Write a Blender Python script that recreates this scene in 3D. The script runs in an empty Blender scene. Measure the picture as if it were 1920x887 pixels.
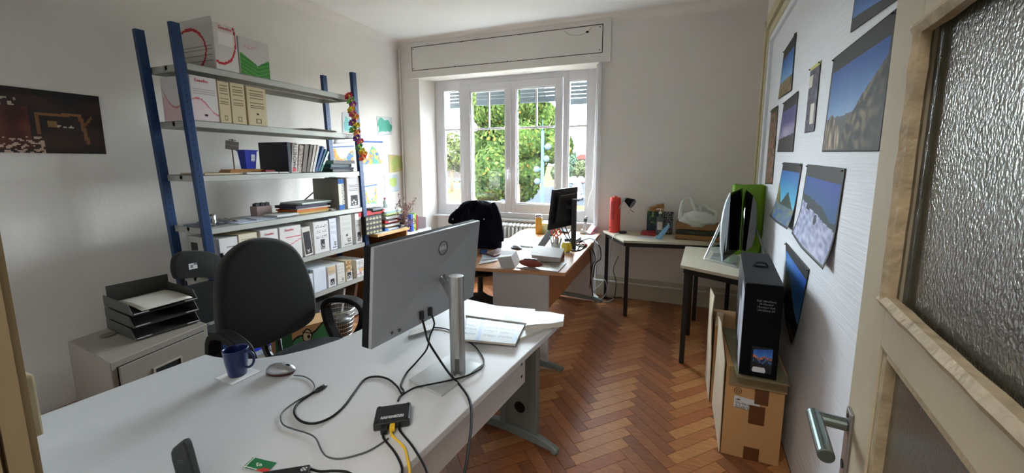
import bpy, math, random
from mathutils import Vector, Matrix, noise
from math import pi, sin, cos, radians, sqrt, atan2
random.seed(7)
V = Vector
# ------------------------------------------------------------------ camera, sky, exposure
sc = bpy.context.scene
FPX, CXP, CYP, HC = 720.0, 993.5, 399.9, 1.5
YAW, PIT, ROL = .3627, .1312, .0039
def _basis():
    f = V((-sin(YAW)*cos(PIT), cos(YAW)*cos(PIT), -sin(PIT)))
    r = V((cos(YAW), sin(YAW), 0)); u = r.cross(f)
    return cos(ROL)*r+sin(ROL)*u, -sin(ROL)*r+cos(ROL)*u, f
RT, UP, FW = _basis()
cd = bpy.data.cameras.new('camera'); cam = bpy.data.objects.new('camera', cd); sc.collection.objects.link(cam)
m = Matrix((RT, UP, -FW)).transposed().to_4x4(); m.translation = (0, 0, HC); cam.matrix_world = m
cd.sensor_fit = 'HORIZONTAL'; cd.sensor_width = 36; cd.lens = FPX/1920*36
cd.shift_x = (960-CXP)/1920; cd.shift_y = (CYP-443.5)/1920; cd.clip_start = .02; cd.clip_end = 2000
sc.camera = cam
sc.view_settings.view_transform = 'Standard'; sc.view_settings.look = 'None'
sc.view_settings.gamma = 1; sc.view_settings.use_curve_mapping = False
sc.view_settings.exposure = 3.25
wd = bpy.data.worlds.new('overcast_sky'); sc.world = wd; wd.use_nodes = True
nt = wd.node_tree; bg = nt.nodes['Background']
tc = nt.nodes.new('ShaderNodeTexCoord'); sp = nt.nodes.new('ShaderNodeSeparateXYZ')
rp = nt.nodes.new('ShaderNodeValToRGB'); nt.links.new(tc.outputs['Generated'], sp.inputs[0])
nt.links.new(sp.outputs['Z'], rp.inputs[0]); nt.links.new(rp.outputs[0], bg.inputs[0])
rp.color_ramp.elements[0].color = (.90, .96, 1.0, 1); rp.color_ramp.elements[0].position = 0
rp.color_ramp.elements[1].color = (.76, .88, 1.0, 1); rp.color_ramp.elements[1].position = .6
SKY = 6.0
bg.inputs[1].default_value = SKY
def area(name, loc, rot, sx, sy, watts, col=(1, 1, 1), portal=False):
    l = bpy.data.lights.new(name, 'AREA'); l.shape = 'RECTANGLE'; l.size = sx; l.size_y = sy; l.energy = watts; l.color = col
    o = bpy.data.objects.new(name, l); o.location = loc; o.rotation_euler = rot; sc.collection.objects.link(o)
    if portal: l.cycles.is_portal = True
    return o
area('window_portal', (-1.97, 4.84, 1.69), (radians(-90), 0, 0), 2.3, 1.85, 1, portal=True)
# unseen fill lamp added behind the camera (its fitting is built with the corridor)
area('corridor_fill_light', (-.35, -.9, 2.93), (0, 0, 0), 1.15, .28, 4.5, (1, .95, .88))
# ------------------------------------------------------------------ point helpers (pixel of the photograph -> point on a real plane)
def ray(x, y): return (x-CXP)/FPX*RT-(y-CYP)/FPX*UP+FW
O = V((0, 0, HC))
def Zp(x, y, z): d = ray(x, y); return O+d*((z-HC)/d.z)
def Xp(x, y, a): d = ray(x, y); return O+d*(a/d.x)
def Yp(x, y, a): d = ray(x, y); return O+d*(a/d.y)
def Lp(x, y, A, B):
    n = V((-(B[1]-A[1]), B[0]-A[0], 0)); d = ray(x, y); return O+d*((V((A[0], A[1], 0))-O).dot(n)/d.dot(n))
# ------------------------------------------------------------------ materials
def lin(c):
    c = c/255; return c/12.92 if c <= .04045 else ((c+.055)/1.055)**2.4
def rgb(r, g, b): return (lin(r), lin(g), lin(b), 1)
MATS = {}
def mat(name, col, rough=.6, metal=0, var=.06, scale=6, bump=0, bscale=60, spec=.5, sheen=0, trans=0, stretch=(1, 1, 1), coat=0, coord='Object', alpha=1):
    if name in MATS: return MATS[name]
    M = bpy.data.materials.new(name); M.use_nodes = True; n = M.node_tree; b = n.nodes['Principled BSDF']; L = n.links.new
    c = rgb(*col)
    t = n.nodes.new('ShaderNodeTexCoord'); mp = n.nodes.new('ShaderNodeMapping'); mp.inputs['Scale'].default_value = stretch
    L(t.outputs[coord], mp.inputs[0])
    nz = n.nodes.new('ShaderNodeTexNoise'); nz.inputs['Scale'].default_value = scale; nz.inputs['Detail'].default_value = 4
    L(mp.outputs[0], nz.inputs[0])
    r = n.nodes.new('ShaderNodeValToRGB'); r.color_ramp.elements[0].position = .3; r.color_ramp.elements[1].position = .7
    r.color_ramp.elements[0].color = tuple(x*(1-var) for x in c[:3])+(1,); r.color_ramp.elements[1].color = tuple(min(1, x*(1+var)) for x in c[:3])+(1,)
    L(nz.outputs[0], r.inputs[0]); L(r.outputs[0], b.inputs['Base Color'])
    b.inputs['Roughness'].default_value = rough; b.inputs['Metallic'].default_value = metal
    b.inputs['Specular IOR Level'].default_value = spec; b.inputs['Coat Weight'].default_value = coat
    b.inputs['Sheen Weight'].default_value = sheen; b.inputs['Transmission Weight'].default_value = trans
    b.inputs['Alpha'].default_value = alpha
    if bump:
        nb = n.nodes.new('ShaderNodeTexNoise'); nb.inputs['Scale'].default_value = bscale; L(mp.outputs[0], nb.inputs[0])
        bp = n.nodes.new('ShaderNodeBump'); bp.inputs['Strength'].default_value = bump; bp.inputs['Distance'].default_value = .01
        L(nb.outputs[0], bp.inputs['Height']); L(bp.outputs[0], b.inputs['Normal'])
    MATS[name] = M; return M
def print_mat(rough=.55, spec=.5):
    k = 'print%g_%g' % (rough, spec)
    if k in MATS: return MATS[k]
    M = bpy.data.materials.new('printed_surface'); M.use_nodes = True; n = M.node_tree; b = n.nodes['Principled BSDF']
    a = n.nodes.new('ShaderNodeAttribute'); a.attribute_name = 'Col'; n.links.new(a.outputs['Color'], b.inputs['Base Color'])
    b.inputs['Roughness'].default_value = rough; b.inputs['Specular IOR Level'].default_value = spec; MATS[k] = M; return M
def clear_glass(name, tint=(.96, .98, .98), gloss=.08):
    M = bpy.data.materials.new(name); M.use_nodes = True; n = M.node_tree; n.nodes.remove(n.nodes['Principled BSDF'])
    o = n.nodes['Material Output']; a = n.nodes.new('ShaderNodeBsdfTransparent'); a.inputs[0].default_value = tint+(1,)
    g = n.nodes.new('ShaderNodeBsdfGlossy'); g.inputs['Roughness'].default_value = .03
    mx = n.nodes.new('ShaderNodeMixShader'); mx.inputs[0].default_value = gloss
    n.links.new(a.outputs[0], mx.inputs[1]); n.links.new(g.outputs[0], mx.inputs[2]); n.links.new(mx.outputs[0], o.inputs[0]); return M
# ------------------------------------------------------------------ mesh helpers
class MB:
    def __init__(s): s.v = []; s.f = []; s.c = []; s.T = Matrix()
    def add(s, vs, fs, col=None):
        o = len(s.v); s.v += [s.T@V(p) for p in vs]; s.f += [tuple(i+o for i in f) for f in fs]
        s.c += [col]*len(fs) if not isinstance(col, list) else col
        return s
    def bx(s, x0, x1, y0, y1, z0, z1, col=None):
        return s.add([(x0,y0,z0),(x1,y0,z0),(x1,y1,z0),(x0,y1,z0),(x0,y0,z1),(x1,y0,z1),(x1,y1,z1),(x0,y1,z1)],
            [(0,3,2,1),(4,5,6,7),(0,1,5,4),(1,2,6,5),(2,3,7,6),(3,0,4,7)], col)
    def box(s, c, d, col=None):
        return s.bx(c[0]-d[0]/2, c[0]+d[0]/2, c[1]-d[1]/2, c[1]+d[1]/2, c[2]-d[2]/2, c[2]+d[2]/2, col)
    def hexa(s, p, col=None):   # 8 points: bottom ring, top ring
        return s.add(p, [(0,3,2,1),(4,5,6,7),(0,1,5,4),(1,2,6,5),(2,3,7,6),(3,0,4,7)], col)
    def prism(s, poly, z0, z1, col=None, M=None):
        n = len(poly); ps = [(p[0], p[1], z0) for p in poly]+[(p[0], p[1], z1) for p in poly]
        if M is not None: ps = [M@V(p) for p in ps]
        return s.add(ps, [tuple(range(n-1, -1, -1)), tuple(range(n, 2*n))]+[(i, (i+1) % n, n+(i+1) % n, n+i) for i in range(n)], col)
    def tube(s, pts, r, n=8, col=None, closed=False):
        pts = [V(p) for p in pts]; N = len(pts); rs = r if isinstance(r, (list, tuple)) else [r]*N
        vs = []; up = None
        for i, p in enumerate(pts):
            if closed: d = pts[(i+1) % N]-pts[i-1]
            else: d = pts[min(i+1, N-1)]-pts[max(i-1, 0)]
            d = d.normalized() if d.length > 1e-9 else V((0, 0, 1))
            if up is None: up = V((0, 0, 1)) if abs(d.z) < .9 else V((1, 0, 0))
            a = d.cross(up); a = a.normalized() if a.length > 1e-6 else V((1, 0, 0)); b = a.cross(d); up = b
            for k in range(n): t = 2*pi*k/n; vs.append(p+(a*cos(t)+b*sin(t))*rs[i])
        fs = [(i*n+k, i*n+(k+1) % n, (i+1)*n+(k+1) % n, (i+1)*n+k) for i in range(N-1) for k in range(n)]
        if closed: fs += [((N-1)*n+k, (N-1)*n+(k+1) % n, (k+1) % n, k) for k in range(n)]
        else: fs += [tuple(range(n-1, -1, -1)), tuple(range((N-1)*n, N*n))]
        return s.add(vs, fs, col)
    def cyl(s, a, b, r, r2=None, n=16, col=None): return s.tube([a, b], [r, r if r2 is None else r2], n, col)
    def lathe(s, c, prof, n=24, col=None, M=None):
        vs = []
        for (r, z) in prof:
            for k in range(n):
                t = 2*pi*k/n; p = V((r*cos(t), r*sin(t), z)); vs.append((M@p if M else p)+V(c))
        fs = [(i*n+k, i*n+(k+1) % n, (i+1)*n+(k+1) % n, (i+1)*n+k) for i in range(len(prof)-1) for k in range(n)]
        if prof[0][0] > 1e-5: fs.append(tuple(range(n-1, -1, -1)))
        if prof[-1][0] > 1e-5: fs.append(tuple(range((len(prof)-1)*n, len(prof)*n)))
        return s.add(vs, fs, col)
    def ball(s, c, r, nu=12, nv=8, col=None, fn=None):
        r = r if isinstance(r, (tuple, list)) else (r, r, r); vs = []
        for j in range(nv+1):
            a = pi*j/nv
            for i in range(nu):
                t = 2*pi*i/nu; d = V((sin(a)*cos(t), sin(a)*sin(t), cos(a))); k = fn(d) if fn else 1
                vs.append(V((c[0]+d.x*r[0]*k, c[1]+d.y*r[1]*k, c[2]+d.z*r[2]*k)))
        fs = [(j*nu+i, (j+1)*nu+i, (j+1)*nu+(i+1) % nu, j*nu+(i+1) % nu) for j in range(nv) for i in range(nu)]
        return s.add(vs, fs, col)
    def grid(s, fn, nu, nv, cf=None):
        vs = [fn(i/nu, j/nv) for j in range(nv+1) for i in range(nu+1)]
        fs = []; cs = []
        for j in range(nv):
            for i in range(nu):
                a = j*(nu+1)+i; fs.append((a, a+1, a+nu+2, a+nu+1))
                if cf: cs.append(cf((i+.5)/nu, (j+.5)/nv))
        return s.add(vs, fs, cs if cf else None)
    def build(s, name, material, parent=None, smooth=False, bevel=0, solid=0, seg=2, origin=None):
        me = bpy.data.meshes.new(name)
        off = parent_origin(parent) if parent else (V(origin) if origin is not None else V())
        me.from_pydata([tuple(p-off) for p in s.v], [], s.f)
        if any(c is not None for c in s.c):
            at = me.color_attributes.new('Col', 'FLOAT_COLOR', 'CORNER'); data = []
            for f, c in zip(s.f, s.c):
                c = c or (.5, .5, .5); q = [lin(c[0]), lin(c[1]), lin(c[2]), 1.0]
                data += q*len(f)
            at.data.foreach_set('color', data)
        if smooth: me.polygons.foreach_set('use_smooth', [True]*len(me.polygons))
        me.materials.append(material)
        o = bpy.data.objects.new(name, me); sc.collection.objects.link(o)
        if parent: o.parent = parent
        else: o.location = off
        if bevel:
            b = o.modifiers.new('bevel', 'BEVEL'); b.width = bevel; b.segments = seg; b.limit_method = 'ANGLE'; b.angle_limit = radians(35)
        if solid:
            b = o.modifiers.new('solid', 'SOLIDIFY'); b.thickness = solid; b.offset = 0
        return o
def parent_origin(p):
    o = V()
    while p: o += p.location; p = p.parent
    return o
def tag(o, label=None, cat=None, group=None, kind=None):
    if label: o['label'] = label
    if cat: o['category'] = cat
    if group: o['group'] = group
    if kind: o['kind'] = kind
    return o
def thing(name, loc, label, cat, group=None):
    o = bpy.data.objects.new(name, None); sc.collection.objects.link(o); o.location = loc; o.empty_display_size = .05
    return tag(o, label, cat, group)
def struct(o): o['kind'] = 'structure'; return o
def smooth_path(pts, k=6):
    pts = [V(p) for p in pts]; out = []
    for i in range(len(pts)-1):
        p0, p1, p2, p3 = pts[max(i-1, 0)], pts[i], pts[i+1], pts[min(i+2, len(pts)-1)]
        for j in range(k):
            t = j/k
            out.append(.5*((2*p1)+(p2-p0)*t+(2*p0-5*p1+4*p2-p3)*t*t+(3*p1-p0-3*p2+p3)*t**3))
    out.append(pts[-1]); return out
def text(name, body, size, o, right, up, material, parent=None, depth=.0006, align='CENTER', shear=0):
    cu = bpy.data.curves.new(name, 'FONT'); cu.body = body; cu.size = size; cu.align_x = align; cu.align_y = 'CENTER'; cu.extrude = depth; cu.shear = shear; cu.resolution_u = 2
    t = bpy.data.objects.new('tmp', cu); sc.collection.objects.link(t)
    bpy.context.view_layer.update()
    me = bpy.data.meshes.new_from_object(t.evaluated_get(bpy.context.evaluated_depsgraph_get()))
    bpy.data.objects.remove(t); me.name = name
    r = V(right).normalized(); u = V(up).normalized(); nn = r.cross(u)
    M = Matrix((r, u, nn)).transposed().to_4x4(); off = parent_origin(parent) if parent else V()
    M.translation = V(o)-off+nn*.001; me.transform(M); me.materials.clear(); me.materials.append(material)
    ob = bpy.data.objects.new(name, me); sc.collection.objects.link(ob)
    if parent: ob.parent = parent
    return ob
def sheet(name, o, u, v, nu, nv, cf, parent=None, rough=.55, wave=None, solid=0):
    """flat print: corner o, edges u and v, colour function cf(u,v) in 0..255"""
    m_ = MB(); o = V(o); u = V(u); v = V(v); n = u.cross(v).normalized()
    def fn(a, b):
        p = o+u*a+v*b
        return p+n*wave(a, b) if wave else p
    m_.grid(fn, nu, nv, cf); return m_.build(name, print_mat(rough), parent, smooth=bool(wave), solid=solid)
def N(x, y, z=0): return noise.noise(V((x, y, z)))
def mix(a, b, t): t = max(0, min(1, t)); return tuple(a[i]*(1-t)+b[i]*t for i in range(3))
# ------------------------------------------------------------------ common materials
M_wall = mat('painted_plaster', (232, 227, 221), .85, var=.035, scale=1.6, bump=.12, bscale=45)
M_ceil = mat('ceiling_plaster', (236, 236, 234), .9, var=.02, scale=1, bump=.05, bscale=30)
M_panelw = mat('white_panel_paint', (226, 230, 236), .6, var=.015, scale=3, bump=.25, bscale=9, stretch=(.5, .5, 14))
M_trimy = mat('cream_gloss_paint', (196, 186, 150), .45, var=.06, scale=7, bump=.1, bscale=25)
M_door = mat('beige_door_paint', (186, 174, 150), .5, var=.08, scale=5, bump=.12, bscale=30)
M_bead = mat('worn_bead_paint', (166, 149, 120), .5, var=.22, scale=24, bump=.4, bscale=60)
M_jamb = mat('jamb_paint', (150, 134, 104), .5, var=.1, scale=5)
M_pvc = mat('white_window_frame', (222, 221, 224), .35, var=.015, scale=3)
M_white = mat('white_paint_metal', (226, 224, 218), .4, var=.03)
M_lam = mat('grey_white_laminate', (205, 207, 210), .42, var=.015, scale=20, spec=.4)
M_lamside = mat('pale_grey_panel', (196, 193, 192), .5, var=.02)
M_beech = mat('beech_laminate', (205, 152, 110), .38, var=.08, scale=5, stretch=(1, 6, 1))
M_beechd = mat('beech_edge', (184, 118, 76), .45, var=.1, scale=6, stretch=(6, 1, 1))
M_birch = mat('cream_laminate', (214, 206, 184), .45, var=.05, scale=4, stretch=(5, 1, 1))
M_blackm = mat('black_metal', (28, 24, 24), .45, var=.1, metal=.2)
M_greym = mat('grey_steel_leg', (128, 136, 134), .45, metal=.3, var=.05)
M_blkpl = mat('black_plastic', (24, 24, 27), .45, var=.1)
M_blksat = mat('satin_black_plastic', (32, 33, 36), .3, var=.06)
M_fabric = mat('charcoal_fabric', (28, 28, 27), .95, var=.12, scale=40, bump=.3, bscale=400, sheen=.15)
M_blue = mat('blue_upright_steel', (18, 56, 102), .4, var=.05, metal=.1)
M_shelf = mat('galvanised_shelf', (176, 177, 170), .45, metal=.25, var=.05, scale=3)
M_card = mat('white_cardboard', (214, 210, 206), .8, var=.03)
M_cardb = mat('brown_cardboard', (184, 142, 94), .85, var=.07, scale=3)
M_beigebx = mat('beige_cardboard', (206, 190, 154), .85, var=.04)
M_paper = mat('white_paper', (214, 214, 214), .8, var=.02)
M_red = mat('red_plastic', (222, 62, 46), .4, var=.03)
M_redprint = mat('red_ink', (200, 34, 52), .7, var=.02)
M_ink = mat('black_ink', (30, 30, 32), .7, var=.02)
M_inkw = mat('white_ink', (225, 225, 228), .7, var=.02)
M_alu = mat('brushed_aluminium', (176, 178, 180), .32, metal=.85, var=.04, scale=30)
M_silver = mat('silver_plastic', (165, 168, 172), .35, metal=.5, var=.03)
M_dark = mat('dark_gap', (12, 11, 11), .9, var=.1)
# ================================================================== SETTING
XL, YB, ZC, YW = -3.47, 4.28, 3.03, 4.50
def xr(y): return .598+.0461*(y-2.05)
# floor slab and herringbone planks
mb = MB(); mb.bx(-3.6, 1.0, -2.2, 4.75, -.12, -.012); floor = struct(mb.build('floor', mat('floor_joint_dark', (44, 26, 16), .8)))
def clip(poly, a, b, c):      # keep a*x+b*y<=c
    out = []
    for i in range(len(poly)):
        p, q = poly[i], poly[(i+1) % len(poly)]; dp = a*p[0]+b*p[1]-c; dq = a*q[0]+b*q[1]-c
        if dp <= 0: out.append(p)
        if (dp < 0 < dq) or (dq < 0 < dp): t = dp/(dp-dq); out.append((p[0]+(q[0]-p[0])*t, p[1]+(q[1]-p[1])*t))
    return out
def wood_floor_mat(k):
    M = bpy.data.materials.new('oak_parquet_%s' % ('abcdef'[k])); M.use_nodes = True; n = M.node_tree; b = n.nodes['Principled BSDF']; L = n.links.new
    base = [(160, 102, 64), (176, 116, 70), (148, 94, 60), (190, 134, 84), (138, 88, 58), (168, 104, 62)][k]
    t = n.nodes.new('ShaderNodeTexCoord'); mp = n.nodes.new('ShaderNodeMapping'); mp.inputs['Rotation'].default_value = (0, 0, radians(45 if k % 2 else -45)); mp.inputs['Scale'].default_value = (6, 60, 6)
    L(t.outputs['Object'], mp.inputs[0]); nz = n.nodes.new('ShaderNodeTexNoise'); nz.inputs['Scale'].default_value = 2.5; nz.inputs['Detail'].default_value = 6; nz.inputs['Distortion'].default_value = .6
    L(mp.outputs[0], nz.inputs[0]); r = n.nodes.new('ShaderNodeValToRGB'); c = rgb(*base)
    r.color_ramp.elements[0].position = .35; r.color_ramp.elements[1].position = .65
    r.color_ramp.elements[0].color = tuple(x*.72 for x in c[:3])+(1,); r.color_ramp.elements[1].color = tuple(min(1, x*1.12) for x in c[:3])+(1,)
    L(nz.outputs[0], r.inputs[0]); L(r.outputs[0], b.inputs['Base Color'])
    r2 = n.nodes.new('ShaderNodeMapRange'); r2.inputs[3].default_value = .26; r2.inputs[4].default_value = .5; L(nz.outputs[0], r2.inputs[0]); L(r2.outputs[0], b.inputs['Roughness'])
    bp = n.nodes.new('ShaderNodeBump'); bp.inputs['Strength'].default_value = .25; bp.inputs['Distance'].default_value = .004; L(nz.outputs[0], bp.inputs['Height']); L(bp.outputs[0], b.inputs['Normal'])
    return M
WM = [wood_floor_mat(k) for k in range(6)]
w_, n_ = .066, 5; L_ = w_*n_; g_ = .0011; planks = []; c45 = cos(pi/4)
def rot45(p): return (c45*(p[0]-p[1])-.395, c45*(p[0]+p[1])+.03)
for k in range(-70, 110):
    for j in range(-14, 14):
        for typ in (0, 1):
            if typ == 0: u0 = k*w_+2*L_*j; v0 = k*w_; q = [(u0+g_, v0+g_), (u0+L_-g_, v0+g_), (u0+L_-g_, v0+w_-g_), (u0+g_, v0+w_-g_)]
            else: u0 = k*w_; v0 = (k-2*n_+1-2*n_*j)*w_; q = [(u0+g_, v0+g_), (u0+w_-g_, v0+g_), (u0+w_-g_, v0+L_-g_), (u0+g_, v0+L_-g_)]
            q = [rot45(p) for p in q]
            cx = sum(p[0] for p in q)/4; cy = sum(p[1] for p in q)/4
            if not (-3.8 < cx < 1 and -.3 < cy < 4.9): continue
            for a, b, c in ((-1, 0, 3.465), (1, -.0461, .598-.0461*2.05-.003), (0, -1, -.02), (0, 1, 4.495)):
                q = clip(q, a, b, c)
                if len(q) < 3: break
            if len(q) < 3: continue
            ar = abs(sum(q[i][0]*q[(i+1) % len(q)][1]-q[(i+1) % len(q)][0]*q[i][1] for i in range(len(q))))/2
            if ar < 1e-4: continue
            # nearness score: size in the photograph, only where the floor is in view
            P = V((cx, cy, -HC)); zf = P.dot(FW); sx = CXP+FPX*P.dot(RT)/zf if zf > .1 else -1; sy = CYP-FPX*P.dot(UP)/zf if zf > .1 else -1
            vis = 860 < sx < 1480 and 545 < sy < 960 and cx > -1.1
            planks.append((ar/(zf*zf) if vis else 0, q, typ))
planks.sort(key=lambda t: -t[0])
rest = [MB() for _ in range(6)]
for i, (s_, q, typ) in enumerate(planks):
    k = random.choice((0, 2, 4)) if typ else random.choice((1, 3, 5)); z = random.uniform(-.0012, 0)
    if i < 300 and s_ > 0:
        m_ = MB(); m_.prism(q, -.012, z); m_.build('plank', WM[k], floor)
    else: rest[k].prism(q, -.012, z)
for k in range(6): tag(rest[k].build('plank_field', WM[k], floor), kind='stuff')
# walls
mb = MB(); mb.bx(XL-.2, XL, -.1, 4.75, -.1, ZC+.1); struct(mb.build('wall_left', M_wall))
mb = MB()
mb.prism([(XL, YB), (-3.16, YB), (-3.08, YW), (-3.08, 4.75), (XL, 4.75)], -.1, ZC+.1)
mb.prism([(-.80, YB), (1.0, YB), (1.0, 4.75), (-.865, 4.75), (-.865, YW)], -.1, ZC+.1)
mb.bx(-3.16, -.80, YB, 4.75, 2.58, ZC+.1); mb.bx(-3.08, -.865, YW, 4.75, -.1, .79)
struct(mb.build('wall_back', M_wall))
mb = MB(); mb.prism([(xr(-.1)+.012, -.1), (.95, -.1), (.95, YB), (xr(YB)+.012, YB)], -.1, ZC+.1); struct(mb.build('wall_right', M_wall))
# blocked-off doorway in the right wall: cream casing around a white panel
mb = MB(); y1 = 3.72; mb.hexa([(xr(.2), .2, .0), (xr(.2)+.03, .2, 0), (xr(y1)+.03, y1, 0), (xr(y1), y1, 0), (xr(.2), .2, 2.49), (xr(.2)+.03, .2, 2.49), (xr(y1)+.03, y1, 2.49), (xr(y1), y1, 2.49)])
trimp = struct(mb.build('wall_right_panel', M_panelw))
mb = MB()
for (a, b, o) in ((3.735, 3.80, .035), (3.80, 3.83, .022), (3.83, 3.93, .045), (3.93, 3.95, .03)):
    mb.hexa([(xr(a)-o, a, 0), (xr(a)+.02, a, 0), (xr(b)+.02, b, 0), (xr(b)-o, b, 0), (xr(a)-o, a, 2.5+a-3.735), (xr(a)+.02, a, 2.5+a-3.735), (xr(b)+.02, b, 2.5+b-3.735), (xr(b)-o, b, 2.5+b-3.735)])
for (a, b, o) in ((2.505, 2.57, .035), (2.57, 2.6, .022), (2.6, 2.7, .045), (2.7, 2.72, .03)):
    e = 3.735+(a-2.505); mb.hexa([(xr(.2)-o, .2, a), (xr(.2)+.02, .2, a), (xr(e)+.02, e, a), (xr(e)-o, e, a), (xr(.2)-o, .2, b), (xr(.2)+.02, .2, b), (xr(e)+.02, e, b), (xr(e)-o, e, b)])
struct(mb.build('trim_1', M_trimy))
mb = MB(); mb.hexa([(xr(3.7)-.02, 3.715, 0), (xr(3.7)+.01, 3.715, 0), (xr(3.735)+.01, 3.735, 0), (xr(3.735)-.03, 3.735, 0), (xr(3.7)-.02, 3.715, 2.5), (xr(3.7)+.01, 3.715, 2.5), (xr(3.735)+.01, 3.735, 2.5), (xr(3.735)-.03, 3.735, 2.5)])
mb.hexa([(xr(.2)-.02, .2, 2.48), (xr(.2)+.01, .2, 2.48), (xr(3.73)+.01, 3.73, 2.48), (xr(3.73)-.02, 3.73, 2.48), (xr(.2)-.03, .2, 2.505), (xr(.2)+.01, .2, 2.505), (xr(3.73)+.01, 3.73, 2.505), (xr(3.73)-.03, 3.73, 2.505)])
struct(mb.build('trim_2', M_panelw))
mb = MB(); mb.bx(XL-.2, 1.0, -.1, 4.75, ZC, ZC+.15); struct(mb.build('ceiling', M_ceil))
# cove between wall and ceiling
mb = MB()
R_ = .10; prof = [(0, 0)]+[(R_-R_*sin(t), R_-R_*cos(t)) for t in [i*pi/2/8 for i in range(9)]]
prof = [(0, 0), (R_, 0)]+[(R_*(1-sin(pi/2*i/8)), R_*(1-cos(pi/2*i/8))) for i in range(1, 9)]
mb.prism(prof, XL, .98, M=Matrix(((0, 0, 1, 0), (-1, 0, 0, YB), (0, -1, 0, ZC), (0, 0, 0, 1))))
struct(mb.build('trim_3', M_wall, smooth=False))
mb = MB(); mb.prism(prof, .0, YB, M=Matrix(((1, 0, 0, XL), (0, 0, 1, 0), (0, -1, 0, ZC), (0, 0, 0, 1)))); struct(mb.build('trim_4', M_wall))
# near wall with the doorway, corridor beyond
mb = MB(); mb.bx(XL, -.83, -.02, .185, 0, ZC); mb.bx(.33, .95, -.35, -.02, 0, ZC); mb.bx(-.83, .33, -.02, .185, 2.3, ZC); struct(mb.build('wall_near', M_wall))
mb = MB(); mb.bx(-3.6, 1.1, -2.0, -1.85, 0, ZC); mb.bx(-3.6, -3.45, -1.85, -.02, 0, ZC); mb.bx(.95, 1.1, -1.85, -.1, 0, ZC); struct(mb.build('wall_corridor', M_wall))
mb = MB(); mb.bx(-3.6, 1.1, -2.0, -.1, ZC, ZC+.1); struct(mb.build('ceiling_corridor', M_ceil))
mb = MB(); mb.bx(-3.4, .95, -1.85, -.02, -.012, 0); struct(mb.build('floor_corridor', mat('corridor_lino', (120, 112, 100), .5)))
E_l = bpy.data.materials.new('lit_diffuser'); E_l.use_nodes = True; b = E_l.node_tree.nodes['Principled BSDF']; b.inputs['Emission Color'].default_value = (1, .95, .88, 1); b.inputs['Emission Strength'].default_value = .6
t = thing('corridor_fill_lamp', (-.35, -.9, ZC-.1), 'added fill lamp, an unseen white batten on the corridor ceiling behind the doorway', 'lamp')  # fitting and glowing diffuser made for the added fill light, out of view
m_ = MB(); m_.box((-.35, -.9, ZC-.02), (1.25, .16, .04)); m_.build('housing', M_white, t)
m_ = MB(); m_.box((-.35, -.9, ZC-.06), (1.15, .10, .04)); m_.build('diffuser', E_l, t, bevel=.01)
# door jamb (left of the picture) with moulded edge
mb = MB(); mb.bx(-.83, -.80, -.02, .15, 0, 2.3)
for i, (y0, y1_, o) in enumerate(((.15, .160, .0), (.160, .166, .012), (.166, .178, -.004), (.178, .183, .012), (.183, .203, -.002), (.203, .212, .006))): mb.bx(-.87 if i > 2 else -.83, -.80-o, y0, y1_, 0, 2.3)
jm = struct(mb.build('door_2', M_jamb)); jm.data.materials[0] = M_jamb
sw = thing('light_switch', (-.975, .19, 1.13), 'cream wall switch box beside the door frame at the left edge', 'switch')
m_ = MB(); m_.bx(-1.0, -.902, .186, .228, 1.065, 1.185); m_.build('switch_box', M_trimy, sw, bevel=.004)
m_ = MB(); m_.bx(-.995, -.905, .228, .246, 1.075, 1.175); m_.build('rocker', mat('rocker_cream', (205, 196, 165), .35), sw, bevel=.003)
# ------------------------------------------------------------------ lintel (roller-shutter housing) above the window
t = MB(); y0 = 4.245
t.bx(-3.306, -.71, y0+.012, YB, 2.565, 3.005)
t.bx(-3.306, -3.238, y0, y0+.012, 2.565, 3.005); t.bx(-.795, -.71, y0, y0+.012, 2.565, 3.005); t.bx(-3.238, -.795, y0, y0+.012, 2.565, 2.655); t.bx(-3.238, -.795, y0, y0+.012, 2.95, 3.005)
t.bx(-3.16, -.80, YB, YW+.07, 2.565, 2.58)
lin_ = struct(t.build('trim_6', mat('lintel_paint', (224, 220, 214), .8, var=.04, scale=2, bump=.1, bscale=30)))
t = MB(); t.bx(-3.228, -.805, y0+.004, y0+.012, 2.664, 2.941); t.build('access_panel', mat('lintel_paint', (0, 0, 0)), lin_)
t = MB(); t.bx(-3.238, -.795, y0+.0105, y0+.0118, 2.655, 2.95); t.build('joint_gap', M_dark, lin_)
t = MB(); cr = smooth_path([(-1.22, y0+.0035, 2.925), (-1.16, y0+.0035, 2.88), (-1.05, y0+.0035, 2.862), (-.96, y0+.0035, 2.885), (-.92, y0+.0035, 2.93)], 6)
t.tube(cr, [.0012+.002*abs(N(i*.7, 1)) for i in range(len(cr))], 5); t.box((-.965, y0+.004, 2.885), (.03, .004, .02)); t.build('paint_crack', M_dark, lin_)
for px_, pz in ((-3.21, 2.92), (-3.21, 2.685), (-2.5, 2.94), (-1.9, 2.665), (-2.6, 2.665), (-.83, 2.92), (-.83, 2.69)):
    t = MB(); t.cyl((px_, y0, pz), (px_, y0+.006, pz), .006, n=8); t.build('screw', M_dark, lin_)
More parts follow.
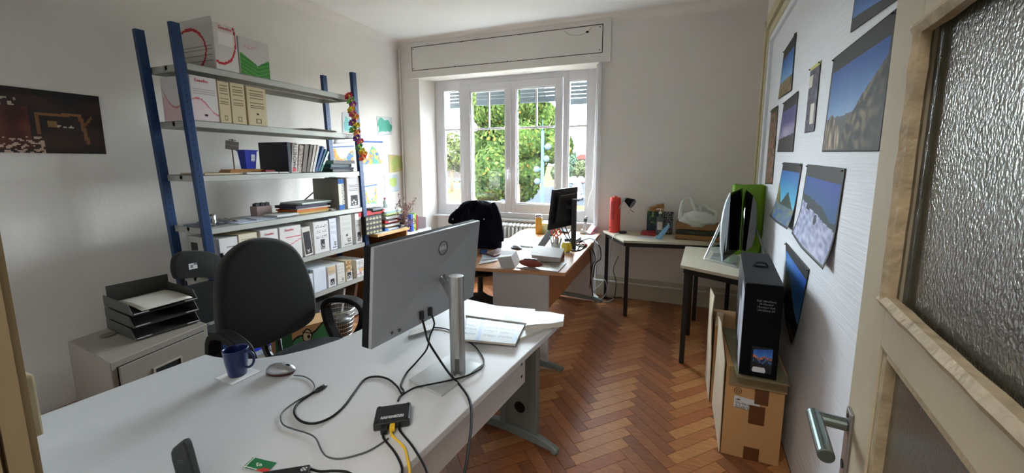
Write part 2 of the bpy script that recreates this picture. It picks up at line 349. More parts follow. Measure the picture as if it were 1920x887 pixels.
# base board and heating pipe on the back wall
t = MB(); t.bx(-.80, xr(YB), 4.255, YB, 0, .20); t.bx(-.80, xr(YB), 4.265, YB, .20, .225); t.bx(-.80, xr(YB), 4.248, 4.256, .145, .165); struct(t.build('baseboard_back', mat('baseboard_paint', (200, 192, 170), .5, var=.05)))
hp = thing('heating_pipe', (-.4, 4.2, .18), 'white painted heating pipe running along the baseboard below the small tables', 'pipe')
t = MB(); t.tube([(-1.3, 4.40, .185), (-.90, 4.40, .185), (-.86, 4.22, .185), (.68, 4.22, .185)], .011, 10); t.build('pipe', M_white, hp, smooth=True)
for x in (-.55, .0):
    t = MB(); t.cyl((x-.012, 4.22, .185), (x+.012, 4.22, .185), .016, n=10); t.bx(x-.004, x+.004, 4.22, 4.25, .18, .19); t.build('bracket', M_white, hp)
# strip and pipe at the left corner
t = MB(); t.cyl((XL+.03, YB-.02, .12), (XL+.03, YB-.02, ZC-.1), .009, n=8); struct(t.build('trim_7', M_wall))
t = MB(); t.bx(-.835, -.80, YB-.03, YB-.003, 0, 2.56); t.bx(-.865, -.84, YB+.03, YB+.05, 0.8, 2.56); struct(t.build('trim_8', M_pvc, bevel=.003))
# ------------------------------------------------------------------ window
gl = clear_glass('window_pane_glass')
fr = MB(); ya, yb_ = YW, YW+.07
def frame(mb_, x0, x1, z0, z1, gx0, gx1, gz0, gz1, ya, yb_):
    mb_.bx(x0, gx0, ya, yb_, z0, z1); mb_.bx(gx1, x1, ya, yb_, z0, z1); mb_.bx(gx0, gx1, ya, yb_, z0, gz0); mb_.bx(gx0, gx1, ya, yb_, gz1, z1)
frame(fr, -3.08, -.865, .79, 2.58, -2.66, -1.292, .86, 2.50, ya+.012, yb_)
fr.v = []; fr.f = []; fr.c = []
frame(fr, -3.08, -2.66, .79, 2.58, -2.955, -2.70, .925, 2.445, ya+.01, yb_)
frame(fr, -1.292, -.865, .79, 2.58, -1.232, -1.00, .915, 2.455, ya+.01, yb_)
fr.bx(-2.66, -1.292, ya+.01, yb_, .79, .855); fr.bx(-2.66, -1.292, ya+.01, yb_, 2.50, 2.58)
win = struct(fr.build('window_1', M_pvc, bevel=.004))
# glazing beads and chamfer lines round each pane
def beads(par, gx0, gx1, gz0, gz1, y):
    t = MB(); frame(t, gx0, gx1, gz0, gz1, gx0+.014, gx1-.014, gz0+.014, gz1-.014, y, y+.02); t.build('glazing_bead', M_pvc, par, bevel=.003)
beads(win, -2.955, -2.70, .925, 2.445, ya+.016); beads(win, -1.232, -1.0, .915, 2.455, ya+.016)
def pane(par, gx0, gx1, gz0, gz1): t = MB(); t.bx(gx0, gx1, YW+.034, YW+.038, gz0, gz1); t.build('glass_pane', gl, par)
def bar(par, x0, x1, z0, z1): t = MB(); t.bx(x0, x1, YW+.024, YW+.048, z0, z1); t.build('glazing_bar', M_pvc, par, bevel=.003)
for gx0, gx1, gz0, gz1 in ((-2.941, -2.714, .939, 2.431), (-1.218, -1.014, .929, 2.441)):
    pane(win, gx0, gx1, gz0, 1.918); pane(win, gx0, gx1, 1.942, gz1); bar(win, gx0, gx1, 1.918, 1.942)
for (x0, x1, g0, g1) in ((-2.655, -1.994, -2.535, -2.037), (-1.988, -1.297, -1.90, -1.378)):
    t = MB(); frame(t, x0, x1, .86, 2.495, g0, g1, .98, 2.405, ya-.012, ya+.05); sash = t.build('sash', M_pvc, win, bevel=.005)
    beads(sash, g0, g1, .98, 2.405, ya-.004); xm = (g0+g1)/2
    pane(sash, g0+.014, g1-.014, .994, 1.918); pane(sash, g0+.014, xm-.011, 1.942, 2.391); pane(sash, xm+.011, g1-.014, 1.942, 2.391)
    bar(sash, g0+.014, g1-.014, 1.918, 1.942); bar(sash, xm-.011, xm+.011, 1.942, 2.391)
t = MB(); t.bx(-2.03, -1.958, ya-.024, ya-.012, .87, 2.485); t.build('meeting_strip', M_pvc, win, bevel=.004)
t = MB(); t.box((-1.992, ya-.03, 1.40), (.024, .012, .075)); t.tube([(-1.992, ya-.03, 1.405), (-1.992, ya-.062, 1.405), (-1.992, ya-.062, 1.29)], .0085, 8); t.build('window_handle', M_pvc, win, smooth=False, bevel=.002)
t = MB(); t.bx(-3.13, -.87, 4.425, YW+.01, .765, .79); struct(t.build('trim_9', M_pvc, bevel=.004))
# roller shutter, partly lowered, outside the glass
rs = thing('roller_shutter', (-1.97, 4.78, 2.4), 'partly lowered grey roller shutter outside the window', 'shutter')
for sx0, sx1, zb in ((-3.02, -2.69, 2.245), (-2.60, -1.99, 2.265), (-1.96, -1.33, 2.265), (-1.28, -.93, 2.215)):
    z = zb; k = 0
    while z < 2.58:
        h = .075 if k == 0 else .038
        t = MB(); t.bx(sx0, sx1, 4.772, 4.786, z, z+h); t.build('slat', mat('shutter_slat', (76, 84, 88), .5), rs, bevel=.004)
        z += h
        t = MB(); x = sx0; 
        while x < sx1-.004: t.bx(x, x+.0135, 4.776, 4.782, z, z+.008); x += .0195
        tag(t.build('slotted_joint', mat('shutter_slat', (0, 0, 0)), rs), kind='stuff'); z += .009; k += 1
t = MB(); t.tube(smooth_path([(-.90, YW-.02, 2.52), (-.895, YW-.03, 2.2), (-.905, YW-.05, 1.3), (-.93, YW-.09, 1.12), (-.955, YW-.1, .98)], 6), .0055, 6)
tag(t.build('shutter_crank', M_white, smooth=True, origin=(-.9, YW-.03, 1.0)), 'thin white crank rod hanging at the right side of the window', 'rod')
t = MB(); t.tube([(-.874, YW-.008, 2.50), (-.872, YW-.008, .82)], .005, 6); t.cyl((-.885, YW-.012, 2.50), (-.868, YW-.012, 2.52), .014, n=10)
tag(t.build('shutter_strap', M_silver, origin=(-.885, YW-.02, .82)), 'grey shutter strap running down the window frame edge', 'strap')
# radiator under the sill
ra = thing('radiator', (-1.95, 4.40, .12), 'white cast iron column radiator under the window sill', 'radiator')
x = -2.50; k = 0
while x < -1.38:
    t = MB()
    for yy in (4.345, 4.40, 4.455):
        t.tube([(x, yy, .15), (x, yy, .70)], .014, 8)
    t.ball((x, 4.40, .715), (.021, .078, .03), 8, 6); t.ball((x, 4.40, .14), (.021, .078, .03), 8, 6); t.box((x, 4.40, .70), (.028, .12, .03)); t.box((x, 4.40, .155), (.028, .12, .03))
    t.build('radiator_section', M_white, ra, smooth=True); x += .052; k += 1
t = MB(); t.cyl((-2.5, 4.40, .70), (-1.36, 4.40, .70), .018, n=8); t.cyl((-2.5, 4.40, .155), (-1.30, 4.40, .155), .018, n=8)
for xx in (-2.4, -1.5): t.bx(xx-.015, xx+.015, 4.38, 4.42, 0, .14)
t.build('header_pipe', M_white, ra, smooth=False)
# ------------------------------------------------------------------ glazed door standing open at the right
dA = V((.23, .04, 0)); dS = V((.139, .990, 0)).normalized(); dN = V((dS.y, -dS.x, 0))
DT = Matrix((dS, dN, V((0, 0, 1)))).transposed().to_4x4(); DT.translation = dA
def dmb(): m_ = MB(); m_.T = DT; return m_
d = dmb(); W_ = .882; th = .042
d.bx(.0, .115, 0, th, .02, 2.1); d.bx(.745, W_, 0, th, .02, 2.1)
for z0, z1 in ((.02, .20), (1.197, 1.268), (1.712, 1.78), (2.02, 2.1)): d.bx(.115, .745, 0, th, z0, z1)
door = struct(d.build('door_1', M_door, bevel=.003))
fg = bpy.data.materials.new('textured_glass'); fg.use_nodes = True; n = fg.node_tree; n.nodes.remove(n.nodes['Principled BSDF']); L = n.links.new
tcn = n.nodes.new('ShaderNodeTexCoord'); mpn = n.nodes.new('ShaderNodeMapping'); mpn.inputs['Scale'].default_value = (1, 1, .7); L(tcn.outputs['Object'], mpn.inputs[0])
nzn = n.nodes.new('ShaderNodeTexNoise'); nzn.inputs['Scale'].default_value = 230; nzn.inputs['Detail'].default_value = 1.5; L(mpn.outputs[0], nzn.inputs[0])
bpn = n.nodes.new('ShaderNodeBump'); bpn.inputs['Strength'].default_value = 1; bpn.inputs['Distance'].default_value = .0014; L(nzn.outputs[0], bpn.inputs['Height'])
tr = n.nodes.new('ShaderNodeBsdfTransparent'); tr.inputs[0].default_value = (.27, .29, .265, 1)
df = n.nodes.new('ShaderNodeBsdfDiffuse'); df.inputs[0].default_value = rgb(92, 97, 88)
tl = n.nodes.new('ShaderNodeBsdfTranslucent'); tl.inputs[0].default_value = rgb(120, 126, 116)
gs = n.nodes.new('ShaderNodeBsdfGlossy'); gs.inputs['Roughness'].default_value = .24; L(bpn.outputs[0], gs.inputs['Normal']); L(bpn.outputs[0], df.inputs['Normal']); L(bpn.outputs[0], tl.inputs['Normal'])
a1 = n.nodes.new('ShaderNodeMixShader'); a1.inputs[0].default_value = .6; L(df.outputs[0], a1.inputs[1]); L(tl.outputs[0], a1.inputs[2])
a2 = n.nodes.new('ShaderNodeMixShader'); a2.inputs[0].default_value = .62; L(tr.outputs[0], a2.inputs[1]); L(a1.outputs[0], a2.inputs[2])
a3 = n.nodes.new('ShaderNodeMixShader'); fn_ = n.nodes.new('ShaderNodeFresnel'); fn_.inputs[0].default_value = 1.22; L(bpn.outputs[0], fn_.inputs['Normal']); ml_ = n.nodes.new('ShaderNodeMath'); ml_.operation = 'MULTIPLY'; ml_.inputs[1].default_value = .5; L(fn_.outputs[0], ml_.inputs[0]); L(ml_.outputs[0], a3.inputs[0]); L(a2.outputs[0], a3.inputs[1]); L(gs.outputs[0], a3.inputs[2])
L(a3.outputs[0], n.nodes['Material Output'].inputs[0])
for z0, z1 in ((.20, 1.197), (1.268, 1.712), (1.78, 2.02)):
    d = dmb(); d.bx(.12, .74, .018, .023, z0+.004, z1-.004); d.build('glass_pane', fg, door)
    d = dmb()
    if z0 != .2:
        for pts in ([(.727, -.002, z0+.012), (.727, -.002, z1-.012)], [(.133, -.002, z0+.012), (.133, -.002, z1-.012)], [(.12, -.002, z0+.012), (.74, -.002, z0+.012)], [(.12, -.002, z1-.012), (.74, -.002, z1-.012)]):
            a, b = V(pts[0]), V(pts[1]); q = [a.lerp(b, i/14)+V((0, N(i*.9, z0, 3)*.0008, N(i*.6, z0)*.0008)) for i in range(15)]; d.tube(q, [.0125+.0015*N(i*.8, z0, 7) for i in range(15)], 6)
    else:
        d.bx(.725, .745, .004, .018, z0, z1); d.bx(.115, .135, .004, .018, z0, z1); d.bx(.115, .745, .004, .018, z1-.012, z1); d.bx(.115, .745, .004, .018, z0, z0+.014)
    d.build('glazing_bead', M_bead, door)
d = dmb(); d.bx(.832, .866, -.006, 0, .80, 1.018); pl = d.build('handle_plate', M_alu, door, bevel=.003)
d = dmb(); d.cyl((.849, -.006, .985), (.849, -.058, .985), .0125, n=16); d.cyl((.86, -.058, .985), (.725, -.058, .985), .0135, n=20); d.build('lever', mat('steel_lever', (120, 132, 130), .3, metal=.9, var=.03), pl, bevel=.002)
d = dmb(); d.cyl((.849, -.0075, 1.005), (.849, -.006, 1.005), .004, n=10); d.cyl((.849, -.0075, .9), (.849, -.006, .9), .009, n=10); d.build('screw', M_dark, pl)
# ================================================================== OUTSIDE
GZ = -5.5
M_grass = mat('dry_grass', (56, 51, 34), spec=0, rough=.95, var=.3, scale=.35, coord='Object'); M_asph = mat('asphalt', (38, 39, 42), spec=0, rough=.9)
t = MB(); t.bx(-260, 200, 6, 900, GZ-.3, GZ); struct(t.build('ground', M_grass))
t = MB(); t.prism([(-140, 90), (-10, 92), (-10, 104), (-140, 112)], GZ, GZ+.04); t.prism([(-34, 62), (60, 62), (60, 170), (-34, 175)], GZ, GZ+.05); struct(t.build('road', M_asph))
def leafy(name, c, r, n, size, cols, seed, label, cat, group=None, trunk=True, lumps=22):
    random.seed(seed); t = thing(name, (c[0], c[1], GZ), label, cat, group); m_ = MB()
    ls = []
    for i in range(lumps):
        a = random.uniform(0, 2*pi); b = random.uniform(-.75, 1); q = sqrt(max(0, 1-b*b)); k = random.uniform(.45, .82)
        ls.append((V((c[0]+cos(a)*q*k*r[0], c[1]+sin(a)*q*k*r[1], c[2]+b*k*r[2])), random.uniform(.3, .5)*min(r)))
    ls.append((V(c), .75*min(r)))
    for i in range(n):
        lc, lr = ls[int(random.random()**1.0*len(ls))]
        d = V((random.gauss(0, 1), random.gauss(0, 1), random.gauss(0, 1))).normalized(); p = lc+d*lr*random.uniform(.82, 1.06)
        s_ = size*random.uniform(.6, 1.3); u = d.cross(V((random.gauss(0, 1), random.gauss(0, 1), random.gauss(0, 1)))).normalized()*s_; w = (d+V((random.gauss(0, .5),)*3)).cross(u).normalized()*s_*.7
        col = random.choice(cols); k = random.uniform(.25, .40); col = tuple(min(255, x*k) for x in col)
        m_.add([p-u, p-w, p+u, p+w], [(0, 1, 2, 3)], col)
    o = m_.build('foliage', print_mat(.9, 0), t); tag(o, kind='stuff')
    if trunk:
        m_ = MB(); m_.tube([(c[0], c[1], GZ-.1), (c[0]+.1, c[1], c[2]-r[2]*.4), (c[0], c[1], c[2])], [r[0]*.075, r[0]*.06, r[0]*.03], 10)
        for k in range(7):
            a = k*2*pi/7; m_.tube([(c[0], c[1], c[2]-r[2]*.5), (c[0]+cos(a)*r[0]*.35, c[1]+sin(a)*r[1]*.35, c[2]), (c[0]+cos(a)*r[0]*.6, c[1]+sin(a)*r[1]*.6, c[2]+r[2]*.35)], [r[0]*.03, r[0]*.02, .01], 6)
        m_.build('trunk', mat('tree_bark', (92, 78, 62), spec=0, rough=.9), t, smooth=True)
    return t
GR = [(104, 138, 58), (122, 152, 66), (84, 118, 48), (146, 168, 82), (96, 130, 60), (150, 172, 70)]
a = Yp(961, 262, 46); leafy('broadleaf_tree', (a.x+.4, 46, a.z-.9), (8.3, 6, 9.3), 110000, .25, GR*10+[(206, 164, 70)], 3, 'large round green tree filling the middle of the window view', 'tree')
a = Yp(846, 292, 80); leafy('broadleaf_tree', (a.x, 80, a.z), (5.2, 4.5, 6.2), 7000, .26, [(150, 164, 78), (172, 178, 96), (128, 146, 76)], 5, 'thin yellow-green tree seen through the left window pane', 'tree', lumps=14)
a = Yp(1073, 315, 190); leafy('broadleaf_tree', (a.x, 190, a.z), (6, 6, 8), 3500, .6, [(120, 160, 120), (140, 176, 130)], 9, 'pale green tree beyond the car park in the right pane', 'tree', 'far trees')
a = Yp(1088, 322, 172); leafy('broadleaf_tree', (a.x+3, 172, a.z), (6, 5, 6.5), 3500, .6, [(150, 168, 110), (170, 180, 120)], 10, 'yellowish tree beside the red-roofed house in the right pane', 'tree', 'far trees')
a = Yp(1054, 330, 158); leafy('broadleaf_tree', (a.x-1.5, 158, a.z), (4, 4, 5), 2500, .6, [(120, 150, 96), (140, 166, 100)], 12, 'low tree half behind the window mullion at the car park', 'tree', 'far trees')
# hazy hills
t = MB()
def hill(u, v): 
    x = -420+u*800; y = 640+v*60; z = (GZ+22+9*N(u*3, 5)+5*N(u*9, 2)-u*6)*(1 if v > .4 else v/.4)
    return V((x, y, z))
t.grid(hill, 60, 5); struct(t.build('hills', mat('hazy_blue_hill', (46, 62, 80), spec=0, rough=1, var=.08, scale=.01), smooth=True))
# lamp post with four globes
pp = Yp(1016.4, 384, 20); t = thing('globe_lamp_post', (pp.x, 20, GZ), 'tall pale blue lamp post with four round globes in front of the tree', 'street lamp')
top = Yp(1016, 224, 20).z; m_ = MB(); m_.cyl((pp.x, 20, GZ), (pp.x, 20, top-.6), .10, .085, n=12); m_.cyl((pp.x, 20, top-.6), (pp.x, 20, top), .04, .01, n=8); m_.build('pole', mat('pale_blue_paint', (44, 64, 76), spec=0, rough=.5), t, smooth=True)
for (x, y) in ((1027.3, 275), (1024.3, 297.5), (1006.5, 317.5), (1007.5, 340)):
    q = Yp(x, y, 20); m_ = MB(); m_.ball(q, .175, 16, 12); g = m_.build('globe', mat('grey_globe', (50, 58, 66), spec=0, rough=.35, var=.12, scale=4), t, smooth=True)
    m_ = MB(); m_.cyl((pp.x, 20, q.z), q, .05, n=8); m_.build('arm', mat('pale_blue_paint', (0, 0, 0)), g)
# parked cars
def car(x, y, rz, col, label, group):
    t = thing('parked_car', (x, y, GZ+.05), label, 'car', group); t.rotation_euler.z = rz
    T = Matrix.Translation((x, y, GZ+.05))
    m_ = MB(); m_.T = T
    prof = [(-2.1, .35), (-2.1, .75), (-1.9, .9), (-1.2, .95), (-.6, 1.42), (.75, 1.45), (1.5, .98), (2.0, .9), (2.1, .6), (2.1, .35)]
    m_.prism(prof, -.85, .85, M=Matrix(((1, 0, 0, 0), (0, 0, 1, 0), (0, 1, 0, 0), (0, 0, 0, 1)))); m_.build('body', mat('car_paint_%s' % col, {'white': (112, 114, 118), 'grey': (56, 58, 63), 'black': (16, 17, 20), 'blue': (28, 40, 66), 'red': (76, 20, 19), 'silver': (82, 85, 88)}[col], .5, spec=.1), t, bevel=.06)
    m_ = MB(); m_.T = T; m_.prism([(-1.08, .97), (-.58, 1.36), (.72, 1.38), (1.28, 1.0)], -.862, .862, M=Matrix(((1, 0, 0, 0), (0, 0, 1, 0), (0, 1, 0, 0), (0, 0, 0, 1)))); m_.build('window_band', mat('car_glass', (26, 32, 38), .3, spec=.2), t)
    for sx in (-1.3, 1.3):
        for sy in (-.86, .7): m_ = MB(); m_.T = T; m_.cyl((sx, sy, .32), (sx, sy+.16, .32), .32, n=12); m_.build('wheel', mat('tyre_rubber', (26, 26, 28), spec=0, rough=.8), t)
random.seed(4)
ordn = ['nearest', 'second', 'third', 'fourth', 'fifth', 'sixth', 'seventh', 'eighth', 'ninth', 'tenth', 'farthest']
for row in range(11):
    y = 70+row*8.2; xc = Yp(1082, 350, y).x; half = 34/FPX*y/2; nn_ = max(1, int(2*half/2.9)); cc = random.sample(['white', 'silver', 'grey', 'black', 'blue', 'red'], nn_)
    for j in range(nn_):
        x = xc+(j-(nn_-1)/2)*2.9
        car(x, y, pi/2, cc[j], '%s car in the %s row of the car park, seen through the right window pane' % (cc[j], ordn[row]), 'cars parked beyond the right pane')
for (px_, py, c) in ((841, 346, 'white'), (857, 344, 'grey')):
    y = 118; q = Yp(px_, py, y); car(q.x, y, .15, c, '%s car on the road seen through the left window pane' % c, None)
# far house with red roof, low wall on the left
q = Yp(1092, 300, 230); t = thing('far_house', (q.x, 230, GZ), 'pale house with a red roof on the horizon in the right pane', 'house')
m_ = MB(); m_.box((q.x+3, 230, -1), (12, 12, 9)); m_.build('wall', mat('pale_render', (60, 54, 50), spec=0, rough=.9), t)
m_ = MB(); m_.prism([(q.x-4, 3.5), (q.x+10, 3.5), (q.x+6, 6.5), (q.x, 6.5)], 223, 237, M=Matrix(((1, 0, 0, 0), (0, 0, 1, 0), (0, 1, 0, 0), (0, 0, 0, 1)))); m_.build('roof', mat('far_red_roof', (62, 38, 34), spec=0, rough=.9), t)
q = Yp(845, 322, 140); t = MB(); t.box((q.x-4, 140, GZ+4), (26, 2, 9)); tag(t.build('retaining_wall', mat('pinkish_render', (52, 46, 43), spec=0, rough=.9), origin=(q.x-4, 140, GZ)), 'long pinkish wall behind the road in the left pane', 'wall')
# ================================================================== SHELVING
XF, XB = -2.87, -3.25
SH = [2.103, 1.757, 1.410, 1.062, .712, .378, .06]
shv = thing('shelving_unit', ((XF+XB)/2, 2.25, 0), 'tall blue upright metal shelving unit with grey shelves along the left wall', 'shelving')
def post(x, yb, yt, w=.045, d=.034, sgn=1):
    m_ = MB(); z1 = 2.325
    def L3(y, z): return y
    def hx(x0, x1, a0, a1): m_.hexa([(x0, yb+a0, 0), (x1, yb+a0, 0), (x1, yb+a1, 0), (x0, yb+a1, 0), (x0, yt+a0, z1), (x1, yt+a0, z1), (x1, yt+a1, z1), (x0, yt+a1, z1)])
    hx(x, x+.003*1, -w/2, w/2); hx(x-d, x, -w/2, -w/2+.003); hx(x-d, x, w/2-.003, w/2)
    o = m_.build('upright', M_blue, shv, bevel=.001)
    m_ = MB()
    for i in range(60):
        z = .04+i*.038; y = yb+(yt-yb)*z/z1; m_.box((x+.0032, y, z), (.0012, .006, .012))
    tag(m_.build('slots', mat('slot_dark_blue', (8, 22, 50), .6), o), kind='stuff'); return o
post(XF+.02, 1.612, 1.512); post(XB+.034, 1.612, 1.512)
post(XF+.02, 2.965, 2.885); post(XB+.034, 2.965, 2.885)
def sy(z, far): return (2.947-.026*z) if far else 1.605-.02*z
for k, z in enumerate(SH):
    a, b = sy(z, 0)-.012, sy(z, 1)-.02; m_ = MB()
    m_.bx(XB, XF+.018, a, b, z-.004, z)
    m_.bx(XF+.015, XF+.018, a, b, z-.042, z); m_.bx(XF, XF+.018, a, b, z-.042, z-.039)
    m_.bx(XB, XB+.003, a, b, z-.042, z); m_.bx(XB, XF+.018, a, a+.003, z-.042, z); m_.bx(XB, XF+.018, b-.003, b, z-.042, z); m_.bx(XB+.17, XB+.2, a, b, z-.03, z-.004)
    m_.build('shelf', M_shelf, shv, bevel=.0012)
m_ = MB(); m_.tube([(XB+.02, 2.93, 1.37), (XB+.02, 2.55, 1.12)], .006, 6); m_.build('cross_brace', M_blkpl, shv)
def ypx(px, py, x=XF+.005): return Xp(px, py, x).y
# ---- painters for archive box fronts (u across 0..1, v up 0..1)
WH, CRM, INK, RED, PINK = (214, 210, 208), (206, 190, 154), (44, 42, 46), (196, 40, 62), (222, 176, 182)
def lines(u, v, v0, v1, n, u0=.1, u1=.9, col=(120, 112, 108), base=WH):
    if v0 < v < v1 and u0 < u < u1:
        q = (v-v0)/(v1-v0)*n
        if q % 1 < .28: return col
    return base
def p_lines_sq(base=WH, lc=(125, 118, 112), hole=True):
    def f(u, v):
        c = lines(u, v, .42, .95, 13, col=lc, base=base)
        if hole and (u-.5)**2*.35+(v-.30)**2 < .0016: c = (26, 24, 24)
        if .38 < u < .68 and (abs(v-.06) < .012 or abs(v-.17) < .012): c = lc
        if .06 < v < .17 and (abs(u-.38) < .03 or abs(u-.68) < .03): c = lc
        return c
    return f
def p_block(base=WH, u0=.25, u1=.8, v0=.08, v1=.38, tan=False, hand=False, top=None):
    def f(u, v):
        c = base
        if top and v > .62: c = top
        if hand and v > .45:
            if (v*17) % 1 < .35 and .12 < u < .9 and N(u*26, int(v*17)*3.1) > -.05: c = (96, 96, 120)
        elif not hand: c = lines(u, v, .5, .88, 9, .12, .88, (150, 145, 140), c)
        if u0 < u < u1 and v0 < v < v1:
            c = (52, 50, 54); a = (u-u0)/(u1-u0); b = (v-v0)/(v1-v0)
            if (a-.5)**2+(b-.78)**2*1.6 < .03: c = (16, 14, 14)
            for (x, y) in ((.5, .5), (.25, .35), (.72, .36), (.3, .12), (.7, .12)):
                if (a-x)**2+((b-y)*1.5)**2 < .014: c = (220, 216, 214)
        return c
    return f
def p_small(base=WH):
    def f(u, v):
        c = lines(u, v, .45, .93, 11, .1, .9, (176, 174, 172), base)
        if .58 < u < .88 and .10 < v < .24: c = (58, 56, 58) if (int(u*26)+int(v*34)) % 3 else (216, 214, 212)
        if .3 < u < .92 and .045 < v < .07: c = (50, 48, 48)
        if abs(u-.5) < .06 and abs(v-.33) < .018: c = (170, 168, 166)
        return c
    return f
def p_red(swoop=True, hole=True):
    def f(u, v):
        c = lines(u, v, .52, .84, 7, .08, .92, (178, 172, 172))
        y = .46-.22*u+.10*sin(u*5)
        if swoop and abs(v-y) < .018: c = (206, 110, 124)
        elif swoop and v < y: c = (218, 200, 202)
        if hole and ((u-.5)*.42)**2+(v-.13)**2 < .0011: c = (22, 20, 22)
        return c
    return f
def p_redswirl(u, v):
    c = lines(u, v, .2, .6, 7, .1, .9, (150, 140, 140)); d = sqrt((u-.0)**2+((v-.45)*1.1)**2)
    if abs(d-(.72+.03*sin(v*6))) < .03: c = (190, 34, 52)
    return c
def p_plain(base=WH): return lambda u, v: base
def abox(z, p0, p1, ptop, material, label, group, paint=None, depth=.30, name='archive_box', brand=None, lean=0, side=None, inset=.004, tilt=0, cat='box', nu=16, nv=40, flap=0):
    """box whose front face stands at the shelf front; p0/p1 = pixels of its front lower corners, ptop pixel of top"""
    xf = XF+.012-inset; y0, y1 = Xp(p0[0], p0[1], xf).y, Xp(p1[0], p1[1], xf).y
    zt = Xp(ptop[0], ptop[1], xf).z; h = zt-z
    t = thing(name, ((xf-depth/2), (y0+y1)/2, z), label, cat, group)
    T = Matrix.Translation((xf, y0, z+.001)) @ Matrix.Rotation(lean, 4, 'X'); w = y1-y0
    if lean: T = Matrix.Translation((xf, y1 if lean > 0 else y0, z+.001)) @ Matrix.Rotation(-lean, 4, 'X') @ Matrix.Translation((0, -w if lean > 0 else 0, 0))
    m_ = MB(); m_.T = T; m_.bx(-depth, 0, 0, w-.002, 0, h); m_.build('body', material, t, bevel=.002)
    if paint:
        m_ = MB(); m_.T = T; m_.grid(lambda a, b: V((.0012, .003+a*(w-.008), .003+b*(h-.006))), nu, nv, paint); m_.build('printed_front', print_mat(.75), t)
    if side:
        m_ = MB(); m_.T = T; m_.grid(lambda a, b: V((-depth+.003+a*(depth-.006), -.0012, .003+b*(h-.006))), 40, 40, side); m_.build('printed_side', print_mat(.75), t)
    if brand:
        s_, (a, b) = brand; o = T@V((.0025, w*a, h*b)); text('lettering', 'Esselte', s_, o, (0, 1, 0), (0, 0, 1), M_redprint, t)
    if flap:
        m_ = MB(); m_.T = T; m_.hexa([(-depth, 0, h), (0, 0, h), (0, w, h), (-depth, w, h), (-depth+.01, 0, h+.003), (0, 0, h+.003), (-.0, w, h+.003), (-depth+.01, w, h+.003)]); m_.build('lid', material, t)
    return t
# top shelf: two cartons
def swirl(u, v):
    d = sqrt(((u-.30)*1.0)**2+((v-.45)*1.0)**2); c = (206, 200, 194)
    if .12 < v < .55 and (v*16) % 1 < .2 and u < .95: c = (150, 142, 140)
    if abs(d-.47) < .022+.012*sin(u*4): c = (176, 36, 52)
    return c
def swirl2(u, v):
    c = (216, 212, 208)
    if .15 < u < .85 and .56 < v < .84: c = (236, 234, 232)
    if .2 < v < .52 and (v*18) % 1 < .22: c = (156, 148, 146)
    d = sqrt((u-.25)**2*.7+(v-.72)**2)
    if abs(d-.58) < .03 and u > .0: c = (190, 38, 54)
    return c
t = abox(SH[0], (406, 131), (450, 138), (400, 41), M_card, 'large white carton with red swirl and open lid on the top shelf', 'cartons on the top shelf', swirl2, depth=.36, name='carton', side=swirl, brand=(.03, (.5, .92)), nu=24, nv=36)
pb = Xp(406, 131, XF+.008); o = parent_origin(t); w = Xp(450, 138, XF+.008).y-pb.y; h_ = Xp(400, 41, XF+.008).z-SH[0]
m_ = MB(); m_.hexa([(XF-.33, pb.y, SH[0]+h_), (XF+.006, pb.y, SH[0]+h_), (XF+.006, pb.y+.004, SH[0]+h_), (XF-.33, pb.y+.004, SH[0]+h_), (XF-.33, pb.y-.01, SH[0]+h_+.03), (XF+.006, pb.y-.005, SH[0]+h_+.035), (XF+.006, pb.y, SH[0]+h_+.035), (XF-.33, pb.y-.006, SH[0]+h_+.03)]); m_.build('lid_flap', M_card, t)
def green(u, v):
    c = (212, 208, 206); y = .36+.34*abs(u-.58)**.9*1.4-.06
    if v < y: c = (58, 132, 60) if ((v-abs(u-.58)*.35)*9) % 1 > .4 else (86, 158, 66)
    if .15 < u < .6 and .72 < v < .82 and N(u*30, v*20) > 0: c = (214, 170, 172)
    return c
abox(SH[0], (452, 139), (508, 148), (446, 67), M_card, 'white carton with green wave print on the top shelf', 'cartons on the top shelf', green, depth=.28, name='carton', nu=40, nv=40)
# second shelf
def side_pink(u, v):
    c = (212, 208, 208); y = .30+2.2*(u-.48)**2
    if abs(v-y) < .015+.01*u: c = (196, 120, 130)
    elif v < y and v < .55: c = (216, 186, 190)
    if .2 < u < .85 and .45 < v < .8 and (v*20) % 1 < .22 and v > y: c = (156, 152, 150)
    return c
G2 = 'archive boxes on the second shelf from the top'
abox(SH[1], (363, 228), (413, 230), (357, 140), M_card, 'wide white archive box with pink swoop and round hole behind the near upright', G2, p_red(), side=side_pink, brand=(.028, (.42, .9)), nu=30, nv=40)
abox(SH[1], (414, 230), (436, 231.5), (405, 151), M_beigebx, 'narrow beige archive box right beside the white one on the second shelf', G2, p_lines_sq(CRM, (128, 112, 84), False))
abox(SH[1], (437, 231.5), (464, 233), (430, 154), M_beigebx, 'beige archive box in the middle of the three beige ones', G2, p_lines_sq(CRM, (128, 112, 84), False))
abox(SH[1], (467, 234), (503, 236), (459, 161), M_beigebx, 'beige archive box with a round black finger hole', G2, p_lines_sq(CRM, (120, 104, 78), True))
fol = [((118, 104, 86), .18, .42, .005), ((96, 92, 88), .20, .36, .004), ((150, 142, 130), .14, .3, .004)]
z = SH[1]+.001; 
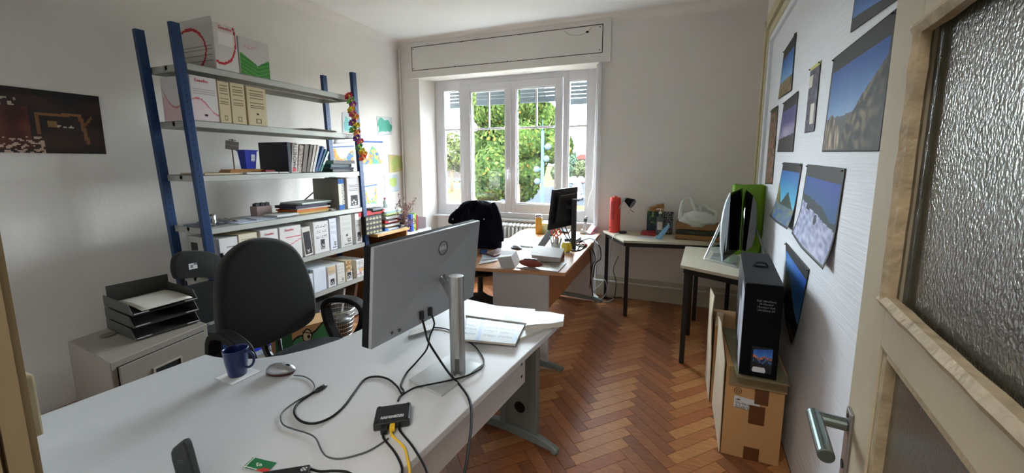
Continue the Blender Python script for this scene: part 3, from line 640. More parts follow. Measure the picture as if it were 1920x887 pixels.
for i, (c, dx, dy, h) in enumerate(((( 150, 140, 118), .26, .30, .006), ((74, 72, 72), .28, .34, .006), ((120, 96, 70), .27, .27, .006))):
    m_ = MB(); m_.T = Matrix.Translation((XF-.14, 2.47+i*.03, z)) @ Matrix.Rotation(.1*i-.08, 4, 'Z'); m_.bx(-dx/2, dx/2, -dy/2, dy/2, 0, h)
    tag(m_.build('folder', mat('folder_%d' % i, c, .7), bevel=.001, origin=(XF-.14, 2.47, z)), ['tan paper folder at the bottom of the flat pile on the second shelf', 'dark grey folder lying flat in the pile on the second shelf', 'brown folder on top of the flat pile on the second shelf'][i], 'folder', 'folders lying on the second shelf'); z += h+.001
# third shelf: papers, plinth with sign, blue bin, books
z = SH[2]+.001
def flat(name, cx, cy, sx, sy_, h, rz, material, label, cat, group=None, z0=None):
    m_ = MB(); m_.T = Matrix.Translation((cx, cy, z0)) @ Matrix.Rotation(rz, 4, 'Z'); m_.bx(-sx/2, sx/2, -sy_/2, sy_/2, 0, h)
    return tag(m_.build(name, material, origin=(cx, cy, z0), bevel=min(.001, h/3)), label, cat, group)
GP = 'papers on the third shelf'
flat('paper_stack', XF-.13, 1.715, .25, .24, .010, .02, mat('yellowed_paper', (196, 180, 150), .8), 'yellowed paper pile at the near end of the third shelf', 'papers', GP, z)
flat('magazine', XF-.022, 1.97, .062, .23, .012, -.02, M_paper, 'white magazine with red spine lying before the wooden plinth', 'magazine', GP, z)
flat('magazine', XF-.024, 2.18, .062, .17, .010, .02, mat('newsprint', (206, 206, 204), .8), 'pale magazine lying under the front edge of the dark book', 'magazine', GP, z)
flat('red_booklet', XF-.022, 2.03, .05, .07, .014, 0, mat('dark_red_cover', (130, 26, 30), .6), 'small dark red booklet lying on the white magazine', 'book', GP, z+.0125)
q0 = Xp(422, 320, XF-.11); q1 = Xp(495, 320, XF-.11)
t = thing('desk_trophy', (XF-.12, (q0.y+q1.y)/2, z), 'wooden plinth carrying a small brown sign on a post', 'trophy'); ya_, yb2 = q0.y, q1.y
m_ = MB(); m_.hexa([(XF-.20, ya_, z), (XF-.065, ya_, z), (XF-.065, yb2, z), (XF-.20, yb2, z), (XF-.19, ya_+.02, z+.032), (XF-.08, ya_+.02, z+.032), (XF-.08, yb2-.03, z+.032), (XF-.19, yb2-.03, z+.032)]); m_.build('plinth', mat('oak_plinth', (176, 122, 62), .45, var=.15, stretch=(1, 8, 1)), t, bevel=.002)
q = Xp(437, 300, XF-.12); yq = q.y; zt = Xp(437, 275, XF-.12).z
m_ = MB(); m_.cyl((XF-.12, yq+.004, z+.03), (XF-.12, yq, zt), .004, n=8); m_.build('post', mat('bronze', (86, 62, 46), .4, metal=.5), t)
m_ = MB(); m_.T = Matrix.Translation((XF-.115, yq, zt+.004)) @ Matrix.Rotation(-.12, 4, 'X'); m_.bx(-.004, .004, -.042, .042, -.026, .004); m_.bx(-.004, .004, -.042, .042, .006, .034); m_.bx(-.01, .01, -.02, .02, .040, .044); m_.cyl((0, 0, .034), (0, 0, .05), .004, n=6); m_.build('sign_plate', mat('dark_brown_plate', (62, 48, 40), .45), t)
q = Xp(470, 312, XF-.10); zb = z+.034; zt = Xp(470, 283, XF-.10).z
t = thing('pen_bin', (XF-.125, q.y, zb), 'small blue bin with a white label standing on the wooden plinth', 'bin'); w = .046
Tq = Matrix.Translation((XF-.125, q.y, zb))
m_ = MB(); m_.T = Tq; h = zt-zb
m_.hexa([(-.03, -.035, 0), (.03, -.035, 0), (.03, .035, 0), (-.03, .035, 0), (-.04, -.046, h), (.04, -.046, h), (.04, .046, h), (-.04, .046, h)]); M_bluep = mat('cobalt_plastic', (22, 46, 176), .35); m_.build('body', M_bluep, t, bevel=.003)
m_ = MB(); m_.T = Tq; m_.bx(-.045, .045, -.051, .051, h-.003, h+.007); m_.build('rim', M_bluep, t, bevel=.002)
sheet('label', (XF-.125+.0375, q.y+.0, zb+h*.42), (0, .028, 0), (.0035, 0, h*.38), 12, 14, lambda u, v: (52, 80, 170) if ((v*6) % 1 < .4 and .12 < u < .9 and N(u*20, int(v*6)*2) > -.1) else (226, 230, 236), t)
# books leaning on the third shelf
def book(z, p0, p1, ptop, col, label, group, depth=.19, lean=0, spine=None, word=None, name='book', inset=.008, pages=True):
    xf = XF+.012-inset; y0, y1 = Xp(p0[0], p0[1], xf).y, Xp(p1[0], p1[1], xf).y; w = (y1-y0); h = (Xp(ptop[0], ptop[1], xf).z-z)/cos(lean)
    t = thing(name, (xf-depth/2, (y0+y1)/2, z), label, 'book', group)
    T = Matrix.Translation((xf, y0, z+.0015+max(0, 0))) @ Matrix.Rotation(-lean, 4, 'X')
    if lean > 0: T = Matrix.Translation((xf, y0, z+.0015+w*sin(lean))) @ Matrix.Rotation(-lean, 4, 'X')
    w *= cos(lean); h -= w*sin(lean) if lean > 0 else 0
    c = .0025; m_ = MB(); m_.T = T; m_.bx(-depth, 0, 0, c, 0, h); m_.bx(-depth, 0, w-c-.0006, w-.0006, 0, h); m_.bx(-.004, 0, 0, w-.0006, 0, h)
    m_.build('cover', mat('cover_%d_%d_%d' % col, col, .5), t, bevel=.0008)
    m_ = MB(); m_.T = T; m_.bx(-depth+.004, -.004, c, w-c-.0006, .003, h-.004); m_.build('page_block', mat('book_pages', (214, 206, 186), .9), t)
    if spine:
        m_ = MB(); m_.T = T; m_.grid(lambda a, b: V((.0008, .001+a*(w-.003), .002+b*(h-.004))), 6, 40, spine); m_.build('printed_spine', print_mat(.5), t)
    if word: 
        s_, b_, mm = word[0], word[1], word[2]; text('lettering', s_, b_, T@V((.0018, w*.5, h*.58)), T.to_3x3()@V((0, 0, 1)), T.to_3x3()@V((0, -1, 0)), mm, t)
    return t
GB = 'books leaning on the third shelf'; z = SH[2]
t = abox(z, (542, 321), (548, 321), (547, 267), mat('dark_navy_binder', (26, 30, 44), .5), 'thick dark navy binder at the left end of the book row', GB, None, depth=.33, name='binder', cat='book')
t = book(z, (546, 321.5), (557, 321), (553, 268), (208, 204, 198), 'tall white dictionary with big black capitals on its spine', GB, lean=.13, spine=lambda u, v: (190, 44, 48) if v < .16 and .15 < u < .9 else (212, 206, 200), word=('HACHETTE', .040, M_ink))
book(z, (557, 321), (565, 320.5), (566, 272), (172, 152, 134), 'beige-brown paperback with printed spine next to the dictionary', GB, lean=.18, spine=lambda u, v: (84, 72, 64) if N(u*9, v*30) > .15 and .2 < v < .9 else (172, 156, 140))
book(z, (566, 320.5), (574, 320), (577, 271), (112, 96, 84), 'brown book leaning in the middle of the row', GB, lean=.2)
book(z, (574.5, 320), (580, 320), (586, 271), (96, 86, 80), 'dark taupe book leaning just right of the brown one', GB, lean=.24)
book(z, (580.5, 320), (585, 320), (594, 272), (206, 198, 184), 'cream paperback leaning after the taupe book', GB, lean=.27)
book(z, (585.5, 320), (590, 320), (600, 272), (218, 216, 212), 'white paperback with red flecks at its head', GB, lean=.3, spine=lambda u, v: (196, 90, 84) if v > .8 and N(u*8, v*40) > .2 else (220, 218, 214))
book(z, (591, 320), (595.5, 320), (611, 275), (32, 84, 150), 'bright blue book leaning to the right', GB, lean=.40)
book(z, (596, 320), (599.5, 320), (615, 280), (30, 100, 140), 'thin teal-blue book leaning against the blue one', GB, lean=.44)
book(z, (600, 320), (604, 320), (620, 284), (70, 150, 130), 'green and white booklet at the right end of the leaning row', GB, lean=.5, spine=lambda u, v: (214, 224, 220) if v > .35 else (56, 140, 116))
GS = 'books lying flat at the far end of the third shelf'
zz = z+.001
for i, (c, h, x, y, lab, r_) in enumerate((((20, 24, 30), .022, -.15, 2.73, 'black folder lying at the bottom of the flat pile by the far upright', .05), ((26, 44, 60), .016, -.15, 2.74, 'dark blue folder lying second in the flat pile', -.1), ((22, 70, 76), .030, -.16, 2.72, 'dark teal book lying third in the flat pile', .06))):
    flat('flat_book', XF+x, y, .26, .25, h, r_, mat('flat_cover_%d' % i, c, .5), lab, 'book', GS, zz); zz += h+.001
t = flat('flat_book', XF-.14, 2.745, .27, .24, .032, -.04, mat('grey_book_cloth', (136, 134, 136), .6), 'grey book with a light spine on top of the flat pile', 'book', GS, zz)
# fourth shelf
z = SH[3]+.001; q = Xp(396, 420, XF-.09); zt = Xp(396, 401, XF-.09).z
t = thing('metal_tin', (XF-.09, q.y, z), 'shiny round metal tin with lid on the fourth shelf', 'tin')
m_ = MB(); m_.lathe((XF-.09, q.y, z+.004), [(.030, 0), (.031, .002), (.031, zt-z-.010), (.030, zt-z-.008)], 24); M_tin = mat('polished_tin', (200, 200, 200), .18, metal=1, var=.02); m_.build('body', M_tin, t, smooth=True)
m_ = MB(); m_.lathe((XF-.09, q.y, zt-.012), [(.0325, 0), (.0325, .010), (.030, .012), (.0, .0125)], 24); m_.build('lid', M_tin, t, smooth=False)
GP4 = 'papers on the fourth shelf'
def film(u, v):
    k = int(u*9) % 3; return [(60, 68, 92), (132, 124, 116), (34, 32, 38)][k] if .12 < v < .88 else (18, 18, 20)
for i in range(3):
    s_ = sheet('film_strip', (XF-.03-.06*i, 1.60+.01*i, z+.012+.001*i), (-.02, .20, 0), (-.035, -.004, .012), 36, 6, film, None, .3); tag(s_, ['film strip lying nearest the shelf edge by the near upright', 'film strip lying second from the shelf edge', 'film strip lying deepest on the fourth shelf'][i], 'film strip', 'film strips on the fourth shelf')
flat('paper_pad', XF-.17, 1.70, .16, .25, .010, 0, mat('slate_paper', (110, 118, 134), .7), 'grey pad under the film strips', 'papers', GP4, z)
flat('paper_sheet', XF-.10, 1.90, .21, .29, .003, .1, mat('bluish_paper', (198, 206, 220), .7), 'bluish paper sheet lying near the tin', 'papers', GP4, z)
flat('paper_sheet', XF-.12, 2.07, .21, .25, .004, -.2, mat('bluish_paper', (0, 0, 0)), 'pale blue sheet lying across the shelf centre', 'papers', GP4, z+.0045)
flat('paper_stack', XF-.08, 2.15, .16, .18, .014, -.03, M_paper, 'white paper pad before the folder pile', 'papers', GP4, z+.009)
# pile of folders (four orange/yellow, purple, grey-green, white)
zz = z+.003; cc = [((196, 170, 104), .010, 0, .02, 'pale yellow folder at the bottom of the folder pile'), ((196, 132, 50), .012, .01, -.03, 'ochre folder second from the bottom of the pile'), ((200, 104, 34), .012, -.005, .03, 'bright orange folder in the folder pile'), ((206, 202, 192), .010, .02, -.06, 'cream papers above the orange folder'), ((58, 48, 74), .022, -.01, .02, 'thick dark purple folder near the top of the pile'), ((96, 104, 100), .008, .03, -.08, 'grey-green folder on the purple one'), ((198, 206, 200), .012, .04, .06, 'white papers with ragged edges on top of the pile')]
for i, (c, h, dy, r_, lab) in enumerate(cc):
    flat('folder', XF-.15, 2.40+dy, .24, .31, h, r_, mat('pile_%d' % i, c, .7), lab, 'folder', 'folder pile on the fourth shelf', zz+.022*(0)); zz += h+.001
t = thing('clip_box', (XF-.24, 2.20, z), 'beige card box holding black foldback clips behind the folder pile', 'box')
q = Xp(490, 405, XF-.22); m_ = MB(); m_.bx(XF-.27, XF-.19, q.y-.05, q.y+.07, z, z+.085); m_.build('body', mat('mauve_card', (160, 138, 134), .8), t, bevel=.002)
for k in range(3): m_ = MB(); m_.prism([(q.y-.045+k*.04, z+.086), (q.y-.01+k*.04, z+.086), (q.y-.015+k*.04, z+.112), (q.y-.04+k*.04, z+.106)], XF-.25, XF-.21, M=Matrix(((0, 0, 1, 0), (1, 0, 0, 0), (0, 1, 0, 0), (0, 0, 0, 1)))); m_.build('clip', M_blkpl, t)
flat('paper_stack', XF-.10, 2.62, .17, .10, .010, .05, mat('offwhite_pages', (190, 184, 174), .8), 'loose papers with a black clip between folder pile and binder', 'papers', GP4, z)
flat('paper_stack', XF-.10, 2.62, .15, .09, .008, -.05, M_paper, 'white booklet on the loose papers beside the binder', 'papers', GP4, z+.011)
# lever arch binders on the fourth shelf
t = abox(SH[3], (636, 390), (647.5, 388.5), (634, 336), mat('grey_binder_cloth', (138, 134, 126), .7), 'grey and blue lever arch binder with a white spine label', 'binders on the fourth shelf', lambda u, v: (26, 92, 166) if (v < .16 or v > .84) else ((90, 90, 100) if (u > .55 and N(u*7, v*40) > .1) else (220, 216, 200)), depth=.31, name='lever_arch_binder', cat='binder')
abox(SH[3], (652, 387), (676, 384), (650, 334), M_card, 'white archive box with black block print beside the blue binder', 'binders on the fourth shelf', p_block(v1=.42, hand=False), depth=.27, name='archive_box')
# fifth shelf
G5 = 'archive boxes on the fifth shelf'; z = SH[4]
abox(z, (418, 533), (453, 524), (410, 449), mat('white_card_clean', (214, 212, 210), .8), 'large white archive box behind the office chair on the fifth shelf', G5, lambda u, v: lines(u, v, .3, .8, 12, .35, .95, (130, 128, 126)), side=lambda u, v: (60, 58, 56) if (.1 < u < .32 and .62 < v < .85) else (196, 192, 184), depth=.34)
abox(z, (454, 524), (489, 515), (452, 440), M_beigebx, 'cream archive box just left of the chair back top', G5, lambda u, v: lines(u, v, .3, .9, 12, .1, .95, (168, 150, 110), (214, 206, 184)))
abox(z, (494, 512), (527, 505), (491, 433), M_card, 'white archive box with red lettering above the chair back', G5, p_red(False), brand=(.024, (.5, .88)))
abox(z, (529, 504), (569, 492), (528, 427), M_card, 'wider white archive box with red lettering and red line', G5, lambda u, v: (206, 80, 96) if (abs(v-(.35+.25*u)) < .012 or (abs(v-.68) < .01 and u > .25)) else (214, 209, 206), brand=(.026, (.45, .9)))
abox(z, (573, 490), (589, 486), (566, 428), M_card, 'leaning archive box with a black front panel', G5, lambda u, v: (34, 32, 34) if (.06 < u < .94 and .04 < v < .86 and not any((u-a)**2*.4+(v-b)**2 < .0008 for a, b in ((.4, .12), (.6, .12), (.5, .18), (.35, .2), (.65, .2)))) else (206, 198, 188), lean=-.08)
abox(z, (591, 486), (619, 477), (587, 418), M_card, 'white archive box covered in handwriting', G5, p_block(hand=True, u0=.4, u1=.72, v0=.1, v1=.42), nu=24)
abox(z, (620.5, 476), (634, 472), (618, 411), mat('cool_white_card', (208, 212, 222), .8), 'narrow bluish white archive box on the fifth shelf', G5, p_small((208, 212, 222)))
abox(z, (640, 471), (662, 464), (635, 406), M_card, 'ruled white archive box with round hole and small printed square', G5, lambda u, v: (24, 22, 24) if ((u-.55)*.4)**2+(v-.36)**2 < .0011 else p_small((196, 194, 188))(u, v))
abox(z, (668, 462), (680, 459), (665, 401), M_card, 'white archive box with black block print against the far upright', G5, p_block(hand=False), depth=.28)
# sixth shelf
G6 = 'archive boxes on the sixth shelf'; z = SH[5]
abox(z, (528, 583), (566, 570), (520, 512), M_card, 'white archive box mostly hidden by the chair back on the sixth shelf', G6, p_plain())
abox(z, (573, 567), (590, 561), (569, 518), M_card, 'short white archive box with a teal item on top', G6, p_small((206, 212, 222)))
flat('teal_case', XF-.08, ypx(582, 560)-.0, .10, .06, .035, 0, mat('teal_plastic', (40, 150, 160), .5), 'small teal case lying on the short white box', 'case', None, Xp(569, 518, XF+.008).z+.002)
abox(z, (591, 561), (614, 553), (588, 506), mat('cool_white_card', (0, 0, 0)), 'blank bluish white archive box on the sixth shelf', G6, None)
abox(z, (617, 552), (632, 546), (614, 501), M_card, 'archive box with tan top half and black block print', G6, p_block(top=(202, 170, 130)))
abox(z, (634, 546), (648.5, 541), (630, 497), M_card, 'narrow ruled archive box between two block print boxes', G6, p_small((206, 200, 190)))
abox(z, (650.5, 540), (662, 536), (646, 491), M_beigebx, 'brown stained archive box with black block on the sixth shelf', G6, lambda u, v: ((150, 110, 66) if N(u*5, v*9) > -.1 else (202, 180, 140)) if v > .44 else p_block(u0=.12, u1=.9, v1=.42)(u, v))
abox(z, (670, 538), (685, 532), (667, 489), M_card, 'white archive box with red swirl and tan label at the far end', G6, lambda u, v: (24, 22, 24) if ((u-.5)*.4)**2+(v-.2)**2 < .0012 else ((214, 170, 120) if (v < .5 and v > .3 and u > .3) else ((198, 50, 66) if abs(v-(.16+.4*u*u)) < .018 else p_lines_sq(WH, hole=False)(u, v))), side=p_redswirl, depth=.29)
# bottom shelf
z = SH[6]; G7 = 'things on the bottom shelf'
def slab(name, x0, x1, y0, y1, z0, z1, rx, material, label, cat, g=None):
    m_ = MB(); m_.T = Matrix.Translation(((x0+x1)/2, (y0+y1)/2, z0)) @ Matrix.Rotation(rx, 4, 'X'); m_.bx((x0-x1)/2, (x1-x0)/2, (y0-y1)/2, (y1-y0)/2, 0, z1-z0)
    return tag(m_.build(name, material, origin=((x0+x1)/2, (y0+y1)/2, z0), bevel=.003), label, cat, g)
slab('storage_box', -3.18, -2.92, 2.05, 2.36, z+.001, z+.21, 0, mat('near_black_card', (32, 30, 32), .7), 'black storage box on the bottom shelf behind the waste basket', 'box', G7)
slab('storage_box', -3.18, -2.95, 2.38, 2.56, z+.001, z+.19, 0, mat('dark_grey_card', (52, 50, 52), .7), 'dark grey storage box next to the black one on the bottom shelf', 'box', G7)
slab('grey_board', -3.2, -2.90, 2.615, 2.64, z+.008, z+.25, -.22, mat('grey_board', (150, 148, 144), .7), 'leaning grey board on the bottom shelf', 'board', G7)
slab('brown_board', -3.2, -2.90, 2.755, 2.79, z+.012, z+.26, -.24, mat('brown_board', (88, 58, 42), .7), 'leaning brown board on the bottom shelf by the far upright', 'board', G7)
slab('blue_crate', -3.15, -2.93, 1.72, 1.98, z+.001, z+.17, 0, M_bluep, 'cobalt blue plastic crate on the bottom shelf', 'crate', G7)
# flower garland hanging on the far upright
gy = ypx(658, 170, XF+.03); pts = [(653, 180), (657, 189), (661, 197), (658, 206), (661, 214), (666, 221), (660, 230), (668, 236), (661, 243), (669, 249), (668, 259), (675, 266), (673, 276), (678, 284), (682, 290), (680, 296)]
gcol = [(206, 40, 60), (120, 170, 90), (150, 60, 150), (226, 196, 40), (222, 110, 130), (230, 140, 90), (130, 50, 130), (240, 200, 50), (90, 170, 100), (236, 140, 90), (120, 60, 150), (214, 70, 110), (110, 180, 110), (236, 196, 50), (236, 150, 60), (228, 90, 60)]
t = thing('flower_garland', tuple(Xp(680, 300, XF+.045)), 'colourful paper flower garland hanging down the far shelf upright', 'garland')
m_ = MB(); m_.tube([Xp(x, y, XF+.045) for x, y in pts], .003, 5); m_.build('string', mat('garland_green', (80, 140, 80), .8), t)
random.seed(11)
for (x, y), c in zip(pts, gcol):
    p = Xp(x, y, XF+.05); m_ = MB()
    for ring, (rr, hh, nn) in enumerate(((.046, .0, 9), (.033, .014, 7))):
        for k in range(nn):
            a = 2*pi*k/nn+random.random()*.4; ax = V((cos(a)*.55, cos(a)*.55*0+sin(a), cos(a)*.8)).normalized(); n2 = V((.8, -.3, .2)); sd = ax.cross(n2).normalized()
            b_ = p+n2*(hh*.5); tip = p+ax*rr+n2*(hh+random.uniform(0, .01)); col = tuple(min(255, q*random.uniform(.75, 1.15)) for q in c)
            m_.add([b_, (b_+tip)/2+sd*rr*.33, tip, (b_+tip)/2-sd*rr*.33], [(0, 1, 2, 3)], col)
    m_.ball(p+V((.014, -.004, .003)), .009, 8, 6, (236, 214, 90)); m_.build('flower', print_mat(.8), t)
# ================================================================== NEAR DESK
def offs(p, q): return (p[0], p[1])
DZ = .73
d1 = [(-.662, .27), (-.49, 1.745), (-1.27, 1.87), (-1.325, 1.55), (-1.328, 1.345), (-1.345, 1.19), (-1.385, 1.09), (-1.44, 1.01), (-1.515, .95), (-1.60, .915), (-1.68, .902), (-1.735, .90), (-1.80, .27)]
t = thing('corner_desk', (-1.1, .9, 0), 'large white corner desk with a curved inner edge in the foreground', 'desk')
m_ = MB(); m_.prism(d1, DZ-.025, DZ); m_.build('desktop', M_lam, t, bevel=.003)
# modesty panel along the right edge
def along(s, off, z):   # s metres from far corner along right edge, off inward
    a = V((-.49, 1.745, 0)); b = V((-.662, .27, 0)); d = (b-a).normalized(); n = V((d.y, -d.x, 0)); 
    return a+d*s+n*off+V((0, 0, z))
def slabL(m_, s0, s1, o0, o1, z0, z1): m_.hexa([along(s0, o0, z0), along(s1, o0, z0), along(s1, o1, z0), along(s0, o1, z0), along(s0, o0, z1), along(s1, o0, z1), along(s1, o1, z1), along(s0, o1, z1)])
sgn = 1 if along(0, .1, 0).x < -.49 else -1
m_ = MB(); slabL(m_, .33, 1.44, sgn*.03, sgn*.048, .575, DZ-.026); pn = m_.build('modesty_panel', M_lamside, t, bevel=.001)
m_ = MB()
for z in (.615, .67): a = along(.36, sgn*.0295, z); b = along(.36, sgn*.032, z); m_.cyl(a, b, .007, n=10)
m_.build('bolt', M_dark, pn)
def cleg(name_t, s, par, foot0, foot1):
    pass
def tri_foot(m_, a, b, w=.06, h0=.075, h1=.03):
    """cantilever foot from a to b on the floor, arched"""
    a = V(a); b = V(b); d = (b-a); n = V((-d.y, d.x, 0)).normalized()*w/2; N_ = 12; ring = []
    for i in range(N_+1):
        k = i/N_; p = a+d*k; e = abs(2*k-1); top = h0-(h0-h1)*e**2.2; low = .012+(.0 if e > .85 else .022*(1-e/.85)); ww = .6+.4*(1-e)
        ring.append([p-n*ww+V((0, 0, low)), p+n*ww+V((0, 0, low)), p+n*ww*.7+V((0, 0, top)), p-n*ww*.7+V((0, 0, top))])
    vs = [q for r in ring for q in r]; fs = [(i*4+k, i*4+(k+1) % 4, (i+1)*4+(k+1) % 4, (i+1)*4+k) for i in range(N_) for k in range(4)]+[(3, 2, 1, 0), (N_*4, N_*4+1, N_*4+2, N_*4+3)]
    m_.add(vs, fs)
    for p in (a+d*.04, b-d*.04): m_.cyl((p.x, p.y, 0), (p.x, p.y, .02), .022, n=12)
def leg_assembly(par, a, b, up0, up1, ztop, grommet=True):
    """foot a-b, upright plate between up0 and up1"""
    m_ = MB(); u0 = V(up0); u1 = V(up1); d = (u1-u0); n = V((-d.y, d.x, 0)).normalized()*.012
    m_.hexa([u0-n+V((0, 0, .05)), u1-n+V((0, 0, .05)), u1+n+V((0, 0, .05)), u0+n+V((0, 0, .05)), u0-n+V((0, 0, ztop)), u1-n+V((0, 0, ztop)), u1+n+V((0, 0, ztop)), u0+n+V((0, 0, ztop))])
    dd = d.normalized()*.018
    for q in (u0, u1): m_.hexa([q-dd-n*1.8+V((0, 0, .05)), q+dd-n*1.8+V((0, 0, .05)), q+dd+n*1.8+V((0, 0, .05)), q-dd+n*1.8+V((0, 0, .05)), q-dd-n*1.8+V((0, 0, ztop)), q+dd-n*1.8+V((0, 0, ztop)), q+dd+n*1.8+V((0, 0, ztop)), q-dd+n*1.8+V((0, 0, ztop))])
    lg = m_.build('leg', M_greym, par, bevel=.003)
    m_ = MB(); tri_foot(m_, a, b); m_.build('foot', M_greym, lg, smooth=False, bevel=.006)
    if grommet:
        m_ = MB(); c = u0.lerp(u1, .45)+V((0, 0, .19)); nn = n.normalized(); 
        m_.cyl(c-nn*.0135, c+nn*.0135, .032, n=18); m_.build('grommet', M_dark, lg)
leg_assembly(t, Zp(1047, 852, 0), Zp(885, 783, 0), V((-.648, 1.80, 0)).lerp(V((-.50, 1.775, 0)), .0)+V((.005, -.02, 0)), V((-.83, 1.80, 0)), DZ-.026)
leg_assembly(t, (-.60, .40, 0), (-1.2, .47, 0), (-.72, .43, 0), (-.95, .46, 0), DZ-.026)
leg_assembly(t, (-1.72, .80, 0), (-1.72, .32, 0), (-1.72, .70, 0), (-1.72, .45, 0), DZ-.026)
# ------------------------------------------------------------------ big monitor seen from behind
TL, TR, BR, BL = Zp(701, 465, 1.217), Zp(900, 414, 1.217), Zp(887.5, 556, .857), Zp(696, 656, .857)
t = thing('monitor', (-.70, 1.12, DZ), 'large silver-backed monitor on a column stand at the middle of the near desk', 'monitor')
u = (TR-TL).normalized(); v_ = (BL-TL); v_ = (v_-u*v_.dot(u)).normalized(); nb = u.cross(v_).normalized()
if nb.x < 0: nb = -nb
Wm = ((TR-TL).length+(BR-BL).length)/2; Hm = (BL-TL).length
ctr = (TL+TR+BL+BR)/4
MT = Matrix((u, -v_, nb)).transposed().to_4x4()
if MT.to_3x3().determinant() < 0: MT = Matrix((-u, -v_, nb)).transposed().to_4x4()
MT.translation = ctr
def quadslab(m_, k0, k1, inset=0):
    c = [TL, TR, BR, BL]; q = [p+(ctr-p).normalized()*inset for p in c]
    m_.hexa([q[3]+nb*k0, q[2]+nb*k0, q[1]+nb*k0, q[0]+nb*k0, q[3]+nb*k1, q[2]+nb*k1, q[1]+nb*k1, q[0]+nb*k1])
m_ = MB(); quadslab(m_, -.012, 0); hs = m_.build('back_cover', mat('monitor_back_silver', (166, 169, 174), .45, metal=.3, var=.02, scale=60), t, bevel=.002)
m_ = MB(); quadslab(m_, -.044, -.0125, -.001); m_.build('bezel', mat('matt_black_bezel', (8, 8, 9), .7, spec=.2), t, bevel=.002)
m_ = MB(); quadslab(m_, -.0455, -.0445, .012); m_.build('screen', mat('dark_screen', (10, 11, 14), .12), t)
m_ = MB(); quadslab(m_, -.0125, -.0115, -.0008); m_.build('edge_trim', mat('bright_edge', (200, 202, 205), .3, metal=.6), t)
def onback(px, py):   # point on the back face
    d = ray(px, py); return O+d*((ctr-O).dot(nb)/d.dot(nb))
lc = onback(830.5, 465); ru = (onback(845, 461)-lc); ru = (ru-V((0, 0, 0))).normalized(); lu = -v_
m_ = MB(); rr = .029
m_.tube([lc+nb*.0012+ru*rr*cos(a)+lu*rr*sin(a) for a in [2*pi*i/32 for i in range(32)]], .0018, 5, closed=True); lgm = mat('logo_chrome', (226, 229, 232), .4, metal=.1); m_.build('logo_ring', mat('logo_ring_dark', (52, 54, 58), .4, metal=.3), hs)
text('logo_lettering', 'DELL', .0225, lc+nb*.0006, ru, lu, lgm, hs, depth=.0006)
for (px, py, r_) in ((735, 624, .006), (749, 619, .007)):
    c = onback(px, py); m_ = MB(); m_.cyl(c, c+nb*.002, r_, n=16); m_.build('button', mat('monitor_button', (90, 92, 96), .3, metal=.6), hs)
# VESA ring and neck
vc = onback(831, 523); m_ = MB(); m_.tube([vc+nb*.001+ru*.017*cos(a)+lu*.022*sin(a) for a in [2*pi*i/24 for i in range(24)]], .0028, 6, closed=True); m_.build('neck_ring', M_alu, hs)
colb = Zp(859, 700, DZ+.008); colt = V((colb.x, colb.y, 1.105)); cr_ = .028
neck = V((colb.x, colb.y, vc.z)); m_ = MB(); m_.cyl(vc+nb*.0, neck+(vc-neck).normalized()*.015, .017, n=16); m_.build('neck', M_alu, t, smooth=True)
m_ = MB(); m_.T = Matrix.Translation((colb.x, colb.y, DZ+.008)); prof = [(cr_*cos(a)*1.0, cr_*.82*sin(a)) for a in [2*pi*i/28 for i in range(28)]]; m_.prism(prof, 0, 1.105-DZ-.008); cl = m_.build('stand_column', M_alu, t, bevel=.0015)
m_ = MB(); m_.T = Matrix.Translation((colb.x, colb.y, 0)) @ Matrix.Rotation(-1.15, 4, 'Z'); m_.bx(cr_*.90, cr_*.94, -.008, .008, DZ+.02, DZ+.075); m_.build('cable_slot', mat('slot_grey', (70, 72, 74), .5), cl)
bs = [Zp(x, y, DZ+.008) for x, y in ((766, 712), (828, 741), (905, 683), (838, 666))]
m_ = MB(); m_.prism([(p.x, p.y) for p in bs], DZ+.0005, DZ+.009); m_.build('stand_base', mat('pale_base', (188, 192, 192), .3, metal=.4), t, bevel=.002)
m_ = MB()
lo = onback(770, 598)
def cable(name, pts, r, material, label, par=None, k=6):
    m_ = MB(); m_.tube(smooth_path(pts, k), r, 6); o = m_.build(name, material, par, smooth=True, origin=None if par else V(pts[0]))
    if not par: tag(o, label, 'cable')
    return o
M_cbl = mat('black_cable', (12, 12, 13), .6, spec=.3)
zd = DZ+.0045
pb1, pb2 = onback(787, 590)+nb*.008, onback(803, 583)+nb*.008
for (q, nm) in ((pb1, 0), (pb2, 1)):
    m_ = MB(); m_.box(q+V((.002, 0, -.0)), (.012, .018, .034)); m_.build('plug', M_blkpl, t, bevel=.002)
def zz_(l, z=zd): return [Zp(x, y, z if len(a) == 0 else a[0]) for (x, y, *a) in l]
cable('video_cable', [pb1, pb1+V((.02, -.005, -.06))]+zz_([(803, 640, .86), (820, 668, .80), (842, 700, .75), (862, 722), (878, 745), (884, 772), (883, 805), (879, 835), (875, 865), (868, 900)]), .0042, M_cbl, 'thick black cable running from the monitor back across its base and over the desk edge')
cable('power_cable', [pb2, pb2+V((.02, 0, -.05)), Zp(806, 630, .82), Zp(800, 655, .775)]+zz_([(780, 680, .75), (762, 700), (752, 722), (757, 733), (753, 738), (745, 725)])+zz_([(728, 711), (705, 706), (683, 712), (665, 735), (645, 762), (620, 783), (590, 794), (565, 790), (552, 775), (558, 757), (578, 742), (592, 734)]), .0036, M_cbl, 'black cable looping from the monitor to a loose round plug on the desk')
a, b = Zp(590, 735, zd+.002), Zp(611, 723, zd+.002); m_ = MB(); m_.tube([a, a.lerp(b, .3), a.lerp(b, .8), b], [.0045, .0085, .0085, .006], 10); tag(m_.build('cable_plug', M_blkpl, smooth=True, origin=a), 'loose black round plug lying left of the black loop on the desk', 'plug')
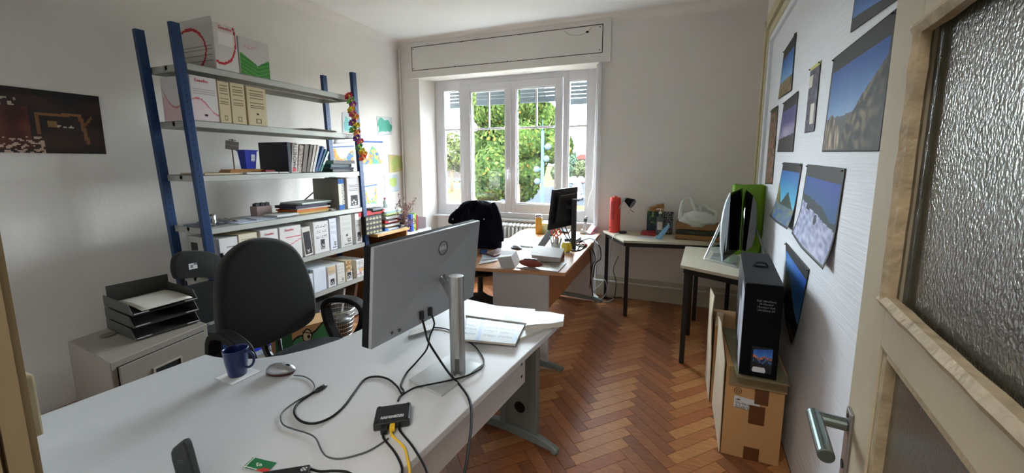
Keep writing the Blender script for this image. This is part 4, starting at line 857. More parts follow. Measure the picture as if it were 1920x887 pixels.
cable('box_cable', zz_([(746, 752), (752, 742), (775, 728), (790, 724, DZ+.013), (805, 721, DZ+.0135), (835, 715, DZ+.0135), (868, 707, DZ+.0135), (888, 699, DZ+.0135), (903, 690, DZ+.013), (907, 675), (898, 658), (885, 645), (868, 635), (840, 618), (812, 614), (800, 616)]), .0030, M_cbl, 'thin black cable curving round the monitor base to the small black box')
cable('mouse_cable', zz_([(551, 704), (570, 706), (585, 715), (590, 727), (582, 738), (560, 750), (538, 765), (527, 778), (530, 795), (548, 804), (575, 812), (592, 822), (603, 845), (615, 857), (640, 860), (680, 850), (705, 838), (728, 822)]), .0022, mat('grey_cable', (70, 72, 74), .5), 'thin grey mouse cable winding across the near desk')
# small black box with ports
t = thing('mini_computer', Zp(738, 790, DZ), 'small square black computer box with a white sticker and ports on the desk', 'computer')
c4 = [Zp(703, 765, DZ+.026), Zp(768, 752, DZ+.026), Zp(771, 787, DZ+.026), Zp(703, 793, DZ+.026)]
c_ = (c4[0]+c4[1]+c4[2]+c4[3])/4; ex = ((c4[1]-c4[0])+(c4[2]-c4[3])).normalized(); ex.z = 0; ey = V((-ex.y, ex.x, 0)); s1 = ((c4[1]-c4[0]).length+(c4[2]-c4[3]).length)/4; s2 = ((c4[0]-c4[3]).length+(c4[1]-c4[2]).length)/4
BT = Matrix((ex, ey, V((0, 0, 1)))).transposed().to_4x4(); BT.translation = (c_.x, c_.y, DZ)
m_ = MB(); m_.T = BT; m_.bx(-s1, s1, -s2, s2, .002, .026); m_.build('case', M_blksat, t, bevel=.004)
for a in (-1, 1):
    for b in (-1, 1): m_ = MB(); m_.T = BT; m_.cyl((a*s1*.82, b*s2*.82, .026), (a*s1*.82, b*s2*.82, .0285), .004, n=10); m_.build('rubber_foot', M_blkpl, t)
m_ = MB(); m_.T = BT; m_.grid(lambda a, b: V((-s1*.65+a*s1*1.3, -s2*.62+b*s2*.30, .0266)), 40, 6, lambda u, v: (40, 40, 44) if N(u*40, v*5) > .12 else (206, 208, 210)); m_.build('sticker', print_mat(), t)
m_ = MB(); m_.T = BT
for x0, x1 in ((-.028, -.010), (-.004, .012), (.018, .026)): m_.bx(x0, x1, -s2-.001, -s2+.002, .007, .020)
m_.build('port', M_dark, t)
m_ = MB(); m_.T = BT; m_.bx(-.004, .010, -s2-.022, -s2-.0005, .008, .021); yp = mat('yellow_cable', (224, 180, 40), .5); tag(m_.build('network_plug', yp, origin=BT@V((0, -s2, .01)), bevel=.001), 'yellow network plug in the front of the small black computer box', 'plug')
cable('network_cable', [BT@V((.003, -s2-.023, .014)), BT@V((.005, -s2-.04, .012))]+zz_([(757, 838), (764, 860), (768, 884), (768, 905)]), .0036, yp, 'yellow network cable leaving the small black computer box')
cable('usb_cable', [BT@V((-.019, -s2-.02, .012)), BT@V((-.018, -s2-.04, .008))]+zz_([(738, 845), (748, 862), (754, 880), (752, 905)]), .0032, M_cbl, 'black cable hanging left of the yellow one at the small black box')
cable('usb_cable', [BT@V((.022, -s2-.004, .012)), BT@V((.024, -s2-.02, .008))]+zz_([(770, 832), (782, 850), (795, 872), (804, 895)]), .0032, M_cbl, 'black cable right of the yellow one at the small black box')
m_ = MB(); m_.T = BT; m_.bx(-.028, -.010, -s2-.024, -s2-.0012, .006, .021); tag(m_.build('usb_plug', M_blkpl, origin=BT@V((-.02, -s2, .01)), bevel=.001), 'black plug beside the yellow one in the small black computer box', 'plug')
# mug on a paper
ps = [Zp(x, y, DZ+.001) for x, y in ((404, 709), (436, 722), (490, 696), (458, 686))]
m_ = MB(); m_.prism([(p.x, p.y) for p in ps], DZ+.0006, DZ+.0018); tag(m_.build('note_paper', mat('bright_note_paper', (240, 240, 240), .7, var=.01), origin=ps[0]), 'square white paper note under the blue mug', 'paper')
mc = Zp(446, 702, DZ+.002); M_mug = mat('blue_glazed_ceramic', (24, 37, 92), .28, var=.08, coat=.3)
t = thing('mug', mc, 'dark blue mug with handle standing on a white note', 'mug')
m_ = MB(); m_.lathe(mc, [(0, .0), (.026, .0), (.028, .002), (.0345, .05), (.039, .098), (.0395, .1), (.037, .1), (.036, .096), (.031, .05), (.026, .006), (0, .005)], 32); m_.build('body', M_mug, t, smooth=True)
hd = V((RT.x, RT.y, 0)).normalized(); m_ = MB(); m_.tube(smooth_path([mc+hd*.036+V((0, 0, .088)), mc+hd*.052+V((0, 0, .088)), mc+hd*.064+V((0, 0, .070)), mc+hd*.060+V((0, 0, .045)), mc+hd*.046+V((0, 0, .030)), mc+hd*.031+V((0, 0, .030))], 5), .0045, 8); m_.build('handle', M_mug, t, smooth=True)
# mouse
mo = Zp(527, 700, DZ); t = thing('computer_mouse', mo, 'silver computer mouse with dark red underside on the near desk', 'mouse'); ax = (Zp(553, 697, DZ)-Zp(502, 697, DZ)).normalized()
Mt = Matrix((ax, V((-ax.y, ax.x, 0)), V((0, 0, 1)))).transposed().to_4x4(); Mt.translation = mo
m_ = MB(); m_.T = Mt
def halfball(m_, r, z0, zs, n=20, nv=8):
    vs = []; 
    for j in range(nv+1):
        a = pi/2*j/nv
        for i in range(n): q = 2*pi*i/n; vs.append((r[0]*cos(q)*cos(a)*(1-.0*sin(q)), r[1]*sin(q)*cos(a), z0+zs*sin(a)*(1-.18*cos(q)*cos(a))))
    fs = [(j*n+i, j*n+(i+1) % n, (j+1)*n+(i+1) % n, (j+1)*n+i) for j in range(nv) for i in range(n)]+[tuple(range(n-1, -1, -1))]; m_.add(vs, fs)
halfball(m_, (.052, .031), .012, .026); m_.build('shell', M_silver, t, smooth=True)
m_ = MB(); m_.T = Mt; m_.lathe((0, 0, 0), [(.9, .002), (1.0, .008), (.97, .0135)], 24, M=Matrix.Diagonal((.0525, .0315, 1, 1))); m_.build('base', mat('dark_red_plastic', (70, 22, 26), .3), t, smooth=True)
m_ = MB(); m_.T = Mt; m_.tube([(.0, -.030, .018), (.002, -.02, .0325), (.004, 0, .0385), (.002, .02, .0325), (.0, .030, .018)], .0006, 4); m_.build('seam', M_dark, t)
m_ = MB(); m_.T = Mt; m_.ball((.026, 0, .0325), (.009, .0035, .004), 10, 8); m_.build('wheel', M_dark, t, smooth=True)
# cordless phone standing in the foreground
p0 = Zp(356, 905, DZ); t = thing('cordless_phone', p0, 'dark grey cordless handset standing upright at the bottom left of the near desk', 'phone')
m_ = MB(); zt = .118; m_.T = Matrix.Translation(p0) @ Matrix.Rotation(.33, 4, 'Z') @ Matrix.Rotation(-.12, 4, 'Y'); 
prof = [(-.020, 0), (.024, 0), (.023, .075), (.022, .100), (.019, .112), (.006, .110), (-.012, .098), (-.019, .088), (-.021, .07)]
m_.prism(prof, -.010, .010, M=Matrix(((1, 0, 0, 0), (0, 0, 1, 0), (0, 1, 0, 0), (0, 0, 0, 1)))); m_.build('handset', mat('dark_grey_handset', (46, 49, 50), .5), t, bevel=.004, seg=3)
m_ = MB(); m_.T = Matrix.Translation(p0) @ Matrix.Rotation(.33, 4, 'Z'); m_.bx(-.022, .026, -.014, .014, 0, .012); m_.build('cradle', M_blkpl, t, bevel=.003)
m_ = MB(); m_.T = Matrix.Translation(p0) @ Matrix.Rotation(.33, 4, 'Z') @ Matrix.Rotation(-.12, 4, 'Y'); 
for z in (.062, .067): m_.bx(-.006, .010, -.0108, -.0100, z, z+.002)
m_.build('earpiece_mark', mat('grey_mark', (84, 86, 88), .5), t)
# green wrapper and black battery pack with cable
wr = [Zp(x, y, DZ+.001) for x, y in ((455, 877), (500, 888), (516, 868), (475, 858))]
s_ = sheet('sweet_wrapper', wr[0], wr[1]-wr[0], wr[3]-wr[0], 24, 14, lambda u, v: (196, 60, 50) if (u > .55 and v < .35 and u-v > .4) else ((206, 222, 206) if (u-.45)**2*2+(v-.5)**2 < .03 and N(u*20, v*20) > -.1 else ((228, 232, 226) if abs(v-.1) < .04 or abs(u-.06) < .02 else (22, 110, 62))), wave=lambda a, b: .001*sin(a*9)*sin(b*3)+.001); tag(s_, 'green printed wrapper by the black pack at the bottom edge', 'wrapper')
p0 = Zp(535, 890, DZ); t = thing('battery_pack', p0, 'flat black pack with small white print at the bottom edge of the desk', 'charger')
c4 = [Zp(492, 884, DZ+.016), Zp(582, 870, DZ+.016), Zp(576, 900, DZ+.016), Zp(486, 912, DZ+.016)]
m_ = MB(); m_.hexa([V((p.x, p.y, DZ+.001)) for p in (c4[3], c4[2], c4[1], c4[0])]+[c4[3], c4[2], c4[1], c4[0]]); m_.build('case', M_blksat, t, bevel=.003)
sheet('printed_mark', Zp(562, 884, DZ+.0166), Zp(574, 882, DZ+.0166)-Zp(562, 884, DZ+.0166), Zp(565, 877, DZ+.0166)-Zp(562, 884, DZ+.0166), 6, 4, lambda u, v: (190, 190, 194) if (int(u*6)+int(v*4)) % 3 else (30, 30, 34), t)
cable('pack_cable', zz_([(583, 880), (600, 884), (625, 883), (650, 885), (670, 895)]), .003, M_cbl, 'black cable leaving the flat black pack along the bottom edge')
# open magazine and papers at the far corner
def lying(name, pts, h, z0, paint, label, cat, group=None, nu=24, nv=30, wv=None):
    P = [Zp(x, y, z0+h) for x, y in pts]; m_ = MB()
    m_.prism([(p.x, p.y) for p in P], z0, z0+h-.0004); t = m_.build(name, mat('offwhite_pages', (196, 190, 180), .8), origin=P[0]); tag(t, label, cat, group)
    if paint:
        m_ = MB(); m_.grid(lambda a, b: P[0].lerp(P[1], a).lerp(P[3].lerp(P[2], a), b)+V((0, 0, .0003+(wv(a, b) if wv else 0))), nu, nv, paint); m_.build('printed_page', print_mat(.4), t, smooth=True)
    return t
zq = DZ+.001; GP1 = 'papers at the far corner of the near desk'
lying('paper_stack', ((975, 634), (1034, 612), (1000, 594), (940, 610)), .012, zq, lambda u, v: (200, 202, 206), 'white paper stack sticking out right of the magazine', 'papers', GP1)
lying('paper_stack', ((985, 612), (1056, 604), (1058, 590), (1000, 583)), .022, zq+.0125, lambda u, v: (206, 208, 212) if N(u*3, v*9) > -.4 else (190, 193, 198), 'white papers with ragged edges overhanging the far desk edge', 'papers', GP1, wv=lambda a, b: .002*sin(a*7+b*4)+.002)
def page(u, v):
    if .25 < u < .31: return (92, 136, 182)
    if u > .92 and v > .1: return (140, 176, 206)
    c = (166, 174, 176)
    if v < .9 and v > .08 and (u < .22 or .36 < u < .6 or .64 < u < .9) and (v*34) % 1 < .45 and N(u*22, int(v*34)*2.3) > -.28: c = (108, 116, 122)
    return c
lying('open_magazine', ((868, 636), (966, 645), (986, 605), (878, 590)), .009, zq+.0125, page, 'open magazine lying with printed blue and white pages beside the monitor stand', 'magazine', GP1, 60, 40, wv=lambda a, b: .003*sin(b*3))
lying('magazine_cover', ((873, 591), (988, 606), (1004, 580), (882, 569)), .014, zq+.014, lambda u, v: (44, 44, 52) if (v < .25 and u > .62 and u < .92) else ((170, 168, 60) if u > .96 else (148, 154, 152) if N(u*4, v*8) > -.2 else (134, 141, 141)), 'pale closed magazine with a dark bar behind the open pages', 'magazine', GP1, 40, 16)
m_ = MB(); P = [Zp(x, y, DZ+.003) for x, y in ((765, 634), (770, 624), (815, 610), (812, 620))]; m_.prism([(p.x, p.y) for p in P], DZ+.0006, DZ+.012); tag(m_.build('clear_sachet', mat('clear_plastic', (205, 210, 212), .2, trans=.5), origin=P[0]), 'small clear plastic piece under the bottom edge of the big monitor', 'packet')
# ================================================================== OFFICE CHAIR AT THE NEAR DESK
YZ = Matrix(((0, 0, 1, 0), (1, 0, 0, 0), (0, 1, 0, 0), (0, 0, 0, 1)))   # prism plane (y,z) extruded along x
t = thing('office_chair', (-1.72, 1.34, 0), 'dark charcoal swivel office chair with loop armrests facing the near desk', 'chair')
bx_ = -1.94
pxo = [(100, 640), (90, 560), (86, 400), (100, 285), (150, 190), (240, 115), (340, 84), (440, 88), (530, 130), (592, 210), (632, 310), (662, 420), (668, 500), (655, 560), (600, 612), (520, 655), (430, 695), (340, 735), (240, 740), (140, 715)]
pl_ = [Xp(380+x/3.169, 420+y/3.169, bx_) for x, y in pxo]; pl2 = smooth_path(pl_+[pl_[0]], 3)[:-1]
m_ = MB(); m_.prism([(p.y, p.z) for p in pl2], bx_-.045, bx_+.02, M=YZ); m_.build('backrest', M_fabric, t, bevel=.022, seg=4, smooth=True)
cy_ = sum(p.y for p in pl2)/len(pl2)
m_ = MB(); m_.T = Matrix.Translation((-1.70, 1.345, 0)); sq = [(.245*abs(cos(a))**.75*(1 if cos(a) > 0 else -1), .245*abs(sin(a))**.75*(1 if sin(a) > 0 else -1)) for a in [2*pi*i/36 for i in range(36)]]
m_.prism(sq, .425, .50); m_.build('seat', mat('seat_fabric', (38, 40, 44), .95, var=.12, scale=40, bump=.3, bscale=400), t, bevel=.028, seg=4, smooth=True)
m_ = MB(); m_.T = Matrix.Translation((-1.70, 1.345, 0)); m_.prism([(x*.9, y*.9) for x, y in sq], .405, .43); m_.build('seat_shell', M_blkpl, t)
m_ = MB(); m_.tube(smooth_path([(-1.74, 1.33, .40), (-1.92, 1.33, .42), (-2.03, 1.33, .50), (-2.01, 1.33, .75), (-1.99, 1.33, .85)], 5), .018, 8); m_.box((-1.99, 1.33, .80), (.02, .09, .22)); m_.build('back_bracket', M_blkpl, t)
m_ = MB(); m_.cyl((-1.70, 1.345, .10), (-1.70, 1.345, .41), .026, n=14); m_.cyl((-1.70, 1.345, .10), (-1.70, 1.345, .24), .034, n=14); m_.box((-1.70, 1.345, .395), (.2, .16, .03)); m_.build('gas_column', M_blksat, t, smooth=False)
for k in range(5):
    a = k*2*pi/5+.3; e = V((-1.70+.27*cos(a), 1.345+.27*sin(a), .075)); m_ = MB(); m_.tube([(-1.70, 1.345, .115), e.lerp(V((-1.70, 1.345, .11)), .4), e], [.028, .022, .016], 8); lg = m_.build('base_arm', M_blkpl, t, smooth=True)
    for s_ in (-1, 1):
        tx = V((-sin(a), cos(a), 0))*.014*s_; q = V((e.x, e.y, .0275)); m_ = MB(); m_.cyl(q+tx*.5, q+tx*1.5, .027, n=14); m_.build('caster', M_blksat, lg)
def arm(pxs, ypl, w=.035, r=.016):
    P = [Yp(x, y, ypl) for x, y in pxs]; sp_ = smooth_path(P+[P[0]], 5)[:-1]; m_ = MB(); n = len(sp_); vs = []
    for i, p in enumerate(sp_):
        d = (sp_[(i+1) % n]-sp_[i-1]).normalized(); nn = V((0, 1, 0)).cross(d).normalized()
        vs += [p+nn*r+V((0, w*.8, 0)), p+nn*r-V((0, w*.8, 0)), p-nn*r*.9-V((0, w*.8, 0)), p-nn*r*.9+V((0, w*.8, 0))]
    m_.add(vs, [(i*4+k, i*4+(k+1) % 4, ((i+1) % n)*4+(k+1) % 4, ((i+1) % n)*4+k) for i in range(n) for k in range(4)]); return m_.build('armrest', mat('armrest_black', (12, 12, 13), .5, spec=.3), t, bevel=.006, seg=3)
arm([(613, 590), (611, 572), (622, 561), (642, 560), (664, 564), (680, 577), (682, 600), (674, 620), (662, 634), (652, 650), (640, 652), (630, 632), (619, 610)], 1.625)
arm([(400, 665), (400, 640), (406, 629), (420, 628), (436, 636), (452, 648), (462, 662), (468, 690), (440, 710), (410, 700)], 1.03)
for yy in (1.06, 1.61): m_ = MB(); m_.bx(-1.78, -1.62, min(yy, 1.335)+.0 if yy < 1.3 else 1.36, 1.33 if yy < 1.3 else yy, .385, .400); m_.build('arm_bracket', M_blksat, t)
# ================================================================== VISITOR CHAIR
t = thing('visitor_chair', (-2.5, 1.42, 0), 'black visitor chair with a small white label on its back, behind the office chair', 'chair')
px2 = [(331, 524), (326, 512), (325, 495), (330, 480), (345, 472), (370, 470), (395, 473), (412, 482), (420, 497), (424, 515), (421, 526), (400, 522), (375, 520), (350, 522)]
P = smooth_path([Xp(x, y, -2.74) for x, y in px2+[px2[0]]], 3)[:-1]; m_ = MB(); m_.prism([(p.y, p.z) for p in P], -2.775, -2.73, M=YZ); bk = m_.build('backrest', mat('visitor_fabric', (34, 35, 33), .95, var=.1, scale=40, bump=.25, bscale=350), t, bevel=.014, seg=3, smooth=True)
c = Xp(362, 499, -2.728); sheet('label', c+V((0, -.022, -.018)), (0, .044, 0), (0, 0, .036), 10, 8, lambda u, v: (110, 110, 112) if (.2 < u < .5 and .2 < v < .8) or (u > .6 and v > .6) else (206, 206, 206), bk)
y0c, y1c = 1.345, Xp(424, 515, -2.74).y
m_ = MB(); m_.bx(-2.72, -2.26, y0c+.01, y1c-.0, .425, .475); m_.build('seat', mat('visitor_seat_black', (18, 18, 18), .95), t, bevel=.02, seg=3)
m_ = MB(); m_.T = Matrix.Translation((-2.735, (y0c+y1c)/2, .48)); m_.bx(-.022, .0, -.14, .14, 0, .27); m_.build('lower_back', mat('visitor_seat_black', (0, 0, 0)), t, bevel=.01)
for yy in (y0c+.02, y1c+.005):
    for (x0, x1) in ((-2.72, -2.76), (-2.30, -2.26)):
        m_ = MB(); m_.tube([(x0, yy, .45), (x1, yy, .012)], .0115, 8); m_.build('leg', M_blkpl, t, smooth=True)
    m_ = MB(); m_.tube(smooth_path([(-2.28, yy, .455), (-2.68, yy, .455), (-2.76, yy, .50), (-2.775, yy, .80), (-2.77, yy, .90)], 5), .0115, 8); m_.build('back_frame', M_blksat, t, smooth=True)
# ================================================================== FILING CABINET WITH LETTER TRAYS
CZ = .60; a, b, c, d = V((-2.82, .885, 0)), V((-2.335, .845, 0)), V((-2.415, 1.275, 0)), V((-2.90, 1.32, 0))
M_cab = mat('taupe_steel', (146, 137, 127), .5, var=.03, scale=4)
t = thing('filing_cabinet', (-2.6, 1.08, 0), 'low beige-grey metal filing cabinet at the left wall under the letter trays', 'cabinet')
def up(p, z): return V((p.x, p.y, z))
m_ = MB(); m_.hexa([up(p, 0) for p in (a, b, c, d)]+[up(p, CZ-.0) for p in (a, b, c, d)]); m_.build('body', M_cab, t, bevel=.004)
fd = (c-b).normalized(); fn2 = V((fd.y, -fd.x, 0)); w = (c-b).length
FT = Matrix((fd, V((0, 0, 1)), fn2)).transposed().to_4x4(); FT.translation = b
for z0, z1 in ((.33, .565), (.06, .315)):
    m_ = MB(); m_.T = FT; m_.bx(.022, w-.022, z0-.004, z1+.004, .0002, .0012); m_.build('drawer_gap', M_dark, t)
    m_ = MB(); m_.T = FT; m_.bx(.027, w-.027, z0, z1, .001, .010); dr = m_.build('drawer', M_cab, t, bevel=.002)
    zc = (z0+z1)/2+.02; m_ = MB(); m_.T = FT; m_.bx(w/2-.06, w/2+.06, zc-.018, zc+.018, .010, .0115); m_.build('handle_recess', M_dark, dr)
    m_ = MB(); m_.T = FT; frame_ = [(w/2-.066, w/2+.066, zc+.016, zc+.024), (w/2-.066, w/2+.066, zc-.024, zc-.016), (w/2-.066, w/2-.058, zc-.02, zc+.02), (w/2+.058, w/2+.066, zc-.02, zc+.02)]
    for q in frame_: m_.bx(*q, .010, .0155)
    m_.build('handle', mat('handle_taupe', (176, 168, 156), .4), dr)
M_tray = mat('grey_tray_plastic', (62, 62, 58), .45)
sheet_ = None
td = thing('letter_tray_tower', (-2.62, 1.10, CZ), 'three stacked dark grey letter trays with a sheet of paper in the top one', 'tray')
f_ = (d-a).normalized(); s_n = (b-a).normalized()
TT = Matrix((s_n, V((-s_n.y, s_n.x, 0)), V((0, 0, 1)))).transposed().to_4x4(); o_ = Zp(210, 622, CZ); TT.translation = a.lerp(c, .5)+V((-.03, .075, CZ))
for k in range(3):
    z0 = .004+k*.064; m_ = MB(); m_.T = TT
    m_.bx(-.165, .165, -.135, .135, z0, z0+.003)
    for yy in (-.135, .132): m_.hexa([(-.165, yy, z0), (.165, yy, z0), (.165, yy+.003, z0), (-.165, yy+.003, z0), (-.165, yy, z0+.060), (.12, yy, z0+.054), (.12, yy+.003, z0+.054), (-.165, yy+.003, z0+.060)])
    m_.bx(-.168, -.165, -.135, .135, z0, z0+.05); m_.bx(.162, .166, -.135, -.07, z0, z0+.012); m_.bx(.162, .166, .07, .135, z0, z0+.012); m_.build('tray', M_tray, td, bevel=.0012)
    for s_ in (-1, 1): m_ = MB(); m_.T = TT; m_.tube([(.166, s_*.130, z0+.008), (.168, s_*.075, z0+.010)], .0028, 6); m_.build('label_holder', mat('clear_label_holder', (190, 192, 194), .15), td)
z0 = .004+2*.064+.004; m_ = MB(); m_.T = TT; m_.bx(-.17, -.166, -.12, .14, .05, .235); m_.build('back_plate', M_tray, td)
m_ = MB(); m_.T = TT; m_.grid(lambda a_, b_: V((-.14+a_*.31, -.10+b_*.21, z0+.012+.008*sin(a_*3)+.004*b_)), 10, 8); tag(m_.build('paper_sheet', mat('greyish_paper', (200, 196, 186), .8), smooth=True, origin=TT@V((0, 0, z0)), solid=.001), 'white sheet of paper lying in the top letter tray', 'paper')
m_ = MB(); p = Zp(176, 630, CZ); m_.lathe((p.x+.06, p.y+.03, CZ+.0005), [(.0, 0), (.03, 0), (.033, .002), (.028, .006), (0, .005)], 20); tag(m_.build('small_dish', mat('grey_brown_dish', (104, 94, 86), .5), origin=p), 'small flat grey dish on the cabinet beside the trays', 'dish')
# ================================================================== BOX WITH CROCODILE DRAWING, WASTE BASKET
def croc(u, v):
    u, v = (u-.24)/.80, v-.10
    base = (206, 164, 118); k = (24, 30, 24); g = (74, 150, 100)
    top = .62+.30*u+.05*sin(u*9)-(.5*(u-.85)**2*8 if u > .85 else 0); bot = .30+.22*u if u > .35 else -.2
    c = base
    if u < .97 and bot < v < top: c = g
    if u < .99 and (abs(v-top) < .022): c = k
    if u > .35 and abs(v-bot) < .018: c = k
    if u > .5 and bot-.07 < v < bot-.015: c = (228, 226, 214) if abs(((u*14) % 1)-.5) < .32*(1-(bot-.015-v)/.07)+.08 else base
    if u > .32 and u < .36 and v < .32: c = k
    e = ((u-.40)*1.25)**2+(v-.70)**2
    if e < .0150: c = (214, 206, 176)
    if .0125 < e < .0205: c = k
    if ((u-.43)*1.2)**2+(v-.68)**2 < .0016: c = k
    if abs(v-(.80-.35*(u-.30))) < .012 and .30 < u < .5: c = k
    if ((u-.86))**2+((v-.74))**2 < .0004: c = k
    if abs(v-.38) < .018 and .14 < u < .28: c = k
    if u < .06: c = (48, 104, 70)
    return c
t = thing('printed_carton', (-2.36, 1.86, 0), 'brown carton with a green cartoon crocodile head, behind the chair seat', 'box')
A_, B_ = V((-2.44, 1.66, 0)), V((-2.26, 2.02, 0)); P1 = Lp(618, 600, A_, B_); zt = P1.z; B_ = V((P1.x, P1.y, 0)); A2 = Lp(516, 640, A_, B_); A_ = V((A2.x, A2.y, 0)); dd = (B_-A_).normalized(); nn = V((-dd.y, dd.x, 0)); nn = nn if nn.x < 0 else -nn
m_ = MB(); m_.hexa([A_, B_, B_+nn*.20, A_+nn*.20, A_+V((0, 0, zt)), B_+V((0, 0, zt)), B_+nn*.20+V((0, 0, zt)), A_+nn*.20+V((0, 0, zt))]); m_.build('body', M_cardb, t, bevel=.002)
sheet('printed_drawing', A_-nn*.002, B_-A_, V((0, 0, zt)), 90, 60, croc, t, .8)
bc = Xp(635, 660, -2.42); bc = V((-2.36, 2.32, 0)); rimz = Lp(635, 572, (bc.x-.1, bc.y-.2), (bc.x+.2, bc.y+.4)).z
bc = Zp(634, 578, .30); t = thing('waste_basket', (bc.x, bc.y, 0), 'silver wire mesh waste basket with a dark liner behind the armrest', 'basket')
m_ = MB(); Mw = mat('silver_wire', (190, 190, 186), .3, metal=.6)
for k in range(9): z = .01+k*.036; r = .085+.045*z/.30; m_.tube([(bc.x+r*cos(a), bc.y+r*sin(a), z) for a in [2*pi*i/32 for i in range(32)]], .0022 if k < 8 else .006, 5, closed=True)
for i in range(44): a = 2*pi*i/44; m_.tube([(bc.x+.085*cos(a), bc.y+.085*sin(a), .01), (bc.x+.13*cos(a), bc.y+.13*sin(a), .30)], .0010, 3)
tag(m_.build('wire_mesh', Mw, t), kind='stuff')
m_ = MB(); m_.lathe((bc.x, bc.y, .012), [(0, 0), (.078, 0), (.100, .16), (.104, .20)], 24); m_.build('liner', mat('dark_bin_liner', (52, 52, 48), .35, var=.3, scale=30), t, smooth=True)
# ================================================================== SECOND DESK (beech top) BY THE WINDOW
d2 = [(-.696, 2.544), (-.748, 4.17), (-1.49, 4.20), (-1.61, 4.17), (-1.632, 3.96), (-1.585, 3.63), (-1.575, 3.42), (-1.60, 3.27), (-1.70, 3.15), (-1.82, 3.07), (-2.0, 3.0), (-2.03, 2.32)]
t = thing('wave_desk', (-1.3, 3.2, 0), 'beech-topped wave desk by the window with grey end panels', 'desk')
m_ = MB(); m_.prism(d2, DZ-.025, DZ); m_.build('desktop', M_beech, t, bevel=.003)
m_ = MB()
for i in range(len(d2)):
    a, b = V((*d2[i], 0)), V((*d2[(i+1) % len(d2)], 0)); 
zl = Xp(1027, 579, -.82).z
m_ = MB(); m_.bx(-.835, -.815, 2.552, 4.0, zl, DZ-.026); m_.build('modesty_panel', M_beechd, t)
for (yy, x0, x1) in ((2.525, -1.25, -.812), (4.02, -1.3, -.79)):
    m_ = MB(); m_.bx(x0, x1, yy-.012, yy+.012, .05, DZ-.026); pn = m_.build('end_panel', M_lamside, t, bevel=.002)
    m_ = MB(); tri_foot(m_, (x1+.12, yy, 0), (x0-.2, yy, 0)); m_.build('foot', M_greym, pn, bevel=.006)
zd2 = DZ+.001
def pbox(name, pts, h, z0, material, label, cat, group=None, bevel=.002, top=None, parent=None):
    P = [Zp(x, y, z0) for x, y in pts]; m_ = MB(); m_.prism([(p.x, p.y) for p in P], z0+.0005, z0+h); o = m_.build(name, material, parent, origin=None if parent else P[0], bevel=bevel)
    return tag(o, label, cat, group)
GD = 'papers on the beech desk'
pbox('notebook', ((897, 497), (932, 490), (945, 481), (905, 478)), .006, zd2, M_paper, 'white pad lying near the front left of the beech desk', 'papers', GD)
pbox('notebook', ((905, 488), (935, 484), (940, 476), (903, 476)), .004, zd2+.007, mat('bluish_paper', (0, 0, 0)), 'pale blue-white card on the white pad under the phone', 'papers', GD)
t = thing('mobile_phone', Zp(905, 474, DZ+.012), 'small dark blue mobile phone on the pale card on the beech desk', 'phone')
P = [Zp(x, y, DZ+.014) for x, y in ((898, 476), (914, 477), (915, 470), (901, 469))]; m_ = MB(); m_.prism([(p.x, p.y) for p in P], DZ+.0125, DZ+.024); m_.build('body', mat('phone_blue', (30, 44, 84), .3), t, bevel=.002)
c = sum(P, V())/4; m_ = MB(); m_.prism([tuple((V((p.x, p.y, 0)).lerp(V((c.x, c.y, 0)), .3)).to_2d()) for p in P], DZ+.0242, DZ+.0248); m_.build('screen', mat('phone_screen', (60, 80, 120), .1), t)
pbox('leather_wallet', ((911, 478), (926, 483), (950, 474), (935, 468)), .016, zd2+.0115, mat('brown_leather', (92, 52, 46), .5, var=.3, scale=30), 'dark reddish-brown open wallet beside the small phone', 'wallet', None, .004)
pbox('paper_sheet', ((925, 465), (1000, 470), (1010, 448), (948, 447)), .001, zd2, M_paper, 'white sheet lying under the keyboard on the beech desk', 'papers', GD, 0)
pbox('paper_sheet', ((1010, 476), (1070, 476), (1090, 440), (1030, 440)), .0014, zd2, mat('white_paper', (0, 0, 0)), 'large white sheet lying under the second monitor', 'papers', GD, 0)
pbox('paper_sheet', ((1085, 452), (1112, 455), (1122, 440), (1100, 438)), .0014, zd2, mat('white_paper', (0, 0, 0)), 'white sheet at the far right corner of the beech desk', 'papers', GD, 0)
# keyboard
P = [Zp(x, y, DZ+.016) for x, y in ((962, 459), (1008, 463), (1018, 450), (975, 447))]
t = thing('keyboard', (P[0].x, P[0].y, DZ+.002), 'white slim keyboard in front of the second monitor', 'keyboard'); c = sum(P, V())/4; 
m_ = MB(); m_.prism([(p.x, p.y) for p in P], DZ+.003, DZ+.014); m_.build('case', M_white, t, bevel=.002)
m_ = MB()
for i in range(14):
    for j in range(5):
        q = [P[0].lerp(P[1], a_).lerp(P[3].lerp(P[2], a_), b_) for a_, b_ in (((i+.12)/14, (j+.12)/5), ((i+.88)/14, (j+.12)/5), ((i+.88)/14, (j+.88)/5), ((i+.12)/14, (j+.88)/5))]; m_.prism([(p.x, p.y) for p in q], DZ+.0141, DZ+.017)
tag(m_.build('keys', mat('key_grey', (206, 208, 208), .5), t), kind='stuff')
q = Zp(968, 466, DZ); t = thing('computer_mouse', q, 'silver and black mouse between wallet and keyboard on the beech desk', 'mouse')
m_ = MB(); m_.T = Matrix.Translation(q) @ Matrix.Rotation(-.5, 4, 'Z'); halfball(m_, (.062, .034), .004, .032); m_.build('shell', M_silver, t, smooth=True)
m_ = MB(); m_.T = Matrix.Translation(q+V((0, 0, .001))) @ Matrix.Rotation(-.5, 4, 'Z'); m_.lathe((0, 0, 0), [(.9, 0), (1, .004), (1.02, .012), (.96, .014)], 20, M=Matrix.Diagonal((.065, .037, 1, 1))); m_.build('base', M_blksat, t, smooth=True)
